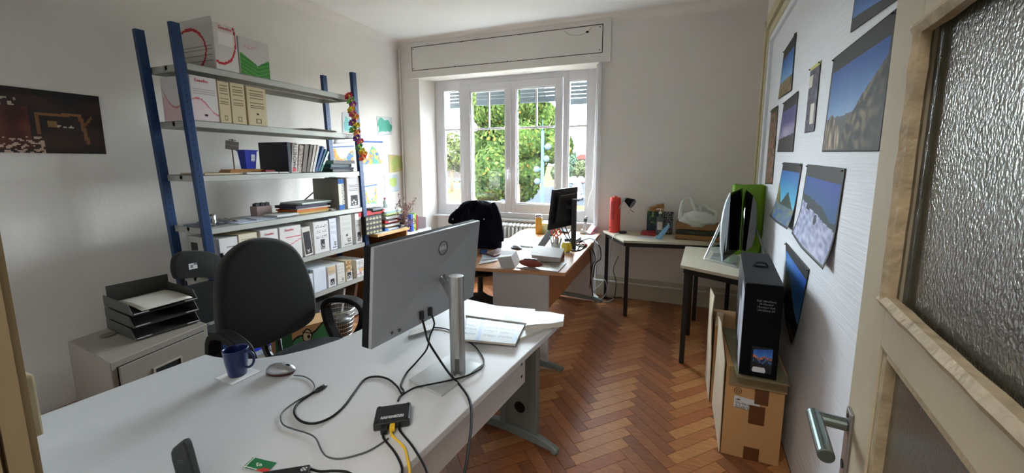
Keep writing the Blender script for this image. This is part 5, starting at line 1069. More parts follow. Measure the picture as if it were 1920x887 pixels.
# white open cartons
def carton_open(name, pts, h, z0, label, lean=(0, 0), flaps=True, material=None, group=None, closed_top=False):
    P = [Zp(x, y, z0) for x, y in pts]; t = thing(name, (P[0].x, P[0].y, z0), label, 'box', group); m_ = MB(); w = .003; T_ = V((lean[0], lean[1], h)); c = sum(P, V())/4
    for i in range(4):
        a, b = P[i], P[(i+1) % 4]; ai, bi = a.lerp(c, .04), b.lerp(c, .04); m_.hexa([a, b, bi, ai, a+T_, b+T_, bi+T_, ai+T_])
    m_.prism([(p.x, p.y) for p in P], z0+.0005, z0+.003); m_.build('body', material or M_card, t)
    if closed_top:
        for k, (i0, i1) in enumerate(((0, 1), (2, 3))): a, b = P[i0]+T_, P[i1]+T_; c1 = (P[(i1+1) % 4]+T_).lerp(b, .42 if k == 0 else .42); d1 = (P[(i0-1) % 4]+T_).lerp(a, .42); m_ = MB(); e_ = V((0, 0, .012)); m_.hexa([a, b, c1-e_, d1-e_, a+V((0, 0, .002)), b+V((0, 0, .002)), c1-e_*.8, d1-e_*.8]); m_.build('flap', material or M_card, t)
    if flaps:
        for i in (0, 2):
            a, b = P[i]+T_, P[(i+1) % 4]+T_; o = ((a+b)/2-(c+T_)).normalized()*.035+V((0, 0, -.006)); m_ = MB(); m_.hexa([a, b, b+o, a+o, a+V((0, 0, .002)), b+V((0, 0, .002)), b+o+V((0, 0, .002)), a+o+V((0, 0, .002))]); m_.build('flap', material or M_card, t)
    return t
M_cartw = mat('matt_white_card', (200, 197, 194), .85, var=.02)
carton_open('white_carton', ((941, 505), (966, 502), (976, 490), (950, 490)), .085, zd2, 'small open white carton at the front edge of the beech desk', (-.03, -.01), False, M_cartw, None, True)
P = [Zp(x, y, DZ+.012) for x, y in ((998, 490), (1050, 492), (1056, 478), (1003, 476))]; t = thing('long_white_carton', (P[0].x, P[0].y, DZ+.012), 'long white carton with a lifted lid behind the pencil case', 'box')
m_ = MB(); up_ = V((0, 0, .055)); m_.hexa([P[0], P[1], P[2], P[3], P[0]+V((-.01, 0, .055)), P[1]+V((.01, 0, .04)), P[2]+V((.01, 0, .05)), P[3]+V((-.01, 0, .07))]); m_.build('body', M_cartw, t, bevel=.003)
m_ = MB(); a, b = P[0]+V((-.01, 0, .056)), P[1]+V((.01, 0, .041)); m_.hexa([a+V((0, -.03, .0)), b+V((0, -.03, .0)), P[2]+V((.01, .0, .052)), P[3]+V((-.01, 0, .072)), a+V((0, -.03, .002)), b+V((0, -.03, .002)), P[2]+V((.01, .0, .054)), P[3]+V((-.01, 0, .074))]); m_.build('lid', M_cartw, t)
lying('newspaper', ((968, 501), (1046, 509), (1062, 493), (990, 485)), .006, zd2, lambda u, v: (150, 144, 132) if N(u*12, v*30) > .1 else (196, 190, 176), 'folded newspaper under the brown pencil case at the desk corner', 'newspaper', None, 30, 20)
pc = Zp(995, 501, DZ+.008); t = thing('pencil_case', pc, 'reddish-brown half-open pencil case on the folded newspaper', 'pencil case')
axp = (Zp(1018, 503, DZ)-Zp(975, 497, DZ)).normalized(); PT = Matrix((axp, V((-axp.y, axp.x, 0)), V((0, 0, 1)))).transposed().to_4x4(); PT.translation = pc
m_ = MB(); m_.T = PT; m_.ball((0, .0, .030), (.088, .034, .029), 24, 14, fn=lambda d: 1+.10*(abs(d.x)**3)); m_.build('body', mat('brown_red_cloth', (150, 74, 62), .8, var=.25, scale=40, stretch=(1, 6, 6), bump=.3, bscale=60), t, smooth=True)
m_ = MB(); m_.T = PT; m_.ball((-.005, .004, .052), (.060, .018, .009), 18, 8); m_.build('opening', mat('dark_lining', (24, 20, 22), .9), t, smooth=True)
for k, c in enumerate(((60, 70, 130), (190, 190, 190), (30, 30, 30))): m_ = MB(); m_.T = PT; m_.cyl((-.05+k*.01, -.002+k*.006, .060), (.04+k*.008, .002+k*.004, .062), .0035, n=6); m_.build('pen', mat('pen_%d' % k, c, .4), t)
# pen pot with scissors, tape, rolls
pp_ = Zp(1042, 474, DZ+.002); t = thing('pen_pot', pp_, 'white pen pot packed with pens beside the second monitor', 'pen holder')
m_ = MB(); m_.lathe(pp_, [(0, 0), (.036, 0), (.040, .085), (.038, .085), (.034, .004), (0, .004)], 20); m_.build('pot', mat('clear_plastic_pot', (200, 206, 208), .25), t, smooth=True)
random.seed(3)
for k, c in enumerate(((40, 44, 110), (220, 220, 60), (36, 40, 96), (190, 160, 120), (120, 200, 90), (60, 60, 64), (210, 206, 200), (176, 130, 86))):
    a = k*2*pi/8; b_ = pp_+V((.022*cos(a), .022*sin(a), .006)); tp = pp_+V((.050*cos(a), .050*sin(a), .125+.02*random.random())); m_ = MB(); m_.cyl(b_, tp, .0048, n=8); m_.build('pen', mat('potpen_%d' % k, c, .4), t)
t = thing('scissors', pp_+V((0, 0, .08)), 'orange-handled scissors standing upright in the pen pot', 'scissors')
M_or = mat('orange_plastic', (224, 84, 40), .4); sc0 = pp_+V((0, .005, .012)); sc1 = pp_+V((-.0, .005, .155))
for s_ in (-1, 1):
    hd2 = V((RT.x, RT.y, 0)).normalized(); c = sc1+hd2*.022*s_+V((0, 0, .022)); m_ = MB(); m_.tube([c+hd2*.018*cos(a)+V((0, 0, .026*sin(a))) for a in [2*pi*i/18 for i in range(18)]], .006, 6, closed=True); m_.tube([sc1-hd2*.006*s_-V((0, 0, .03)), c-V((0, 0, .02))], .006, 6); m_.build('handle', M_or, t, smooth=True)
    m_ = MB(); m_.tube([sc1-hd2*.006*s_-V((0, 0, .03)), sc0+hd2*.004*s_], [.006, .003], 6); m_.build('blade', M_alu, t)
def roll(name, q, r, w, ri, M_, label, ax='X', rz=0):
    m_ = MB(); m_.T = Matrix.Translation(q) @ Matrix.Rotation(rz, 4, 'Z') @ (Matrix.Rotation(pi/2, 4, 'Y') if ax == 'X' else Matrix())
    m_.lathe((0, 0, 0), [(ri, -w/2), (r, -w/2), (r, w/2), (ri, w/2), (ri, -w/2)], 28); return tag(m_.build(name, M_, origin=q, smooth=False), label, 'tape')
q = Zp(1062, 473, DZ); roll('yellow_tape_roll', q+V((0, 0, .046)), .045, .05, .03, mat('yellow_tape', (226, 196, 40), .35), 'yellow tape roll standing right of the pen pot', 'X', .9)
q = Zp(1054, 484, DZ); roll('red_tape_roll', q+V((0, 0, .031)), .030, .022, .012, mat('dark_red_tape', (150, 26, 34), .35), 'dark red tape roll leaning at the end of the long white carton', 'X', .6)
# headphones cord and glasses-like cable on the desk
cable('headset_cord', zz_([(1000, 478), (994, 470), (996, 460), (1006, 458), (1012, 466)], DZ+.006), .0035, mat('white_cord', (214, 214, 214), .5), 'white cord curled behind the long white carton')
# thermos
q = Zp(1010, 438, DZ); t = thing('thermos_bottle', q, 'yellow insulated bottle with grey lid on the far part of the beech desk', 'bottle')
m_ = MB(); m_.lathe(q, [(.0, .001), (.036, .001), (.038, .006), (.038, .175), (.036, .18)], 28); m_.build('body', mat('mustard_coat', (214, 158, 52), .4), t, smooth=True)
m_ = MB(); m_.lathe(q, [(.036, .178), (.036, .20), (.033, .212), (.0, .214)], 28); m_.build('lid', M_silver, t, smooth=True)
pbox('yellow_card', ((1015, 437), (1037, 439), (1040, 433), (1020, 431)), .11, zd2, mat('pale_yellow_green', (226, 232, 190), .6), 'pale yellow-green card box behind the yellow bottle', 'box', None, .003)
# second monitor
TL, TR, BR, BL = Zp(1038.5, 356, 1.275), Zp(1084, 350, 1.275), Zp(1079, 421, .94), Zp(1029.5, 432, .94); ctr = (TL+TR+BR+BL)/4
u = (TR-TL).normalized(); nb = u.cross((BL-TL).normalized()).normalized(); nb = nb if nb.x > 0 else -nb
t = thing('monitor', (-.86, 3.2, DZ), 'black monitor seen from behind on the beech desk with hanging cables', 'monitor')
m_ = MB(); quadslab(m_, -.02, 0); m_.build('back_cover', mat('monitor_back_black', (26, 26, 28), .5), t, bevel=.004)
m_ = MB(); c4 = [p.lerp(ctr, .32) for p in (BL, BR, TR, TL)]; m_.hexa([p for p in c4]+[p+nb*.028 for p in c4]); m_.build('back_hump', M_blkpl, t, bevel=.006)
m_ = MB(); quadslab(m_, -.0215, -.0205, .010); m_.build('screen', mat('dark_screen', (0, 0, 0)), t)
cb = Zp(1075, 466, DZ); m_ = MB(); m_.T = Matrix.Translation((cb.x, cb.y, DZ)) @ Matrix.Rotation(.1, 4, 'Z'); m_.bx(-.02, .02, -.032, .032, .012, .45); m_.build('stand_column', M_blkpl, t, bevel=.004)
m_ = MB(); nk = V((cb.x, cb.y, 1.11)); m_.cyl(nk, nk+(ctr-nk)*.9, .022, n=12); m_.build('neck', M_blkpl, t)
m_ = MB(); m_.T = Matrix.Translation((cb.x-.04, cb.y, DZ)) @ Matrix.Rotation(.1, 4, 'Z'); m_.bx(-.09, .09, -.12, .12, .0005, .012); m_.build('stand_base', M_blkpl, t, bevel=.003)
P = [Zp(1007, 463, DZ+.004), Zp(1019, 466, DZ+.004)]; a2, b2 = D_ = (Yp(1043, 432, P[1].y+.16), Yp(1030, 430, P[0].y+.16)); t = thing('tablet_stand', P[0], 'dark tablet leaning upright at the left of the second monitor', 'tablet')
m_ = MB(); nn_ = (P[1]-P[0]).cross(b2-P[0]).normalized()*.008; m_.hexa([P[0], P[1], a2, b2, P[0]+nn_, P[1]+nn_, a2+nn_, b2+nn_]); m_.build('tablet', mat('dark_taupe_glass', (52, 46, 46), .25), t, bevel=.002)
m_ = MB(); mid = (a2+b2)/2; m_.cyl(mid-V((0, 0, .03)), V((mid.x, mid.y+.05, DZ+.002)), .005, n=6); m_.build('support', M_blkpl, t)
random.seed(8)
for k, (pts, lab) in enumerate(((((1060, 425, 1.0), (1066, 440, .9), (1072, 452, .80), (1085, 462, .745), (1098, 463), (1106, 470, .72), (1108, 490, .55), (1108, 525, .2), (1112, 555, .02)), 'black cable hanging from the second monitor to the floor'), (((1052, 424, 1.0), (1062, 445, .85), (1080, 458, .75), (1100, 460), (1112, 470, .70), (1116, 488, .55), (1110, 500, .45), (1106, 540, .1)), 'black cable looping below the far corner of the beech desk'), (((1078, 455, .76), (1095, 450), (1110, 448), (1124, 462, .70), (1126, 485, .5), (1116, 495, .42), (1112, 520, .2)), 'thin black cable curling over the right edge of the beech desk'), (((1066, 466), (1080, 462), (1090, 452), (1098, 458), (1090, 468), (1078, 470)), 'black cable tangle at the foot of the second monitor'))):
    cable('desk_cable', [Zp(x, y, (a[0] if a else DZ+.005)) if not a or a[0] > 1.6 else Yp(x, y, 3.35+.05*k+(.35 if i > 3 else 0)) for i, (x, y, *a) in enumerate(pts)], .005, M_cbl, lab)
q = Zp(1088, 461, DZ); m_ = MB(); m_.tube([q+V((.03*cos(a*.9)+.004*a, .02*sin(a*1.3), .012+.01*sin(a*5))) for a in [i*.25 for i in range(40)]], .004, 6); tag(m_.build('coiled_red_cable', mat('red_cable', (190, 40, 34), .5), smooth=True, origin=q), 'small red cable coil behind the foot of the second monitor', 'cable')
pbox('black_hub', ((1058, 453), (1082, 455), (1090, 449), (1066, 447)), .03, zd2, M_blkpl, 'flat black box lying behind the column of the second monitor', 'box', None, .004)
pbox('black_adapter', ((1047, 436), (1066, 438), (1070, 433), (1052, 431)), .02, zd2+.002, M_blkpl, 'black adapter lying beneath the second monitor near the window', 'adapter', None, .004)
# cordless phone with base at far corner
q = Zp(1096, 438, DZ); t = thing('cordless_phone', q, 'white cordless phone standing in its base at the far corner of the beech desk', 'phone')
m_ = MB(); m_.T = Matrix.Translation(q); m_.hexa([(-.05, -.04, .001), (.05, -.04, .001), (.05, .04, .001), (-.05, .04, .001), (-.035, -.03, .05), (.03, -.03, .02), (.03, .03, .02), (-.035, .03, .05)]); m_.build('base', M_white, t, bevel=.004)
m_ = MB(); m_.T = Matrix.Translation(q+V((-.005, 0, .04))) @ Matrix.Rotation(.16, 4, 'Y'); m_.bx(-.011, .011, -.026, .026, 0, .155); hs2 = m_.build('handset', mat('light_grey_handset', (196, 196, 194), .4), t, bevel=.006, seg=3)
m_ = MB(); m_.T = Matrix.Translation(q+V((-.005, 0, .04))) @ Matrix.Rotation(.16, 4, 'Y'); m_.bx(-.0125, -.0112, -.018, .018, .095, .13); m_.bx(-.018, .018, -.0275, -.0262, .095, .13); m_.build('display', mat('phone_display', (70, 78, 80), .2), hs2)
P = [Zp(x, y, DZ+.002) for x, y in ((1100, 438), (1106, 441), (1117, 432), (1110, 430))]; t = thing('red_folder', P[0], 'pinkish-red folded folder standing right of the white phone', 'folder')
m_ = MB(); m_.hexa([P[0], P[1], P[2], P[3], P[0]+V((.0, 0, .01)), P[1]+V((.01, 0, .01)), P[2]+V((.03, 0, .07)), P[3]+V((.02, 0, .072))]); m_.build('cover', mat('crimson_card', (214, 60, 84), .6), t)
m_ = MB(); m_.hexa([P[0]+V((-.01, 0, .011)), P[1]+V((.0, 0, .011)), P[2]+V((.02, 0, .073)), P[3]+V((.01, 0, .075)), P[0]+V((-.01, 0, .014)), P[1]+V((.0, 0, .014)), P[2]+V((.02, 0, .077)), P[3]+V((.01, 0, .079))]); m_.build('pages', M_paper, t)
# ================================================================== CHAIR WITH JACKET
t = thing('office_chair', (-1.77, 3.3, 0), 'office chair almost covered by a dark navy jacket behind the beech desk', 'chair')
m_ = MB(); m_.T = Matrix.Translation((-1.78, 3.30, 0)); m_.prism([(.24*cos(a), .24*sin(a)) for a in [2*pi*i/24 for i in range(24)]], .43, .50); m_.build('seat', M_fabric, t, bevel=.025, seg=3)
m_ = MB(); m_.cyl((-1.78, 3.30, .08), (-1.78, 3.30, .43), .028, n=12); m_.build('gas_column', M_blksat, t)
for k in range(5):
    a = k*2*pi/5+.9; e = V((-1.78+.26*cos(a), 3.30+.26*sin(a), .07)); m_ = MB(); m_.tube([(-1.78, 3.30, .11), e], [.026, .016], 8); lg = m_.build('base_arm', M_blkpl, t, smooth=True)
    m_ = MB(); m_.cyl((e.x-.012, e.y, .027), (e.x+.012, e.y, .027), .026, n=12); m_.build('caster', M_blksat, lg)
m_ = MB(); m_.bx(-1.93, -1.60, 3.085, 3.125, .56, 1.04); m_.build('backrest', M_fabric, t, bevel=.02)
jy = 3.10; rows = [(375.5, 893, 902), (377, 879, 912), (380, 871, 920), (385, 864, 925), (392, 859, 929), (400, 855, 931), (410, 851, 933), (420, 851, 935), (430, 853, 936.5), (442, 856, 938), (455, 858, 940), (470, 858, 940), (490, 860, 938), (508, 862, 934)]
def jac(u, v):
    k = v*(len(rows)-1); i = min(int(k), len(rows)-2); f = k-i; r0, r1 = rows[i], rows[i+1]; yy = r0[0]*(1-f)+r1[0]*f; xl = r0[1]*(1-f)+r1[1]*f; xr_ = r0[2]*(1-f)+r1[2]*f
    A_, B_ = Yp(xl, yy, jy), Yp(xr_, yy, jy); c = (A_+B_)/2; hw = (B_.x-A_.x)/2; a = 2*pi*u; s_ = sin(a); fold = 1+.10*N(u*9, v*2.2, 4)+.06*N(u*22, v*3)
    return V((c.x-hw*cos(a), jy+(.10*(min(1, v*4+.15)))*s_*fold-.012*N(cos(a)*5, v*5)*4, c.z+0))
m_ = MB(); m_.grid(jac, 64, 30); m_.v += []; 
M_jk = mat('navy_jacket_cloth', (14, 17, 32), .9, var=.2, scale=9, bump=.2, bscale=120, spec=.15)
jk = thing('jacket', Yp(895, 450, jy), 'dark navy jacket draped over the chair by the window', 'jacket')
m_.build('body', M_jk, jk, smooth=True)
m_ = MB(); m_.tube(smooth_path([Yp(866, 392, jy-.05), Yp(856, 400, jy-.08), Yp(848, 408, jy-.09), Yp(846, 417, jy-.08)], 4), [.03+.006*N(i*.8, 1) for i in range(13)], 10); m_.build('sleeve', M_jk, jk, smooth=True)
m_ = MB(); m_.tube(smooth_path([Yp(924, 384, jy-.06), Yp(932, 405, jy-.11), Yp(936, 430, jy-.12), Yp(938, 452, jy-.11)], 4), [.034+.006*N(i*.8, 2) for i in range(13)], 10); m_.build('sleeve', M_jk, jk, smooth=True)
for (x, y) in ((849, 411), (907.5, 411)): m_ = MB(); m_.ball(Yp(x, y, jy-.135), (.007, .005, .007), 10, 6); m_.build('button', M_white, jk)
q = V((-1.83, 2.95, 0)); q = Zp(898, 556, .001); t = thing('backpack', (-1.55, 2.86, .0), 'dark grey backpack on the floor under the beech desk', 'bag')
m_ = MB(); m_.ball((-1.55, 2.86, .19), (.20, .14, .185), 20, 14, fn=lambda d: 1+.09*N(d.x*3, d.y*3, d.z*3)); m_.build('body', mat('dark_grey_nylon', (44, 44, 46), .8, var=.35, scale=8), t, smooth=True)
m_ = MB(); m_.tube(smooth_path([(-1.64, 2.74, .30), (-1.60, 2.70, .36), (-1.5, 2.71, .36), (-1.46, 2.75, .29)], 5), .008, 6); m_.build('handle', M_blkpl, t)
# ================================================================== SMALL TABLES
TZ = .765
def table(name, poly, legs, label, apron=True):
    t = thing(name, (poly[0][0], poly[0][1], 0), label, 'table', 'small cream tables by the back wall')
    m_ = MB(); m_.prism(poly, TZ-.022, TZ); m_.build('table_top', M_birch, t, bevel=.002)
    c = V((sum(p[0] for p in poly)/len(poly), sum(p[1] for p in poly)/len(poly), 0))
    for i in range(len(poly)):
        a, b = V((*poly[i], 0)), V((*poly[(i+1) % len(poly)], 0)); d = (b-a).normalized(); n = V((-d.y, d.x, 0)); n = n if (c-a).dot(n) > 0 else -n
        a2, b2 = a+n*.02+d*.03, b+n*.02-d*.03; m_ = MB(); m_.hexa([a2+V((0, 0, TZ-.064)), b2+V((0, 0, TZ-.064)), b2+n*.02+V((0, 0, TZ-.064)), a2+n*.02+V((0, 0, TZ-.064)), a2+V((0, 0, TZ-.023)), b2+V((0, 0, TZ-.023)), b2+n*.02+V((0, 0, TZ-.023)), a2+n*.02+V((0, 0, TZ-.023))]); m_.build('apron', M_blackm, t)
    for (x, y) in legs: m_ = MB(); m_.bx(x-.0175, x+.0175, y-.0175, y+.0175, .004, TZ-.024); m_.bx(x-.016, x+.016, y-.016, y+.016, 0, .006); m_.build('leg', M_blackm, t, bevel=.002)
    return t
q = [Zp(x, y, TZ) for x, y in ((1131, 432), (1169, 451), (1336, 457))]
table('side_table', [(q[0].x, q[0].y), (q[1].x, q[1].y), (q[2].x, q[2].y), (.63, 4.20), (-.60, 4.235)], [(q[1].x+.035, q[1].y+.05), (q[0].x+.05, q[0].y-.02), (q[2].x-.12, q[2].y+.02), (.53, 4.13)], 'cream angled side table with black legs carrying the red fan and lamp')
q = [Zp(x, y, TZ) for x, y in ((1276, 497), (1383, 519), (1285, 461))]; e = (q[1]-q[0])
P2 = [(q[0].x, q[0].y), (q[0].x+e.x*1.42, q[0].y+e.y*1.42), (.61, 2.80), (.62, 3.66), (q[2].x, q[2].y-.02)]
table('side_table', P2, [(q[0].x+.045, q[0].y+.035), (.16, 3.50), (.53, 2.86), (.56, 3.56)], 'cream angled side table carrying the white glossy screen by the right wall')
# red tower fan heater
q = Zp(1152, 435, TZ); zt = Yp(1155, 370, q.y).z; t = thing('tower_heater', q, 'red plastic tower fan heater standing at the left end of the back table', 'heater')
m_ = MB(); m_.T = Matrix.Translation(q); R1 = .058; m_.lathe((0, 0, 0), [(R1*1.05, .001), (R1*1.05, .012), (R1, .02), (R1, zt-TZ-.01), (R1*.92, zt-TZ), (0, zt-TZ)], 28); hb = m_.build('body', M_red, t, smooth=False)
m_ = MB(); m_.T = Matrix.Translation(q); m_.cyl((.0, 0, zt-TZ), (0, 0, zt-TZ+.012), .02, n=14); m_.build('top_knob', M_red, t)
m_ = MB(); m_.T = Matrix.Translation(q); fa = -1.95
for i in range(11):
    for j in range(5):
        a = fa+(j-2)*.17; z = .15+i*.0175; c = V((R1*cos(a), R1*sin(a), z)); o_ = V((cos(a), sin(a), 0)); tv = V((-sin(a), cos(a), 0)); m_.add([c+o_*.001-tv*.0035-V((0, 0, .005)), c+o_*.001+tv*.0035-V((0, 0, .005)), c+o_*.001+tv*.0035+V((0, 0, .005)), c+o_*.001-tv*.0035+V((0, 0, .005))], [(0, 1, 2, 3)])
tag(m_.build('grille_slots', mat('dark_red_slot', (120, 20, 18), .6), hb), kind='stuff')
m_ = MB(); m_.T = Matrix.Translation(q+V((R1*1.0*cos(fa-.4), R1*sin(fa-.4), .055))); m_.ball((0, 0, 0), .007, 8, 6); m_.build('switch', mat('dark_red_slot', (0, 0, 0)), t)
# gooseneck lamp
lb = Zp(1167, 437, TZ); t = thing('desk_lamp', lb, 'gooseneck desk lamp with black shade in front of the red heater', 'lamp'); ly = lb.y
m_ = MB(); m_.lathe(lb, [(0, .001), (.045, .001), (.047, .008), (.044, .018), (.02, .022), (0, .022)], 24); m_.build('base', M_blkpl, t, smooth=True)
m_ = MB(); m_.tube(smooth_path([Yp(1158, 434, ly)+V((0, 0, -.008)), Yp(1158, 420, ly), Yp(1158, 403, ly), Yp(1161, 390, ly), Yp(1166, 381, ly), Yp(1169, 374, ly)], 5), .0065, 8); m_.build('gooseneck', M_alu, t, smooth=True)
a, b, c = Yp(1168, 370.5, ly), Yp(1173, 373, ly), Yp(1187, 387, ly-.02); m_ = MB(); a0 = Yp(1166, 374.5, ly); a1 = Yp(1174, 373.5, ly); m_.cyl(Yp(1168, 376, ly), Yp(1174, 372, ly), .024, .022, n=16); m_.build('socket', M_alu, t, smooth=False)
h0 = Yp(1173, 374, ly); dr = (Yp(1189, 384, ly-.02)-h0).normalized(); m_ = MB(); m_.tube([h0, h0+dr*.02, h0+dr*.085], [.020, .030, .052], 24); m_.build('shade', mat('black_shade', (10, 11, 17), .8, spec=.1), t, smooth=False, bevel=.001)
m_ = MB(); e = h0+dr*.085; m_.tube([e, e+dr*.012], [.046, .046], 20); m_.build('shade_rim', mat('shade_rim_grey', (120, 120, 124), .4), t)
m_ = MB(); m_.cyl(Yp(1181, 393, ly-.03), Yp(1189, 398.5, ly-.03), .003, n=6); m_.build('switch_rod', M_blkpl, t)
cable('lamp_cable', [Zp(1160, 437, TZ+.006), Zp(1153, 441, TZ+.006), Zp(1148, 447, TZ+.004), Yp(1146, 470, 3.84), Yp(1142, 510, 3.86), Yp(1140, 545, 3.95), Yp(1136, 556, 4.05)], .004, mat('white_cord', (0, 0, 0)), 'white lamp cable hanging down in front of the left leg of the back table')
cable('floor_cable', [Yp(1160, 480, 4.1), Yp(1150, 505, 4.12), Yp(1155, 528, 4.12), Zp(1152, 556, .01), Zp(1140, 560, .006), Zp(1170, 556, .006), Zp(1178, 551, .006)], .004, M_cbl, 'black cable on the floor behind the left leg of the back table')
cable('floor_cable', [Zp(1105, 558, .007), Zp(1120, 562, .007), Zp(1140, 556, .007), Zp(1150, 560, .007), Zp(1138, 566, .007), Zp(1118, 566, .007)], .005, mat('white_cord', (0, 0, 0)), 'white cable curled on the floor between the desk foot and the table leg')
cable('floor_cable', [Yp(1112, 545, 4.08), Yp(1125, 535, 4.1), Yp(1134, 525, 4.12), Yp(1138, 545, 4.12), Zp(1128, 560, .008), Zp(1112, 566, .008)], .005, mat('white_cord', (0, 0, 0)), 'white cable rising from the power strip beside the beech desk')
pbox('power_strip', ((1103, 556), (1112, 566), (1123, 563), (1112, 553)), .035, .001, M_white, 'white power strip on the floor beside the far foot of the beech desk', 'power strip', None, .004)
# red case, papers, mask, dispenser, gift bag, crate
pbox('red_case', ((1201, 441), (1229, 443), (1231, 437), (1204, 436)), .028, TZ+.003, mat('red_case_leather', (168, 30, 30), .4), 'small flat red case on the papers of the back table', 'case', None, .005)
pbox('paper_sheet', ((1194, 447), (1238, 449), (1242, 440), (1202, 439)), .002, TZ+.0005, M_paper, 'white sheet under the red case on the back table', 'papers', None, 0)
P = [Zp(1229, 449, TZ+.003), Zp(1243, 444, TZ+.003)]; yy = P[0].y
m_ = MB(); A4 = [Yp(1228, 447, yy), Yp(1240, 450, yy), Yp(1256, 425, yy+.03), Yp(1254, 418.5, yy+.03)]
m_.grid(lambda a, b: A4[0].lerp(A4[1], a).lerp(A4[3].lerp(A4[2], a), b)+V((0, .012*sin(a*9)*.4, .0)), 12, 8); o = m_.build('face_mask', mat('mask_blue', (138, 186, 222), .7, var=.08, scale=30, stretch=(1, 1, 5)), smooth=True, solid=.002, origin=P[0]); tag(o, 'light blue folded face mask leaning by the pump bottle', 'mask')
q = Zp(1236, 441, TZ); q.y -= .0; t = thing('pump_bottle', q, 'clear sanitiser pump bottle with a white label on the back table', 'bottle'); zt = Yp(1238, 391, q.y).z-TZ
m_ = MB(); m_.lathe(q, [(0, .002), (.034, .002), (.036, .01), (.036, zt*.58), (.030, zt*.68), (.013, zt*.74), (.013, zt*.80)], 22); m_.build('bottle', mat('clear_bottle', (168, 184, 180), .12, trans=.75, var=.02), t, smooth=True)
m_ = MB(); m_.T = Matrix.Translation(q); a0 = -2.2
for i in range(8):
    a, b = a0+i*.17, a0+(i+1)*.17; r = .0368; m_.add([(r*cos(a), r*sin(a), zt*.22), (r*cos(b), r*sin(b), zt*.22), (r*cos(b), r*sin(b), zt*.52), (r*cos(a), r*sin(a), zt*.52)], [(0, 1, 2, 3)])
m_.build('label', mat('cream_label', (214, 204, 190), .6), t)
m_ = MB(); m_.cyl(q+V((0, 0, zt*.80)), q+V((0, 0, zt*.88)), .015, n=14); m_.cyl(q+V((0, 0, zt*.86)), q+V((0, 0, zt*.97)), .005, n=8); m_.tube([q+V((.016, 0, zt*.97)), q+V((-.03, -.0, zt*.985)), q+V((-.036, 0, zt*.95))], .006, 8); m_.build('pump', M_white, t)
def leafprint(u, v):
    n_1 = N(u*7, v*7, 2); c = (22, 48, 56)
    if n_1 > .18: c = (70, 120, 50) if v > .45 else (28, 66, 88)
    if n_1 > .38: c = (132, 178, 80) if v > .5 else (44, 84, 110)
    return c
gy_ = q.y+.075; P0, P1_ = Yp(1212, 432, gy_), Yp(1242, 432, gy_); zt = Yp(1212, 396, gy_).z
t = thing('gift_bag', (P0.x, gy_, TZ), 'dark green gift bag with leaf print and brown paper sticking out', 'bag')
m_ = MB(); m_.hexa([(P0.x, gy_, TZ+.001), (P1_.x+.10, gy_, TZ+.001), (P1_.x+.10, gy_+.06, TZ+.001), (P0.x, gy_+.06, TZ+.001), (P0.x, gy_+.01, zt), (P1_.x+.10, gy_+.01, zt), (P1_.x+.10, gy_+.05, zt), (P0.x, gy_+.05, zt)]); m_.build('body', mat('dark_teal_paper', (24, 44, 48), .6), t)
wB = P1_.x+.10-P0.x
m_ = MB(); m_.grid(lambda a, b: V((P0.x+a*wB*.62, gy_-.002+b*.01, TZ+.004+b*(zt-TZ-.005))), 30, 34, leafprint); m_.grid(lambda a, b: V((P0.x+wB*(.62+a*.38), gy_-.002+b*.01, TZ+.004+b*(zt-TZ-.005))), 24, 40, lambda u, v: (206, 208, 206) if N(u*22, v*30) > .28 else (20, 26, 38)); m_.build('printed_front', print_mat(.5), t)
random.seed(5); m_ = MB(); m_.grid(lambda a, b: V((P0.x+.02+a*wB*.55+.02*N(a*5, b*5), gy_+.02+.025*N(a*4, b*3, 1), zt-.01+b*(.05+.055*a)+.012*N(a*6, b*4, 7))), 12, 6); m_.build('kraft_paper', mat('kraft_paper', (176, 128, 76), .8, var=.12, scale=20), t, smooth=False, solid=.002)
# crate
cyy = Zp(1270, 449, TZ).y; X0, X1 = Yp(1266, 440, cyy).x, Yp(1352, 440, cyy).x; zt = Yp(1270, 417.5, cyy).z
t = thing('wooden_crate', ((X0+X1)/2, cyy+.1, TZ), 'brown wooden fruit crate with a dark green printed band on the back table', 'crate')
M_wd = mat('crate_wood', (150, 108, 66), .75, var=.12, scale=6, stretch=(1, 6, 10)); hh = (zt-TZ)
for k, (z0, z1) in enumerate(((.002, .30), (.335, .60), (.64, .98))):
    m_ = MB(); m_.bx(X0+.008, X1-.008, cyy, cyy+.007, TZ+z0*hh, TZ+z1*hh); m_.build('slat', M_wd if k != 1 else mat('crate_band', (48, 44, 30), .7), t)
    m_ = MB(); m_.bx(X0+.008, X1-.008, cyy+.173, cyy+.18, TZ+z0*hh, TZ+z1*hh); m_.build('slat', M_wd, t)
    m_ = MB(); m_.bx(X0, X0+.007, cyy+.004, cyy+.176, TZ+z0*hh, TZ+z1*hh); m_.bx(X1-.007, X1, cyy+.004, cyy+.176, TZ+z0*hh, TZ+z1*hh); m_.build('end_slat', M_wd, t)
m_ = MB(); m_.bx(X0, X1, cyy, cyy+.18, TZ+.001, TZ+.006); m_.build('bottom', M_wd, t)
for x in (X0+.02, X1-.02):
    m_ = MB(); m_.prism([(x-.018, cyy+.008), (x+.018, cyy+.008), (x, cyy+.03)], TZ+.006, zt+.004); m_.build('corner_post', M_wd, t)
sheet('faded_print', (X0+(X1-X0)*.25, cyy-.0012, TZ+.385*hh), ((X1-X0)*.48, 0, 0), (0, 0, .15*hh), 60, 8, lambda u, v: (78, 96, 66) if (N(u*26, 3) > .02 and .12 < v < .88 and not (.4 < v < .6 and N(u*31, 9) > .1)) else (48, 44, 30), t, .7)
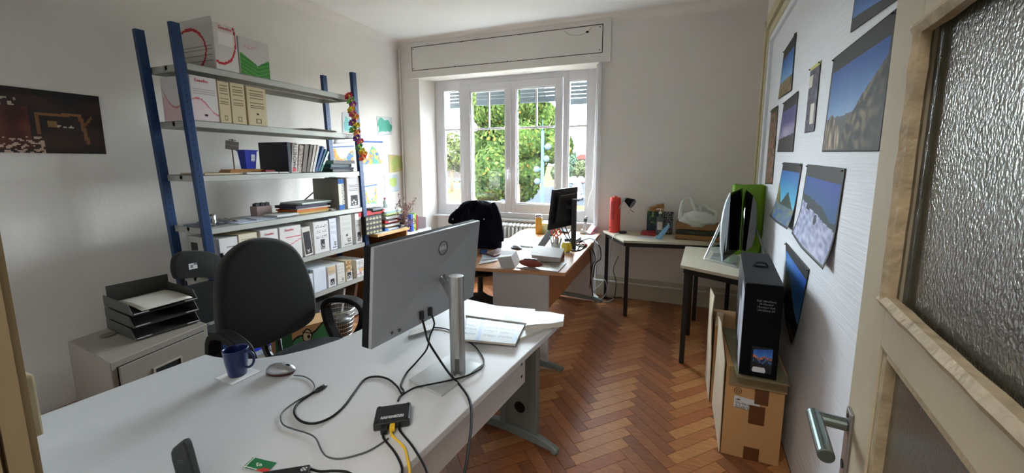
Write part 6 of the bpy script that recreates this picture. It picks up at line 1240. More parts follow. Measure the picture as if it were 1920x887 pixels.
m_ = MB(); m_.T = Matrix.Translation((X0+(X1-X0)*.86, cyy-.001, TZ+.468*hh)); m_.cyl((0, -.002, 0), (0, .001, 0), .027, n=24); m_.build('round_emblem', mat('emblem_green', (34, 70, 34), .6), t)
# white plastic carrier bag on the crate
bc_ = V(((X0+X1)/2-.015, cyy+.085, zt+.058)); t = thing('plastic_bag', (bc_.x, bc_.y, zt), 'white translucent plastic carrier bag lying in the crate', 'bag')
bm = bpy.data.materials.new('thin_white_plastic'); bm.use_nodes = True; b = bm.node_tree.nodes['Principled BSDF']; b.inputs['Base Color'].default_value = rgb(226, 228, 224); b.inputs['Roughness'].default_value = .4; b.inputs['Transmission Weight'].default_value = .0; b.inputs['Alpha'].default_value = .82; b.inputs['Subsurface Weight'].default_value = 0
def bagf(d): return 1+.16*N(d.x*2.4, d.y*2.4, d.z*2.4)+.06*N(d.x*7, d.y*7, d.z*7)-.12*(d.z > .6)
m_ = MB(); m_.ball(bc_+V((.01, -.03, -.02)), (.165, .10, .085), 40, 24, fn=bagf); m_.build('body', bm, t, smooth=True)
L1 = [(1276, 410), (1277, 395), (1279, 382), (1284, 374), (1290, 371), (1296, 374), (1300, 384), (1306, 396), (1310, 406)]
L2 = [(1311, 408), (1311, 394), (1315, 386), (1321, 386), (1328, 392), (1338, 397), (1342, 402), (1342, 412)]
for Lx in (L1, L2):
    pts = smooth_path([Yp(x, y, bc_.y-.05) for x, y in Lx], 4); m_ = MB(); n = len(pts); vs = []
    for i, p in enumerate(pts):
        w = .016+.018*abs(2*i/(n-1)-1)**1.5; dd = (pts[min(i+1, n-1)]-pts[max(i-1, 0)]).normalized(); sd = dd.cross(V((0, 1, 0))).normalized(); vs += [p+sd*w*.7+V((0, .015*N(i*.5, 2), 0)), p+V((0, -.01, 0)), p-sd*w*.7+V((0, .02*N(i*.4, 5), 0))]
    m_.add(vs, [(i*3+k, i*3+k+1, i*3+4+k, i*3+3+k) for i in range(n-1) for k in range(2)]); m_.build('handle', bm, t, smooth=True, solid=.0015)
flat('cardboard_sheet', (X0+X1)/2-.02, cyy-.09, .30, .07, .004, .12, mat('birch_sheet', (196, 184, 150), .7), 'thin flat wooden board lying in front of the crate', 'board', None, TZ+.0005)
# ------------------------------------------------------------------ white glossy twin screen on clear feet
def I4(x, y): return (1200+x/4.927, 340+y/4.927)
t = thing('glossy_display', Zp(1370, 492, TZ), 'white-backed glossy black display seen edge-on, standing on clear bent feet', 'monitor')
def Dp(x, y, r): px, py = I4(x, y); return O+ray(px, py)*r
M_wsh = mat('pale_shell', (206, 216, 224), .3, var=.02); M_scr = mat('glossy_black', (6, 8, 8), .06, spec=.7)
def Lr(a, b, c, d, u, v): return a.lerp(b, u).lerp(d.lerp(c, u), v)
A_, B_, C_, D4 = Dp(765, 735, 2.84), Dp(918, 628, 3.06), Dp(950, 62, 3.06), Dp(838, 106, 2.90)     # bottom-near, bottom-far, top-far, top-near
m_ = MB(); m_.grid(lambda u, v: Lr(A_, B_, C_, D4, u, v), 6, 10); m_.build('left_glass', M_scr, t, solid=.002)
nl = (B_-A_).cross(D4-A_).normalized(); nl = nl if nl.dot(RT) < 0 else -nl
def shell(u, v): p = Lr(A_, B_, C_, D4, u, v); e = sin(pi*min(1, max(0, v)))**.7*(sin(pi*min(1, u*1.0))**.6); return p+nl*(.003+.03*e)
m_ = MB(); m_.grid(shell, 10, 20); m_.build('left_shell', M_wsh, t, smooth=True)
sh_pts = [Dp(x, y, 2.86) for x, y in ((838, 106), (800, 190), (775, 280), (757, 390), (750, 500), (750, 610), (765, 742), (800, 600), (822, 350))]
m_ = MB(); m_.add([p for p in sh_pts]+[p+FW*.02 for p in sh_pts], [tuple(range(9)), tuple(range(17, 8, -1))]+[(i, (i+1) % 9, 9+(i+1) % 9, 9+i) for i in range(9)]); m_.build('left_rim', M_wsh, t)
A2, B2, C2, D2 = Dp(975, 648, 2.98), Dp(926, 640, 3.07), Dp(962, 62, 3.07), Dp(1045, 133, 2.98)
m_ = MB(); m_.grid(lambda u, v: Lr(A2, B2, C2, D2, u, v), 6, 10); m_.build('right_glass', M_scr, t, solid=.002)
sh2 = [Dp(x, y, 2.985) for x, y in ((1045, 133), (1070, 190), (1080, 290), (1076, 400), (1058, 520), (1035, 600), (975, 650), (1000, 480), (1025, 280))]
m_ = MB(); m_.add([p for p in sh2]+[p+FW*.02 for p in sh2], [tuple(range(9)), tuple(range(17, 8, -1))]+[(i, (i+1) % 9, 9+(i+1) % 9, 9+i) for i in range(9)]); m_.build('right_rim', mat('grey_shell', (150, 152, 158), .4), t)
acr = mat('clear_acrylic', (206, 212, 212), .1, trans=.55, var=.02)
m_ = MB(); base = [Zp(*I4(x, y), TZ+.010) for x, y in ((605, 735), (640, 700), (900, 770), (905, 800), (640, 760))]
f0, f1, f2 = Dp(752, 380, 2.95), Zp(*I4(600, 715), TZ+.008), Zp(*I4(905, 795), TZ+.008)
m_.tube(smooth_path([f0, f0.lerp(f1, .5), f1.lerp(f0, .06), f1, f1.lerp(f2, .1), f1.lerp(f2, .6), f2], 4), .010, 8); m_.build('clear_foot', acr, t, smooth=True)
g0, g1 = Dp(1078, 445, 3.0), Zp(*I4(1165, 700), TZ+.01); g1 = Dp(1165, 700, 2.80); m_ = MB(); m_.tube([g0, g1], .008, 8); m_.build('clear_strut', acr, t, smooth=True)
c = Zp(*I4(790, 720), TZ+.004); m_ = MB(); m_.prism([(p.x, p.y) for p in (Zp(*I4(640, 735), TZ), Zp(*I4(900, 780), TZ), Zp(*I4(905, 690), TZ), Zp(*I4(690, 650), TZ))], TZ+.001, TZ+.006); m_.build('clear_base', acr, t)
for k in range(3):
    c = Zp(*I4(720, 625+k*10), TZ+.010+.008*k); m_ = MB(); m_.tube([c+V((.065*cos(a), .065*sin(a), 0)) for a in [2*pi*i/24 for i in range(24)]], .005, 6, closed=True); tag(m_.build('coiled_cable', mat('white_cord', (0, 0, 0)), smooth=True, origin=c), ['bottom', 'middle', 'top'][k]+' loop of the white cable coil behind the glossy display', 'cable', 'white cable coil on the right table')
# lime green bag behind
gy2 = 3.52; G0, G1 = Yp(1374, 346, gy2), Yp(1443, 352, gy2); t = thing('green_bag', (.5, gy2, TZ), 'tall lime green shopping bag behind the glossy display', 'bag')
def gb(u, v):
    a = 2*pi*u; cx = (G0.x+min(G1.x, xr(gy2)-.005))/2; hw = (min(G1.x, xr(gy2)-.005)-G0.x)/2; z = TZ+.002+v*(G0.z-TZ)
    return V((cx+hw*max(-1, min(1, 1.25*cos(a)))*(1-.02*(v > .9)), gy2+.0+.06*max(-1, min(1, 1.3*sin(a)))+.012*N(u*14, v*6, 3)*(abs(cos(a)) < .9), z+.012*N(u*6, 3)*v))
m_ = MB(); m_.grid(gb, 48, 24); m_.build('body', mat('lime_green_plastic', (112, 160, 16), .45, var=.14, scale=6), t, smooth=True)
# ------------------------------------------------------------------ big black box on cartons by the right wall
def quadbox(name, x0, x1, y0, y1, z0, z1, dx1, material, parent, bevel=.002):   # x shift at the far end (follows the wall)
    m_ = MB(); m_.hexa([(x0, y0, z0), (x1, y0, z0), (x1+dx1, y1, z0), (x0+dx1, y1, z0), (x0, y0, z1), (x1, y0, z1), (x1+dx1, y1, z1), (x0+dx1, y1, z1)]); return m_.build(name, material, parent, bevel=bevel)
t = thing('monitor_carton', (.4, 1.97, .505), 'tall black monitor box with white print standing on brown cartons', 'box')
bx0, bx1, by0, by1, bz0, bz1, bdx = .325, .478, 1.955, 2.66, .507, .952, .075
M_bb = mat('gloss_black_card', (4, 5, 7), .6, var=.2, scale=3, spec=.12); quadbox('body', bx0, bx1, by0, by1, bz0, bz1, bdx, M_bb, t)
m_ = MB(); m_.hexa([(bx0+.004, by0+.006, bz1), (bx1-.004, by0+.006, bz1), (bx1+bdx-.004, by1-.006, bz1), (bx0+bdx+.004, by1-.006, bz1), (bx0+.004, by0+.006, bz1+.003), (bx1-.004, by0+.006, bz1+.003), (bx1+bdx-.004, by1-.006, bz1+.003), (bx0+bdx+.004, by1-.006, bz1+.003)]); m_.build('top_flap', mat('grey_black_card', (26, 29, 35), .6, var=.25, scale=5), t)
m_ = MB(); c = V(((bx0+bx1)/2+bdx*.45+.01, (by0+by1)/2+.0, bz1+.003)); m_.tube(smooth_path([c+V((-.035, -.01, 0)), c+V((-.02, 0, .018)), c+V((.02, .0, .018)), c+V((.035, .01, 0))], 4), .006, 6); m_.box(c+V((0, 0, .004)), (.06, .03, .006)); m_.build('carry_handle', M_blkpl, t)
def leftp(u, v, e=.002): p = V((bx0, by0, bz0)).lerp(V((bx0+bdx, by1, bz0)), u); return V((p.x-e, p.y, bz0+v*(bz1-bz0)))
m_ = MB(); m_.grid(lambda a, b: leftp(.01+a*.98, .01+b*.98), 40, 24, lambda u, v: (204, 206, 218) if (u < .30 and v > .0 and v < .93) else ((196, 200, 210) if (u > .36 and u < .52 and v < .62 and v > .1) else (34, 34, 38))); m_.build('printed_side', print_mat(.45), t)
for k, s_ in enumerate(('Dell UltraSharp', '24 Monitor', 'Moniteur Dell', 'UltraSharp 24')):
    text('lettering', s_, .0125, (bx0+.088, by0-.0012, bz1-.075-k*.0145), (1, 0, 0), (0, 0, 1), mat('dim_white_ink', (128, 130, 138), .6), t)
def boxart(u, v):
    if v < .2: return (206, 206, 210) if abs(u-.4) < .33-.5*abs(v-.08) else (6, 7, 9)
    lo, hi = .30+.10*(1-u), .86+.1*u
    if not lo < v < hi or u < .08: return (6, 7, 9)
    h = .62+.10*N(u*4, 1); 
    if v > h: return mix((60, 120, 200), (30, 70, 150), (v-h)*3)
    if v > h-.10: return (206, 120, 80) if N(u*9, v*9) > 0 else (120, 90, 100)
    return (26, 36, 56) if N(u*8, v*8) < .15 else (60, 96, 150)
sheet('printed_picture', (bx0+.045, by0-.0015, bz0+.025), (.085, 0, 0), (0, 0, .125), 36, 44, boxart, t, .35)
# brown carton underneath with sagging lid and label
t = thing('shipping_carton', (.42, 2.07, 0), 'brown shipping carton with a white address label under the black monitor box', 'box')
quadbox('body', .288, .548, 2.062, 2.50, .001, .490, .02, M_cardb, t)
m_ = MB(); m_.hexa([(.318, 1.945, .493), (.53, 1.945, .493), (.56, 2.52, .493), (.31, 2.52, .493), (.318, 1.945, .503), (.53, 1.945, .503), (.56, 2.52, .503), (.31, 2.52, .503)]); m_.build('top_board', mat('dark_khaki_board', (112, 104, 76), .6), t)
m_ = MB(); m_.hexa([(.30, 2.046, .40), (.55, 2.046, .40), (.55, 2.058, .488), (.30, 2.058, .488), (.30, 2.042, .40), (.55, 2.042, .40), (.55, 2.054, .49), (.30, 2.054, .49)]); m_.build('front_flap', mat('khaki_flap', (128, 112, 78), .7), t)
sheet('address_label', (.330, 2.0605, .275), (.115, 0, -.012), (0, 0, .062), 34, 20, lambda u, v: (70, 70, 74) if ((v*9) % 1 < .4 and v < .5 and .06 < u < .9 and N(u*30, int(v*9)*3) > -.2) or (.05 < u < .25 and .6 < v < .8 and N(u*40, v*9) > 0) else (206, 208, 210), t)
for (x0, x1, z0, z1) in ((.40, .47, .20, .30), (.39, .46, .001, .07), (.42, .48, .31, .39)): m_ = MB(); m_.bx(x0, x1, 2.0600, 2.0612, z0, z1); m_.build('tape', mat('brown_packing_tape', (96, 56, 28), .35), t)
m_ = MB(); m_.tube([V((.345+.016*cos(a), 2.0608, .362+.016*sin(a))) for a in [2*pi*i/20 for i in range(20)]], .0014, 4, closed=True); m_.tube([V((.345+.007*cos(a), 2.0608, .362+.007*sin(a))) for a in [2*pi*i/14 for i in range(14)]], .0014, 4, closed=True); m_.build('stamp_mark', mat('dark_stamp', (60, 44, 28), .8), t)
M_cin = mat('pale_carton_face', (206, 190, 164), .85, var=.05)
a, b = Xp(1366, 640, .29), Xp(1352, 700, .29)
m_ = MB(); P = [V((.284, 2.07, .0)), V((.284, 2.50, .0)), V((.29, 2.50, .50)), V((.278, 2.44, .60)), V((.276, 2.28, .62)), V((.280, 2.08, .50))]
m_.add(P+[p-V((.004, 0, 0)) for p in P], [tuple(range(6)), tuple(range(11, 5, -1))]+[(i, (i+1) % 6, 6+(i+1) % 6, 6+i) for i in range(6)]); m_.build('side_flap', M_cin, t)
t = thing('shipping_carton', (.3, 2.65, 0), 'second brown carton with open flaps behind the labelled one', 'box')
quadbox('body', .272, .50, 2.53, 2.84, .001, .50, .01, M_cardb, t)
P = [V((.266, 2.53, .0)), V((.266, 2.84, .0)), V((.262, 2.84, .50)), V((.258, 2.80, .66)), V((.262, 2.56, .68)), V((.250, 2.53, .55)), V((.262, 2.53, .3))]
m_ = MB(); m_.add(P+[p-V((.004, 0, 0)) for p in P], [tuple(range(7)), tuple(range(13, 6, -1))]+[(i, (i+1) % 7, 7+(i+1) % 7, 7+i) for i in range(7)]); m_.build('side_flap', M_cin, t)
m_ = MB(); m_.hexa([(.27, 2.530, .50), (.31, 2.530, .50), (.31, 2.534, .50), (.27, 2.534, .50), (.275, 2.50, .60), (.31, 2.50, .60), (.31, 2.504, .60), (.275, 2.504, .60)]); m_.build('front_flap', M_cin, t)
# ================================================================== PRINTS ON THE WALLS
def skyc(t_): return mix((120, 168, 214), (28, 78, 160), t_)
def frame_p(f, top=.16, side=.035, bot=.035, black=(34, 34, 36)):
    def g(u, v): 
        if v > 1-top or v < bot or u < side or u > 1-side: return black
        return f((u-side)/(1-2*side), (v-bot)/(1-top-bot))
    return g
def p_sea(u, v):
    if v > .36: return skyc((v-.36)*1.3)
    return (136, 118, 84) if N(u*6, v*9) > -.1 else (112, 98, 70)
def p_storm(u, v):
    h = .30+.08*u
    if v > h: 
        k = N(u*2.5, v*3, 1); return mix((78, 74, 128), (200, 190, 206), max(0, (.75-v)*1.5+k*.6))
    return (46, 44, 44) if N(u*8, v*8) > 0 else (58, 54, 52)
def p_cliff(u, v):
    hr = .22+.62*max(0, (u-.42)/.58)**.8+.05*N(u*9, 3); hl = .46-.9*abs(u-.13)+.08*N(u*34, 1); hm = .40+.05*N(u*5, 9)
    if v < hr and u > .42: c = mix((30, 29, 25), (136, 118, 90), .45+1.6*N(u*16, v*10)); return mix(c, (28, 30, 26), max(0, u-.72)*2.2+max(0, .3-v))
    if v < hl and u < .36: return mix((60, 52, 42), (180, 160, 134), .5+1.6*N(u*40, v*4))
    if v < hm: return mix((88, 84, 96), (64, 74, 56), (hm-v)*4+N(u*8, v*8)*.3)
    return mix((132, 170, 212), (34, 84, 160), (v-hm)*1.8)
def p_lake(u, v):
    m1 = .62-.9*abs(u-.62); m0 = .74-1.2*u if u < .4 else 0
    if v < .32: return mix((50, 90, 160), (120, 130, 100), .5+.8*N(u*5, v*9))
    if v < m1: return (44, 62, 52)
    if v < m0: return (150, 136, 84) if N(u*9, v*9) > 0 else (90, 96, 60)
    return mix((90, 190, 220), (30, 96, 176), (v-.4)*1.5)
def p_snow(u, v):
    h = .60-.18*u+.02*N(u*8, 2); hill_ = h+.16+.08*N(u*4, 8)-.1*abs(u-.4)
    if v < h:
        if ((u-.52)**2*3+(v-.42)**2 < .006) or (.18 < u < .30 and .50 < v < .57): return (36, 38, 46)
        return mix((196, 200, 226), (120, 126, 170), .4+.9*N(u*12+v*6, v*14))
    if v < hill_: return (40, 56, 60)
    return mix((40, 92, 132), (24, 70, 160), (v-h)*2)
def p_rock(u, v):
    h = .30+.45*(1-u)*(.6+.4*sin(u*5))
    if v < h: return mix((30, 34, 38), (110, 84, 66), .3+.9*N(u*7, v*10)-(v*.3))
    return mix((110, 168, 226), (28, 92, 190), (v-h)*1.6)
def p_red(u, v): return mix((70, 78, 52), (170, 110, 100), .5+.9*N(u*6, v*14))
def wall_poster(quad, paint, label, nu=44, nv=60, curl=0, curl_side=0, name='photo_print', inset=.004):
    """quad: BL, BR, TR, TL pixels on the right wall"""
    A_, B_ = (xr(1)-inset, 1), (xr(3)-inset, 3)
    P = [Lp(x, y, A_, B_) for x, y in quad]; t = thing(name, P[3], label, 'poster', 'photo prints on the right wall'); nw = V((-1, .046, 0)).normalized()
    def fn(u, v):
        p = P[0].lerp(P[1], u).lerp(P[3].lerp(P[2], u), v); e = curl*max(0, (.45-v)/.45)**2*(1-abs(2*u-1)*.3)+curl_side*max(0, .5-u)**2*4*(v > -1); return p+nw*(e+.0025*sin(u*pi)*(1+sin(v*5)))
    m_ = MB(); m_.grid(fn, nu, nv, paint); m_.build('print', print_mat(.5, .25), t, smooth=True, solid=.0004)
    m_ = MB()
    for q in (P[2], P[3]): c = q.lerp(sum(P, V())/4, .05); m_.ball(c+nw*.005, .004, 8, 6)
    m_.build('pin', mat('dark_pin', (40, 40, 42), .3), t)
    return t
wall_poster(((1594, 62), (1682, 0), (1700, -90), (1610, -60)), frame_p(lambda u, v: mix((90, 130, 190), (40, 60, 110), v), .10, .03, .22, (44, 45, 46)), 'print cut off by the top of the picture, above the cliff photo')
wall_poster(((1541, 285), (1648, 284), (1683, 14), (1563, 110)), frame_p(p_cliff, .17, .03, .02), 'largest photo print, of rocky cliffs under a deep blue sky', 90, 90)
wall_poster(((1459, 187), (1484, 170), (1493, 60), (1470, 96)), frame_p(p_sea, .22, .03, .02), 'narrow photo print of blue sky over ochre ground, highest near the far casing', 24, 60)
wall_poster(((1457, 285), (1486, 285), (1497, 170), (1470, 192)), frame_p(p_storm, .2, .04, .02), 'photo print of a purple cloudy sky, directly below the ochre ground print', 28, 60)
wall_poster(((1434, 345), (1448, 345), (1459, 197), (1446, 206)), frame_p(p_red, .06, .05, .02, (60, 62, 44)), 'narrow reddish-green print closest to the far casing')
wall_poster(((1508, 250), (1526, 246), (1539, 113), (1520, 128)), lambda u, v: (214, 210, 196) if ((u > .55 and .12 < v < .42 and u < .85) or (u < .4 and .68 < v < .86)) else ((214, 214, 120) if v > .95 else mix((58, 54, 66), (96, 92, 112), .5+N(u*5, v*14))), 'tall slim flyer with notes tucked on it, between two photo rows', 20, 60, name='flyer')
wall_poster(((1450, 405), (1484, 431), (1504, 307), (1469, 304)), frame_p(p_lake, .14, .03, .03), 'photo print of a blue lake between dark hills with curling lower edge', 36, 60, curl=.03)
wall_poster(((1494, 437), (1557, 507), (1585, 316), (1514, 308)), frame_p(p_snow, .16, .03, .03), 'photo print of snowy ground with dark huts and curling lower edge', 60, 70, curl=.035)
wall_poster(((1474, 560), (1490, 648), (1517, 505), (1473, 454)), frame_p(p_rock, .14, .02, .02), 'lowest photo print, dark rock against blue sky, beside the black box', 50, 70, curl=.02)
# dark photograph on canvas at the left
qb = Xp(199, 289, XL+.004); qt = Xp(183, 181, XL+.004); y1 = (qb.y+qt.y)/2; z0, z1 = qb.z, Xp(183, 181, XL).z; y0 = .55
t = thing('workshop_print', (XL, y0, z0), 'large dark photograph of a wooden workshop on the left wall', 'picture')
m_ = MB(); m_.bx(XL+.0005, XL+.010, y0, y1, z0, z1); m_.build('backing_board', mat('dark_edge_board', (60, 50, 44), .6), t)
def p_dark(u, v):
    u2 = (u*(y1-y0)-(.98-y0))/(y1-.98); c = mix((22, 16, 14), (66, 40, 28), .45+1.0*N(u2*3, v*3, 2)); 
    if u2 < .25 and v < .72 and v > .05: c = mix((60, 24, 16), (120, 56, 40), .5+N(u2*5, v*4, 8)); 
    if u2 < .35 and v < .26 and N(u2*16, v*22, 3) > .08: c = (196, 166, 146)
    if abs(v-(.60+.05*u2)) < .022 and .3 < u2 < .78: c = (140, 96, 58)
    if (abs(u2-.32) < .012 and .3 < v < .62) or (abs(u2-.76-(.6-v)*.12) < .022 and .15 < v < .62): c = (128, 84, 50)
    if abs((v-.48)-(u2-.80)*1.6) < .03 and .78 < u2 < .88: c = (120, 80, 46)
    if .42 < u2 < .5 and .42 < v < .52: c = (140, 104, 60)
    if abs(v-.44) < .02 and .5 < u2 < .68 and N(u2*30, v*30) > 0: c = (206, 196, 170)
    if u2 < .15 and .72 < v < .84 and N(u2*16, v*16, 6) > .1: c = (186, 172, 150)
    if v > .9: c = (18, 13, 11)
    return c
sheet('print', (XL+.0112, y0, z0), (0, y1-y0, 0), (0, 0, z1-z0), 110, 50, p_dark, t, .35)
# maps and papers on the left wall beyond the shelving
def wall_sheet(q, paint, label, cat='map', name='wall_map', nu=30, nv=30, off=.003):
    P = [Xp(x, y, XL+off) for x, y in q]; m_ = MB(); m_.grid(lambda u, v: P[0].lerp(P[1], u).lerp(P[3].lerp(P[2], u), v)+V((.004*sin(u*3)*(1-v), 0, 0)), nu, nv, paint); return tag(m_.build(name, print_mat(.6), smooth=True, origin=P[0], solid=.0004), label, cat, 'maps and sheets on the left wall')
def blob(cx, cy, rx, ry, seed, col, base=(222, 226, 230), alt=None):
    def f(u, v):
        d = ((u-cx)/rx)**2+((v-cy)/ry)**2
        if d+.9*N(u*4, v*4, seed) < .8: return (alt if alt and N(u*6, v*6, seed+3) > .15 else col)
        return base
    return f
def tmap(seed):
    cs = [(216, 174, 60), (206, 140, 56), (72, 140, 160), (88, 164, 110), (210, 186, 86), (54, 120, 160), (212, 130, 70)]
    def f(u, v):
        if v > .93: return (60, 96, 160)
        s_ = .30+.28*N(u*3.2, seed); 
        if .04 < u < .96 and .06 < v < .22+.55*max(0, .5+.5*sin(u*7+seed)+.4*N(u*5, seed)): return cs[int((N(u*5, v*5, seed)+1)*3.5+u*9+v*5) % 7]
        return (200, 204, 208)
    return f
wall_sheet(((623, 305), (664, 305), (664, 273), (624, 275)), tmap(1.3), 'coloured region map with blue header seen between the shelf uprights')
wall_sheet(((679, 312), (717, 310), (718, 265), (677, 264)), tmap(4.1), 'coloured region map with blue header behind the flower garland')
wall_sheet(((683, 385), (708, 384), (707, 345), (682, 349)), tmap(7.7), 'small coloured map with blue header above the pile on the wooden desk')
wall_sheet(((709, 254), (735, 252), (735, 220), (706, 218)), blob(.5, .5, .55, .45, 2, (64, 160, 136), (196, 202, 202)), 'green cut-out map shape on white paper high beyond the upright', nu=40, nv=40)
wall_sheet(((730, 324), (757, 320), (755, 292), (728, 290)), blob(.55, .5, .42, .5, 6, (168, 182, 100), (196, 182, 128)), 'yellowed sheet with a pale green map near the room corner')
wall_sheet(((722, 362), (748, 358), (746, 327), (720, 329)), blob(.6, .6, .3, .3, 9, (178, 200, 116), (190, 200, 212)), 'pale bluish sheet with a faint map below the yellowed one')
wall_sheet(((642, 248), (660, 248), (660, 212), (641, 211)), blob(.5, .4, .4, .4, 5, (110, 184, 184), (196, 200, 202)), 'white sheet with a pale teal shape between upright and garland')
wall_sheet(((625, 270), (662, 268), (662, 252), (630, 254)), lambda u, v: (216, 216, 216), 'blank white sheet pinned above the region map between the uprights', 'paper', 'wall_paper', 4, 4)
# ================================================================== WOODEN DESK AT THE FAR LEFT WITH PILES
t = thing('wooden_desk', (-3.1, 3.3, 0), 'light wooden desk at the far left wall beyond the shelving, piled with papers', 'desk')
WX, WY0, WY1 = -2.76, 2.99, Xp(769, 426, -2.76).y; M_oak = mat('light_oak', (206, 162, 104), .45, var=.12, scale=4, stretch=(5, 1, 1))
WZ = Xp(769, 425.5, WX).z
m_ = MB(); m_.bx(XL+.01, WX, WY0, WY1, WZ-.028, WZ); m_.build('desktop', M_oak, t, bevel=.003)
for y in (WY0+.02, WY1-.045): m_ = MB(); m_.bx(XL+.03, WX-.02-(.14 if y < 3.1 else 0), y, y+.025, 0, WZ-.029); m_.build('side_panel', mat('oak_panel', (168, 112, 66), .5, var=.12, scale=4, stretch=(1, 1, 5)), t)
m_ = MB(); m_.bx(XL+.05, XL+.07, WY0+.05, WY1-.05, .3, WZ-.03); m_.build('back_panel', mat('oak_panel', (0, 0, 0)), t)
def wpx(px, py, x): p = Xp(px, py, x); return p
def wbox(name, px0, px1, ybot, ytop, xf, depth, material, label, cat, z0=None, group=None, paint=None, bevel=.002, parts=None):
    a, b = Xp(px0, ybot, xf), Xp(px1, ybot, xf); zt = Xp((px0+px1)/2, ytop, xf).z; z0 = WZ+.001 if z0 is None else z0; t = thing(name, (xf-depth/2, (a.y+b.y)/2, z0), label, cat, group)
    m_ = MB(); m_.bx(xf-depth, xf, a.y, b.y, z0, zt); m_.build('body', material, t, bevel=bevel)
    if paint: sheet('printed_front', (xf+.001, a.y+.001, z0+.001), (0, b.y-a.y-.002, 0), (0, 0, zt-z0-.002), 36, 30, paint, t)
    return t, zt, a.y, b.y
def retro(u, v):
    a, b = (u*5) % 1-.5, (v*4) % 1-.35; d = sqrt(a*a+b*b*1.2)
    if d < .12: return (226, 220, 190)
    if d < .2: return (150, 140, 90)
    if .28 < d < .38 and b > -.1: return (196, 188, 140)
    return (34, 30, 30)
t, zt, ya, yb2 = wbox('patterned_box', 687, 717, 438, 404, WX-.06, .22, mat('black_pattern_card', (34, 30, 30), .7), 'black box with retro circle pattern on the wooden desk', 'box', paint=retro)
# letter tray stack of coloured trays
cols4 = [('blue', (32, 104, 190)), ('yellow', (232, 200, 120)), ('red', (196, 40, 50)), ('white', (220, 214, 208))]
ys = [(722, 749, 436), (722, 750, 427), (723, 748, 416), (724, 747, 406)]
zb = WZ+.001
for k, ((cn, cc_), (x0, x1, yy)) in enumerate(zip(cols4, ys)):
    xf = WX-.05; a, b = Xp(x0, 436, xf).y, Xp(x1, 430, xf).y; h = .040
    t = thing('letter_tray', (xf-.13, (a+b)/2, zb), '%s letter tray with papers, %s of the tray stack on the wooden desk' % (cn, ['lowest', 'second from bottom', 'third from bottom', 'topmost'][k]), 'tray', 'letter trays stacked on the wooden desk')
    m_ = MB(); m_.bx(xf-.26, xf, a, b, zb, zb+.004); m_.bx(xf-.26, xf, a, a+.003, zb, zb+h-.002); m_.bx(xf-.26, xf, b-.003, b, zb, zb+h-.002); m_.bx(xf-.26, xf-.257, a, b, zb, zb+h-.002); m_.bx(xf-.003, xf, a, a+.05, zb, zb+.026); m_.build('tray', mat('tray_'+cn, cc_, .4), t)
    m_ = MB(); m_.bx(xf-.24, xf-.006+.01*(k % 2), a+.006, b-.006, zb+.0045, zb+.020+.004*(k % 2)); m_.build('papers', M_paper, t); zb += h
zstack = zb
for i, (c, lab) in enumerate((((196, 214, 120), 'lime green folder lying on the coloured letter trays'), ((226, 224, 214), 'cream papers lying on the lime green folder'), ((160, 206, 200), 'pale turquoise folder in the pile above the letter trays'), ((232, 232, 236), 'thick white paper pile topping the letter trays'))):
    flat('folder', WX-.20, (Xp(700, 400, WX-.2).y+Xp(742, 400, WX-.2).y)/2-.02*i*0, .25, .27, .009+.003*(i == 3), .06*(-1)**i, mat('wpile_%d' % i, c, .7), lab, 'folder', 'folders on top of the letter trays', zstack+.012*i)
m_ = MB(); q = Xp(706, 388, WX-.12); zz = zstack+.050
t = thing('hard_drive_case', (WX-.15, q.y, zz), 'rounded black zip case on top of the paper pile', 'case')
m_ = MB(); m_.box((WX-.15, q.y-.01, zz+.022), (.12, .17, .042)); m_.build('body', M_blkpl, t, bevel=.016, seg=4)
m_ = MB(); m_.box((WX-.15, q.y-.01, zz+.022), (.122, .172, .003)); m_.build('zip', mat('zip_grey', (80, 80, 84), .4), t)
wbox('red_folder', 672, 722, 404, 395, WX-.10, .20, mat('red_folder_card', (188, 34, 36), .6), 'red folder lying on the retro patterned box', 'folder', z0=zt+.001)
q = Xp(722, 385, WX-.30); t = thing('small_bottle', (WX-.30, q.y, zz-.002), 'small clear bottle with a red cap behind the black zip case', 'bottle')
m_ = MB(); m_.lathe((WX-.30, q.y, zz-.002), [(0, 0), (.026, 0), (.027, .06), (.012, .085), (.012, .095)], 16); m_.build('body', mat('clear_bottle', (0, 0, 0)), t, smooth=True)
m_ = MB(); m_.cyl((WX-.30, q.y, zz+.094), (WX-.30, q.y, zz+.112), .013, n=12); m_.build('cap', mat('cap_red', (170, 60, 80), .4), t)
for k, (c, lab) in enumerate((((40, 42, 50), 'black book at the bottom of the small pile by the desk end'), ((196, 196, 200), 'light grey book second in the small pile by the desk end'), ((44, 60, 110), 'navy book third in the small pile by the desk end'), ((210, 208, 204), 'white book in the small pile by the desk end'), ((64, 52, 110), 'purple book topping the small pile by the desk end'))):
    a, b = Xp(751, 430, WX-.05).y, Xp(766, 428, WX-.05).y; m_ = MB(); m_.bx(WX-.25, WX-.05+.012*((k*7) % 3), a, b-.008*((k*5) % 3), WZ+.001+k*.021, WZ+.020+k*.021); tag(m_.build('flat_book', mat('sp_%d' % k, c, .5), bevel=.001, origin=(WX-.15, (a+b)/2, WZ+k*.021)), lab, 'book', 'small pile at the right end of the wooden desk')
flat('paper_sheet', WX-.07, WY0+.13, .12, .22, .003, .2, mat('offwhite_pages', (0, 0, 0)), 'cream sheets lying at the near end of the wooden desk', 'papers', None, WZ+.001)
q = Xp(672, 458, -2.72)
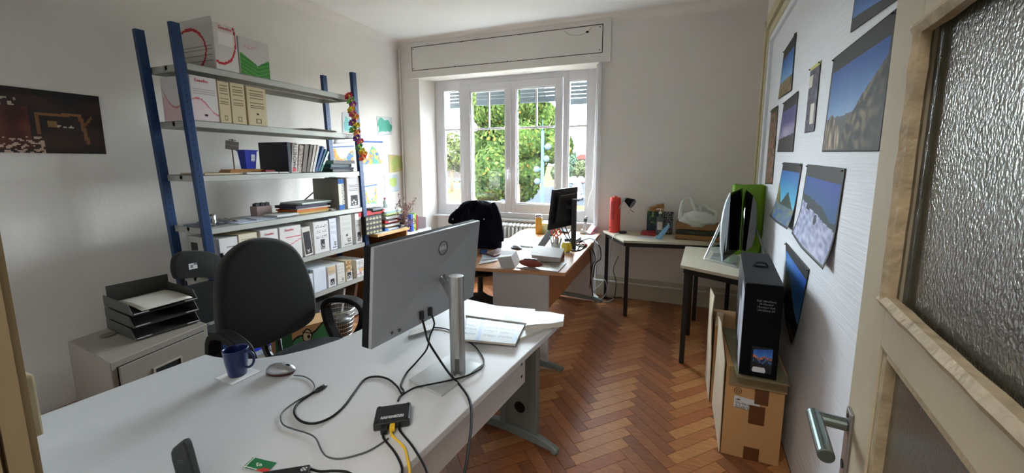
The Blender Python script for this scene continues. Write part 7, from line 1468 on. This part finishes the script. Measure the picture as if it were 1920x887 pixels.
gz = Xp(696, 474, -2.83).z; t = thing('green_crate', (-2.95, 3.18, 0), 'green plastic crate seen under the wooden desk beside the shelving', 'crate'); m_ = MB(); m_.bx(-3.10, -2.83, 3.06, 3.30, .001, gz); m_.build('body', mat('green_plastic', (40, 140, 70), .5), t, bevel=.004); m_ = MB(); m_.bx(-3.108, -2.822, 3.052, 3.308, gz-.02, gz+.003); m_.build('rim', mat('green_plastic', (0, 0, 0)), t, bevel=.003)
# low white cupboard in the far corner with book holder
CX0, CX1, CY0, CY1 = -3.44, -2.98, 3.66, 4.20; czt = Xp(780, 434, CX1).z
t = thing('low_cupboard', (-3.2, 3.93, 0), 'low white cupboard in the far left corner holding the book stand', 'cupboard')
m_ = MB(); m_.bx(CX0, CX1, CY0, CY1, 0, czt); m_.build('body', mat('white_cupboard', (206, 204, 200), .5), t, bevel=.003)
for y0_, y1_ in ((CY0+.01, (CY0+CY1)/2-.003), ((CY0+CY1)/2+.003, CY1-.01)):
    m_ = MB(); m_.bx(CX1, CX1+.014, y0_, y1_, .05, czt-.02); dr = m_.build('door', mat('white_cupboard', (0, 0, 0)), t, bevel=.002)
    m_ = MB(); m_.cyl((CX1+.014, (y0_+y1_)/2, czt-.12), (CX1+.03, (y0_+y1_)/2, czt-.12), .008, n=10); m_.build('knob', M_alu, dr)
bxs = -3.0
a, b = Xp(772, 430, bxs).y, Xp(799, 425, bxs).y
t = thing('book_holder', (bxs-.1, (a+b)/2, czt), 'clear-sided white book holder on the low cupboard', 'holder')
m_ = MB(); m_.bx(bxs-.20, bxs, a, b, czt+.001, czt+.004); m_.bx(bxs-.20, bxs, b-.003, b, czt+.001, czt+.15); m_.bx(bxs-.20, bxs-.197, a, b, czt+.001, czt+.17); m_.build('tray', mat('clear_plastic', (0, 0, 0)), t)
x = a+.002
for k, (c, w, h, lab) in enumerate((((34, 66, 166), .045, .215, 'blue spiral book in the holder by the room corner'), ((196, 184, 130), .026, .21, 'cream book beside the blue spiral book'), ((120, 168, 60), .028, .22, 'green book in the holder by the room corner'), ((150, 24, 34), .034, .195, 'dark red book at the right end of the holder'))):
    t = thing('upright_book', (bxs-.09, x+w/2, czt+.005), lab, 'book', 'books in the corner holder')
    m_ = MB(); m_.bx(bxs-.18, bxs-.01, x, x+.003, czt+.005, czt+h); m_.bx(bxs-.18, bxs-.01, x+w-.005, x+w-.002, czt+.005, czt+h); m_.bx(bxs-.013, bxs-.01, x, x+w-.002, czt+.005, czt+h); m_.build('cover', mat('hb_%d' % k, c, .45), t)
    m_ = MB(); m_.bx(bxs-.175, bxs-.014, x+.003, x+w-.005, czt+.008, czt+h-.004); m_.build('page_block', mat('book_pages', (0, 0, 0)), t); x += w+.0015
# dried twigs
t = thing('dried_branches', (-2.80, 3.50, WZ), 'dried brown twigs with curled leaves spilling over the end of the wooden desk', 'plant')
random.seed(21); m_ = MB(); lf = MB(); root = Xp(757, 425, WX-.02)
m_b = root+V((0, -.01, .0)); ends = []
for k in range(34):
    px, py = random.choice([(random.uniform(742, 783), random.uniform(362, 400)), (random.uniform(755, 790), random.uniform(395, 445)), (random.uniform(742, 776), random.uniform(378, 408))])
    e = Xp(px, py, WX+random.uniform(-.16, .10)); mid = m_b.lerp(e, .5)+V((random.uniform(-.04, .04), random.uniform(-.03, .03), random.uniform(0, .05)))
    sp_ = smooth_path([m_b+V((random.uniform(-.02, .02), random.uniform(-.01, .02), random.uniform(-.01, .02)+.03)), mid, e], 4); m_.tube(sp_, [.003*(1-i/len(sp_)*.75) for i in range(len(sp_))], 4)
    for q in sp_[3:]:
        for _ in range(5):
            d = V((random.gauss(0, 1), random.gauss(0, 1), random.gauss(0, 1))).normalized()*random.uniform(.012, .028); s_ = d.cross(V((random.gauss(0, 1), 1, .3))).normalized()*.004; c = random.choice([(140, 108, 92), (168, 132, 120), (112, 92, 74), (196, 166, 156), (134, 84, 104)]); lf.add([q, q+d*.5+s_, q+d, q+d*.5-s_], [(0, 1, 2, 3)], c)
m_.build('twigs', mat('twig_brown', (120, 94, 80), .85), t); tag(lf.build('dry_leaves', print_mat(.8), t), kind='stuff')
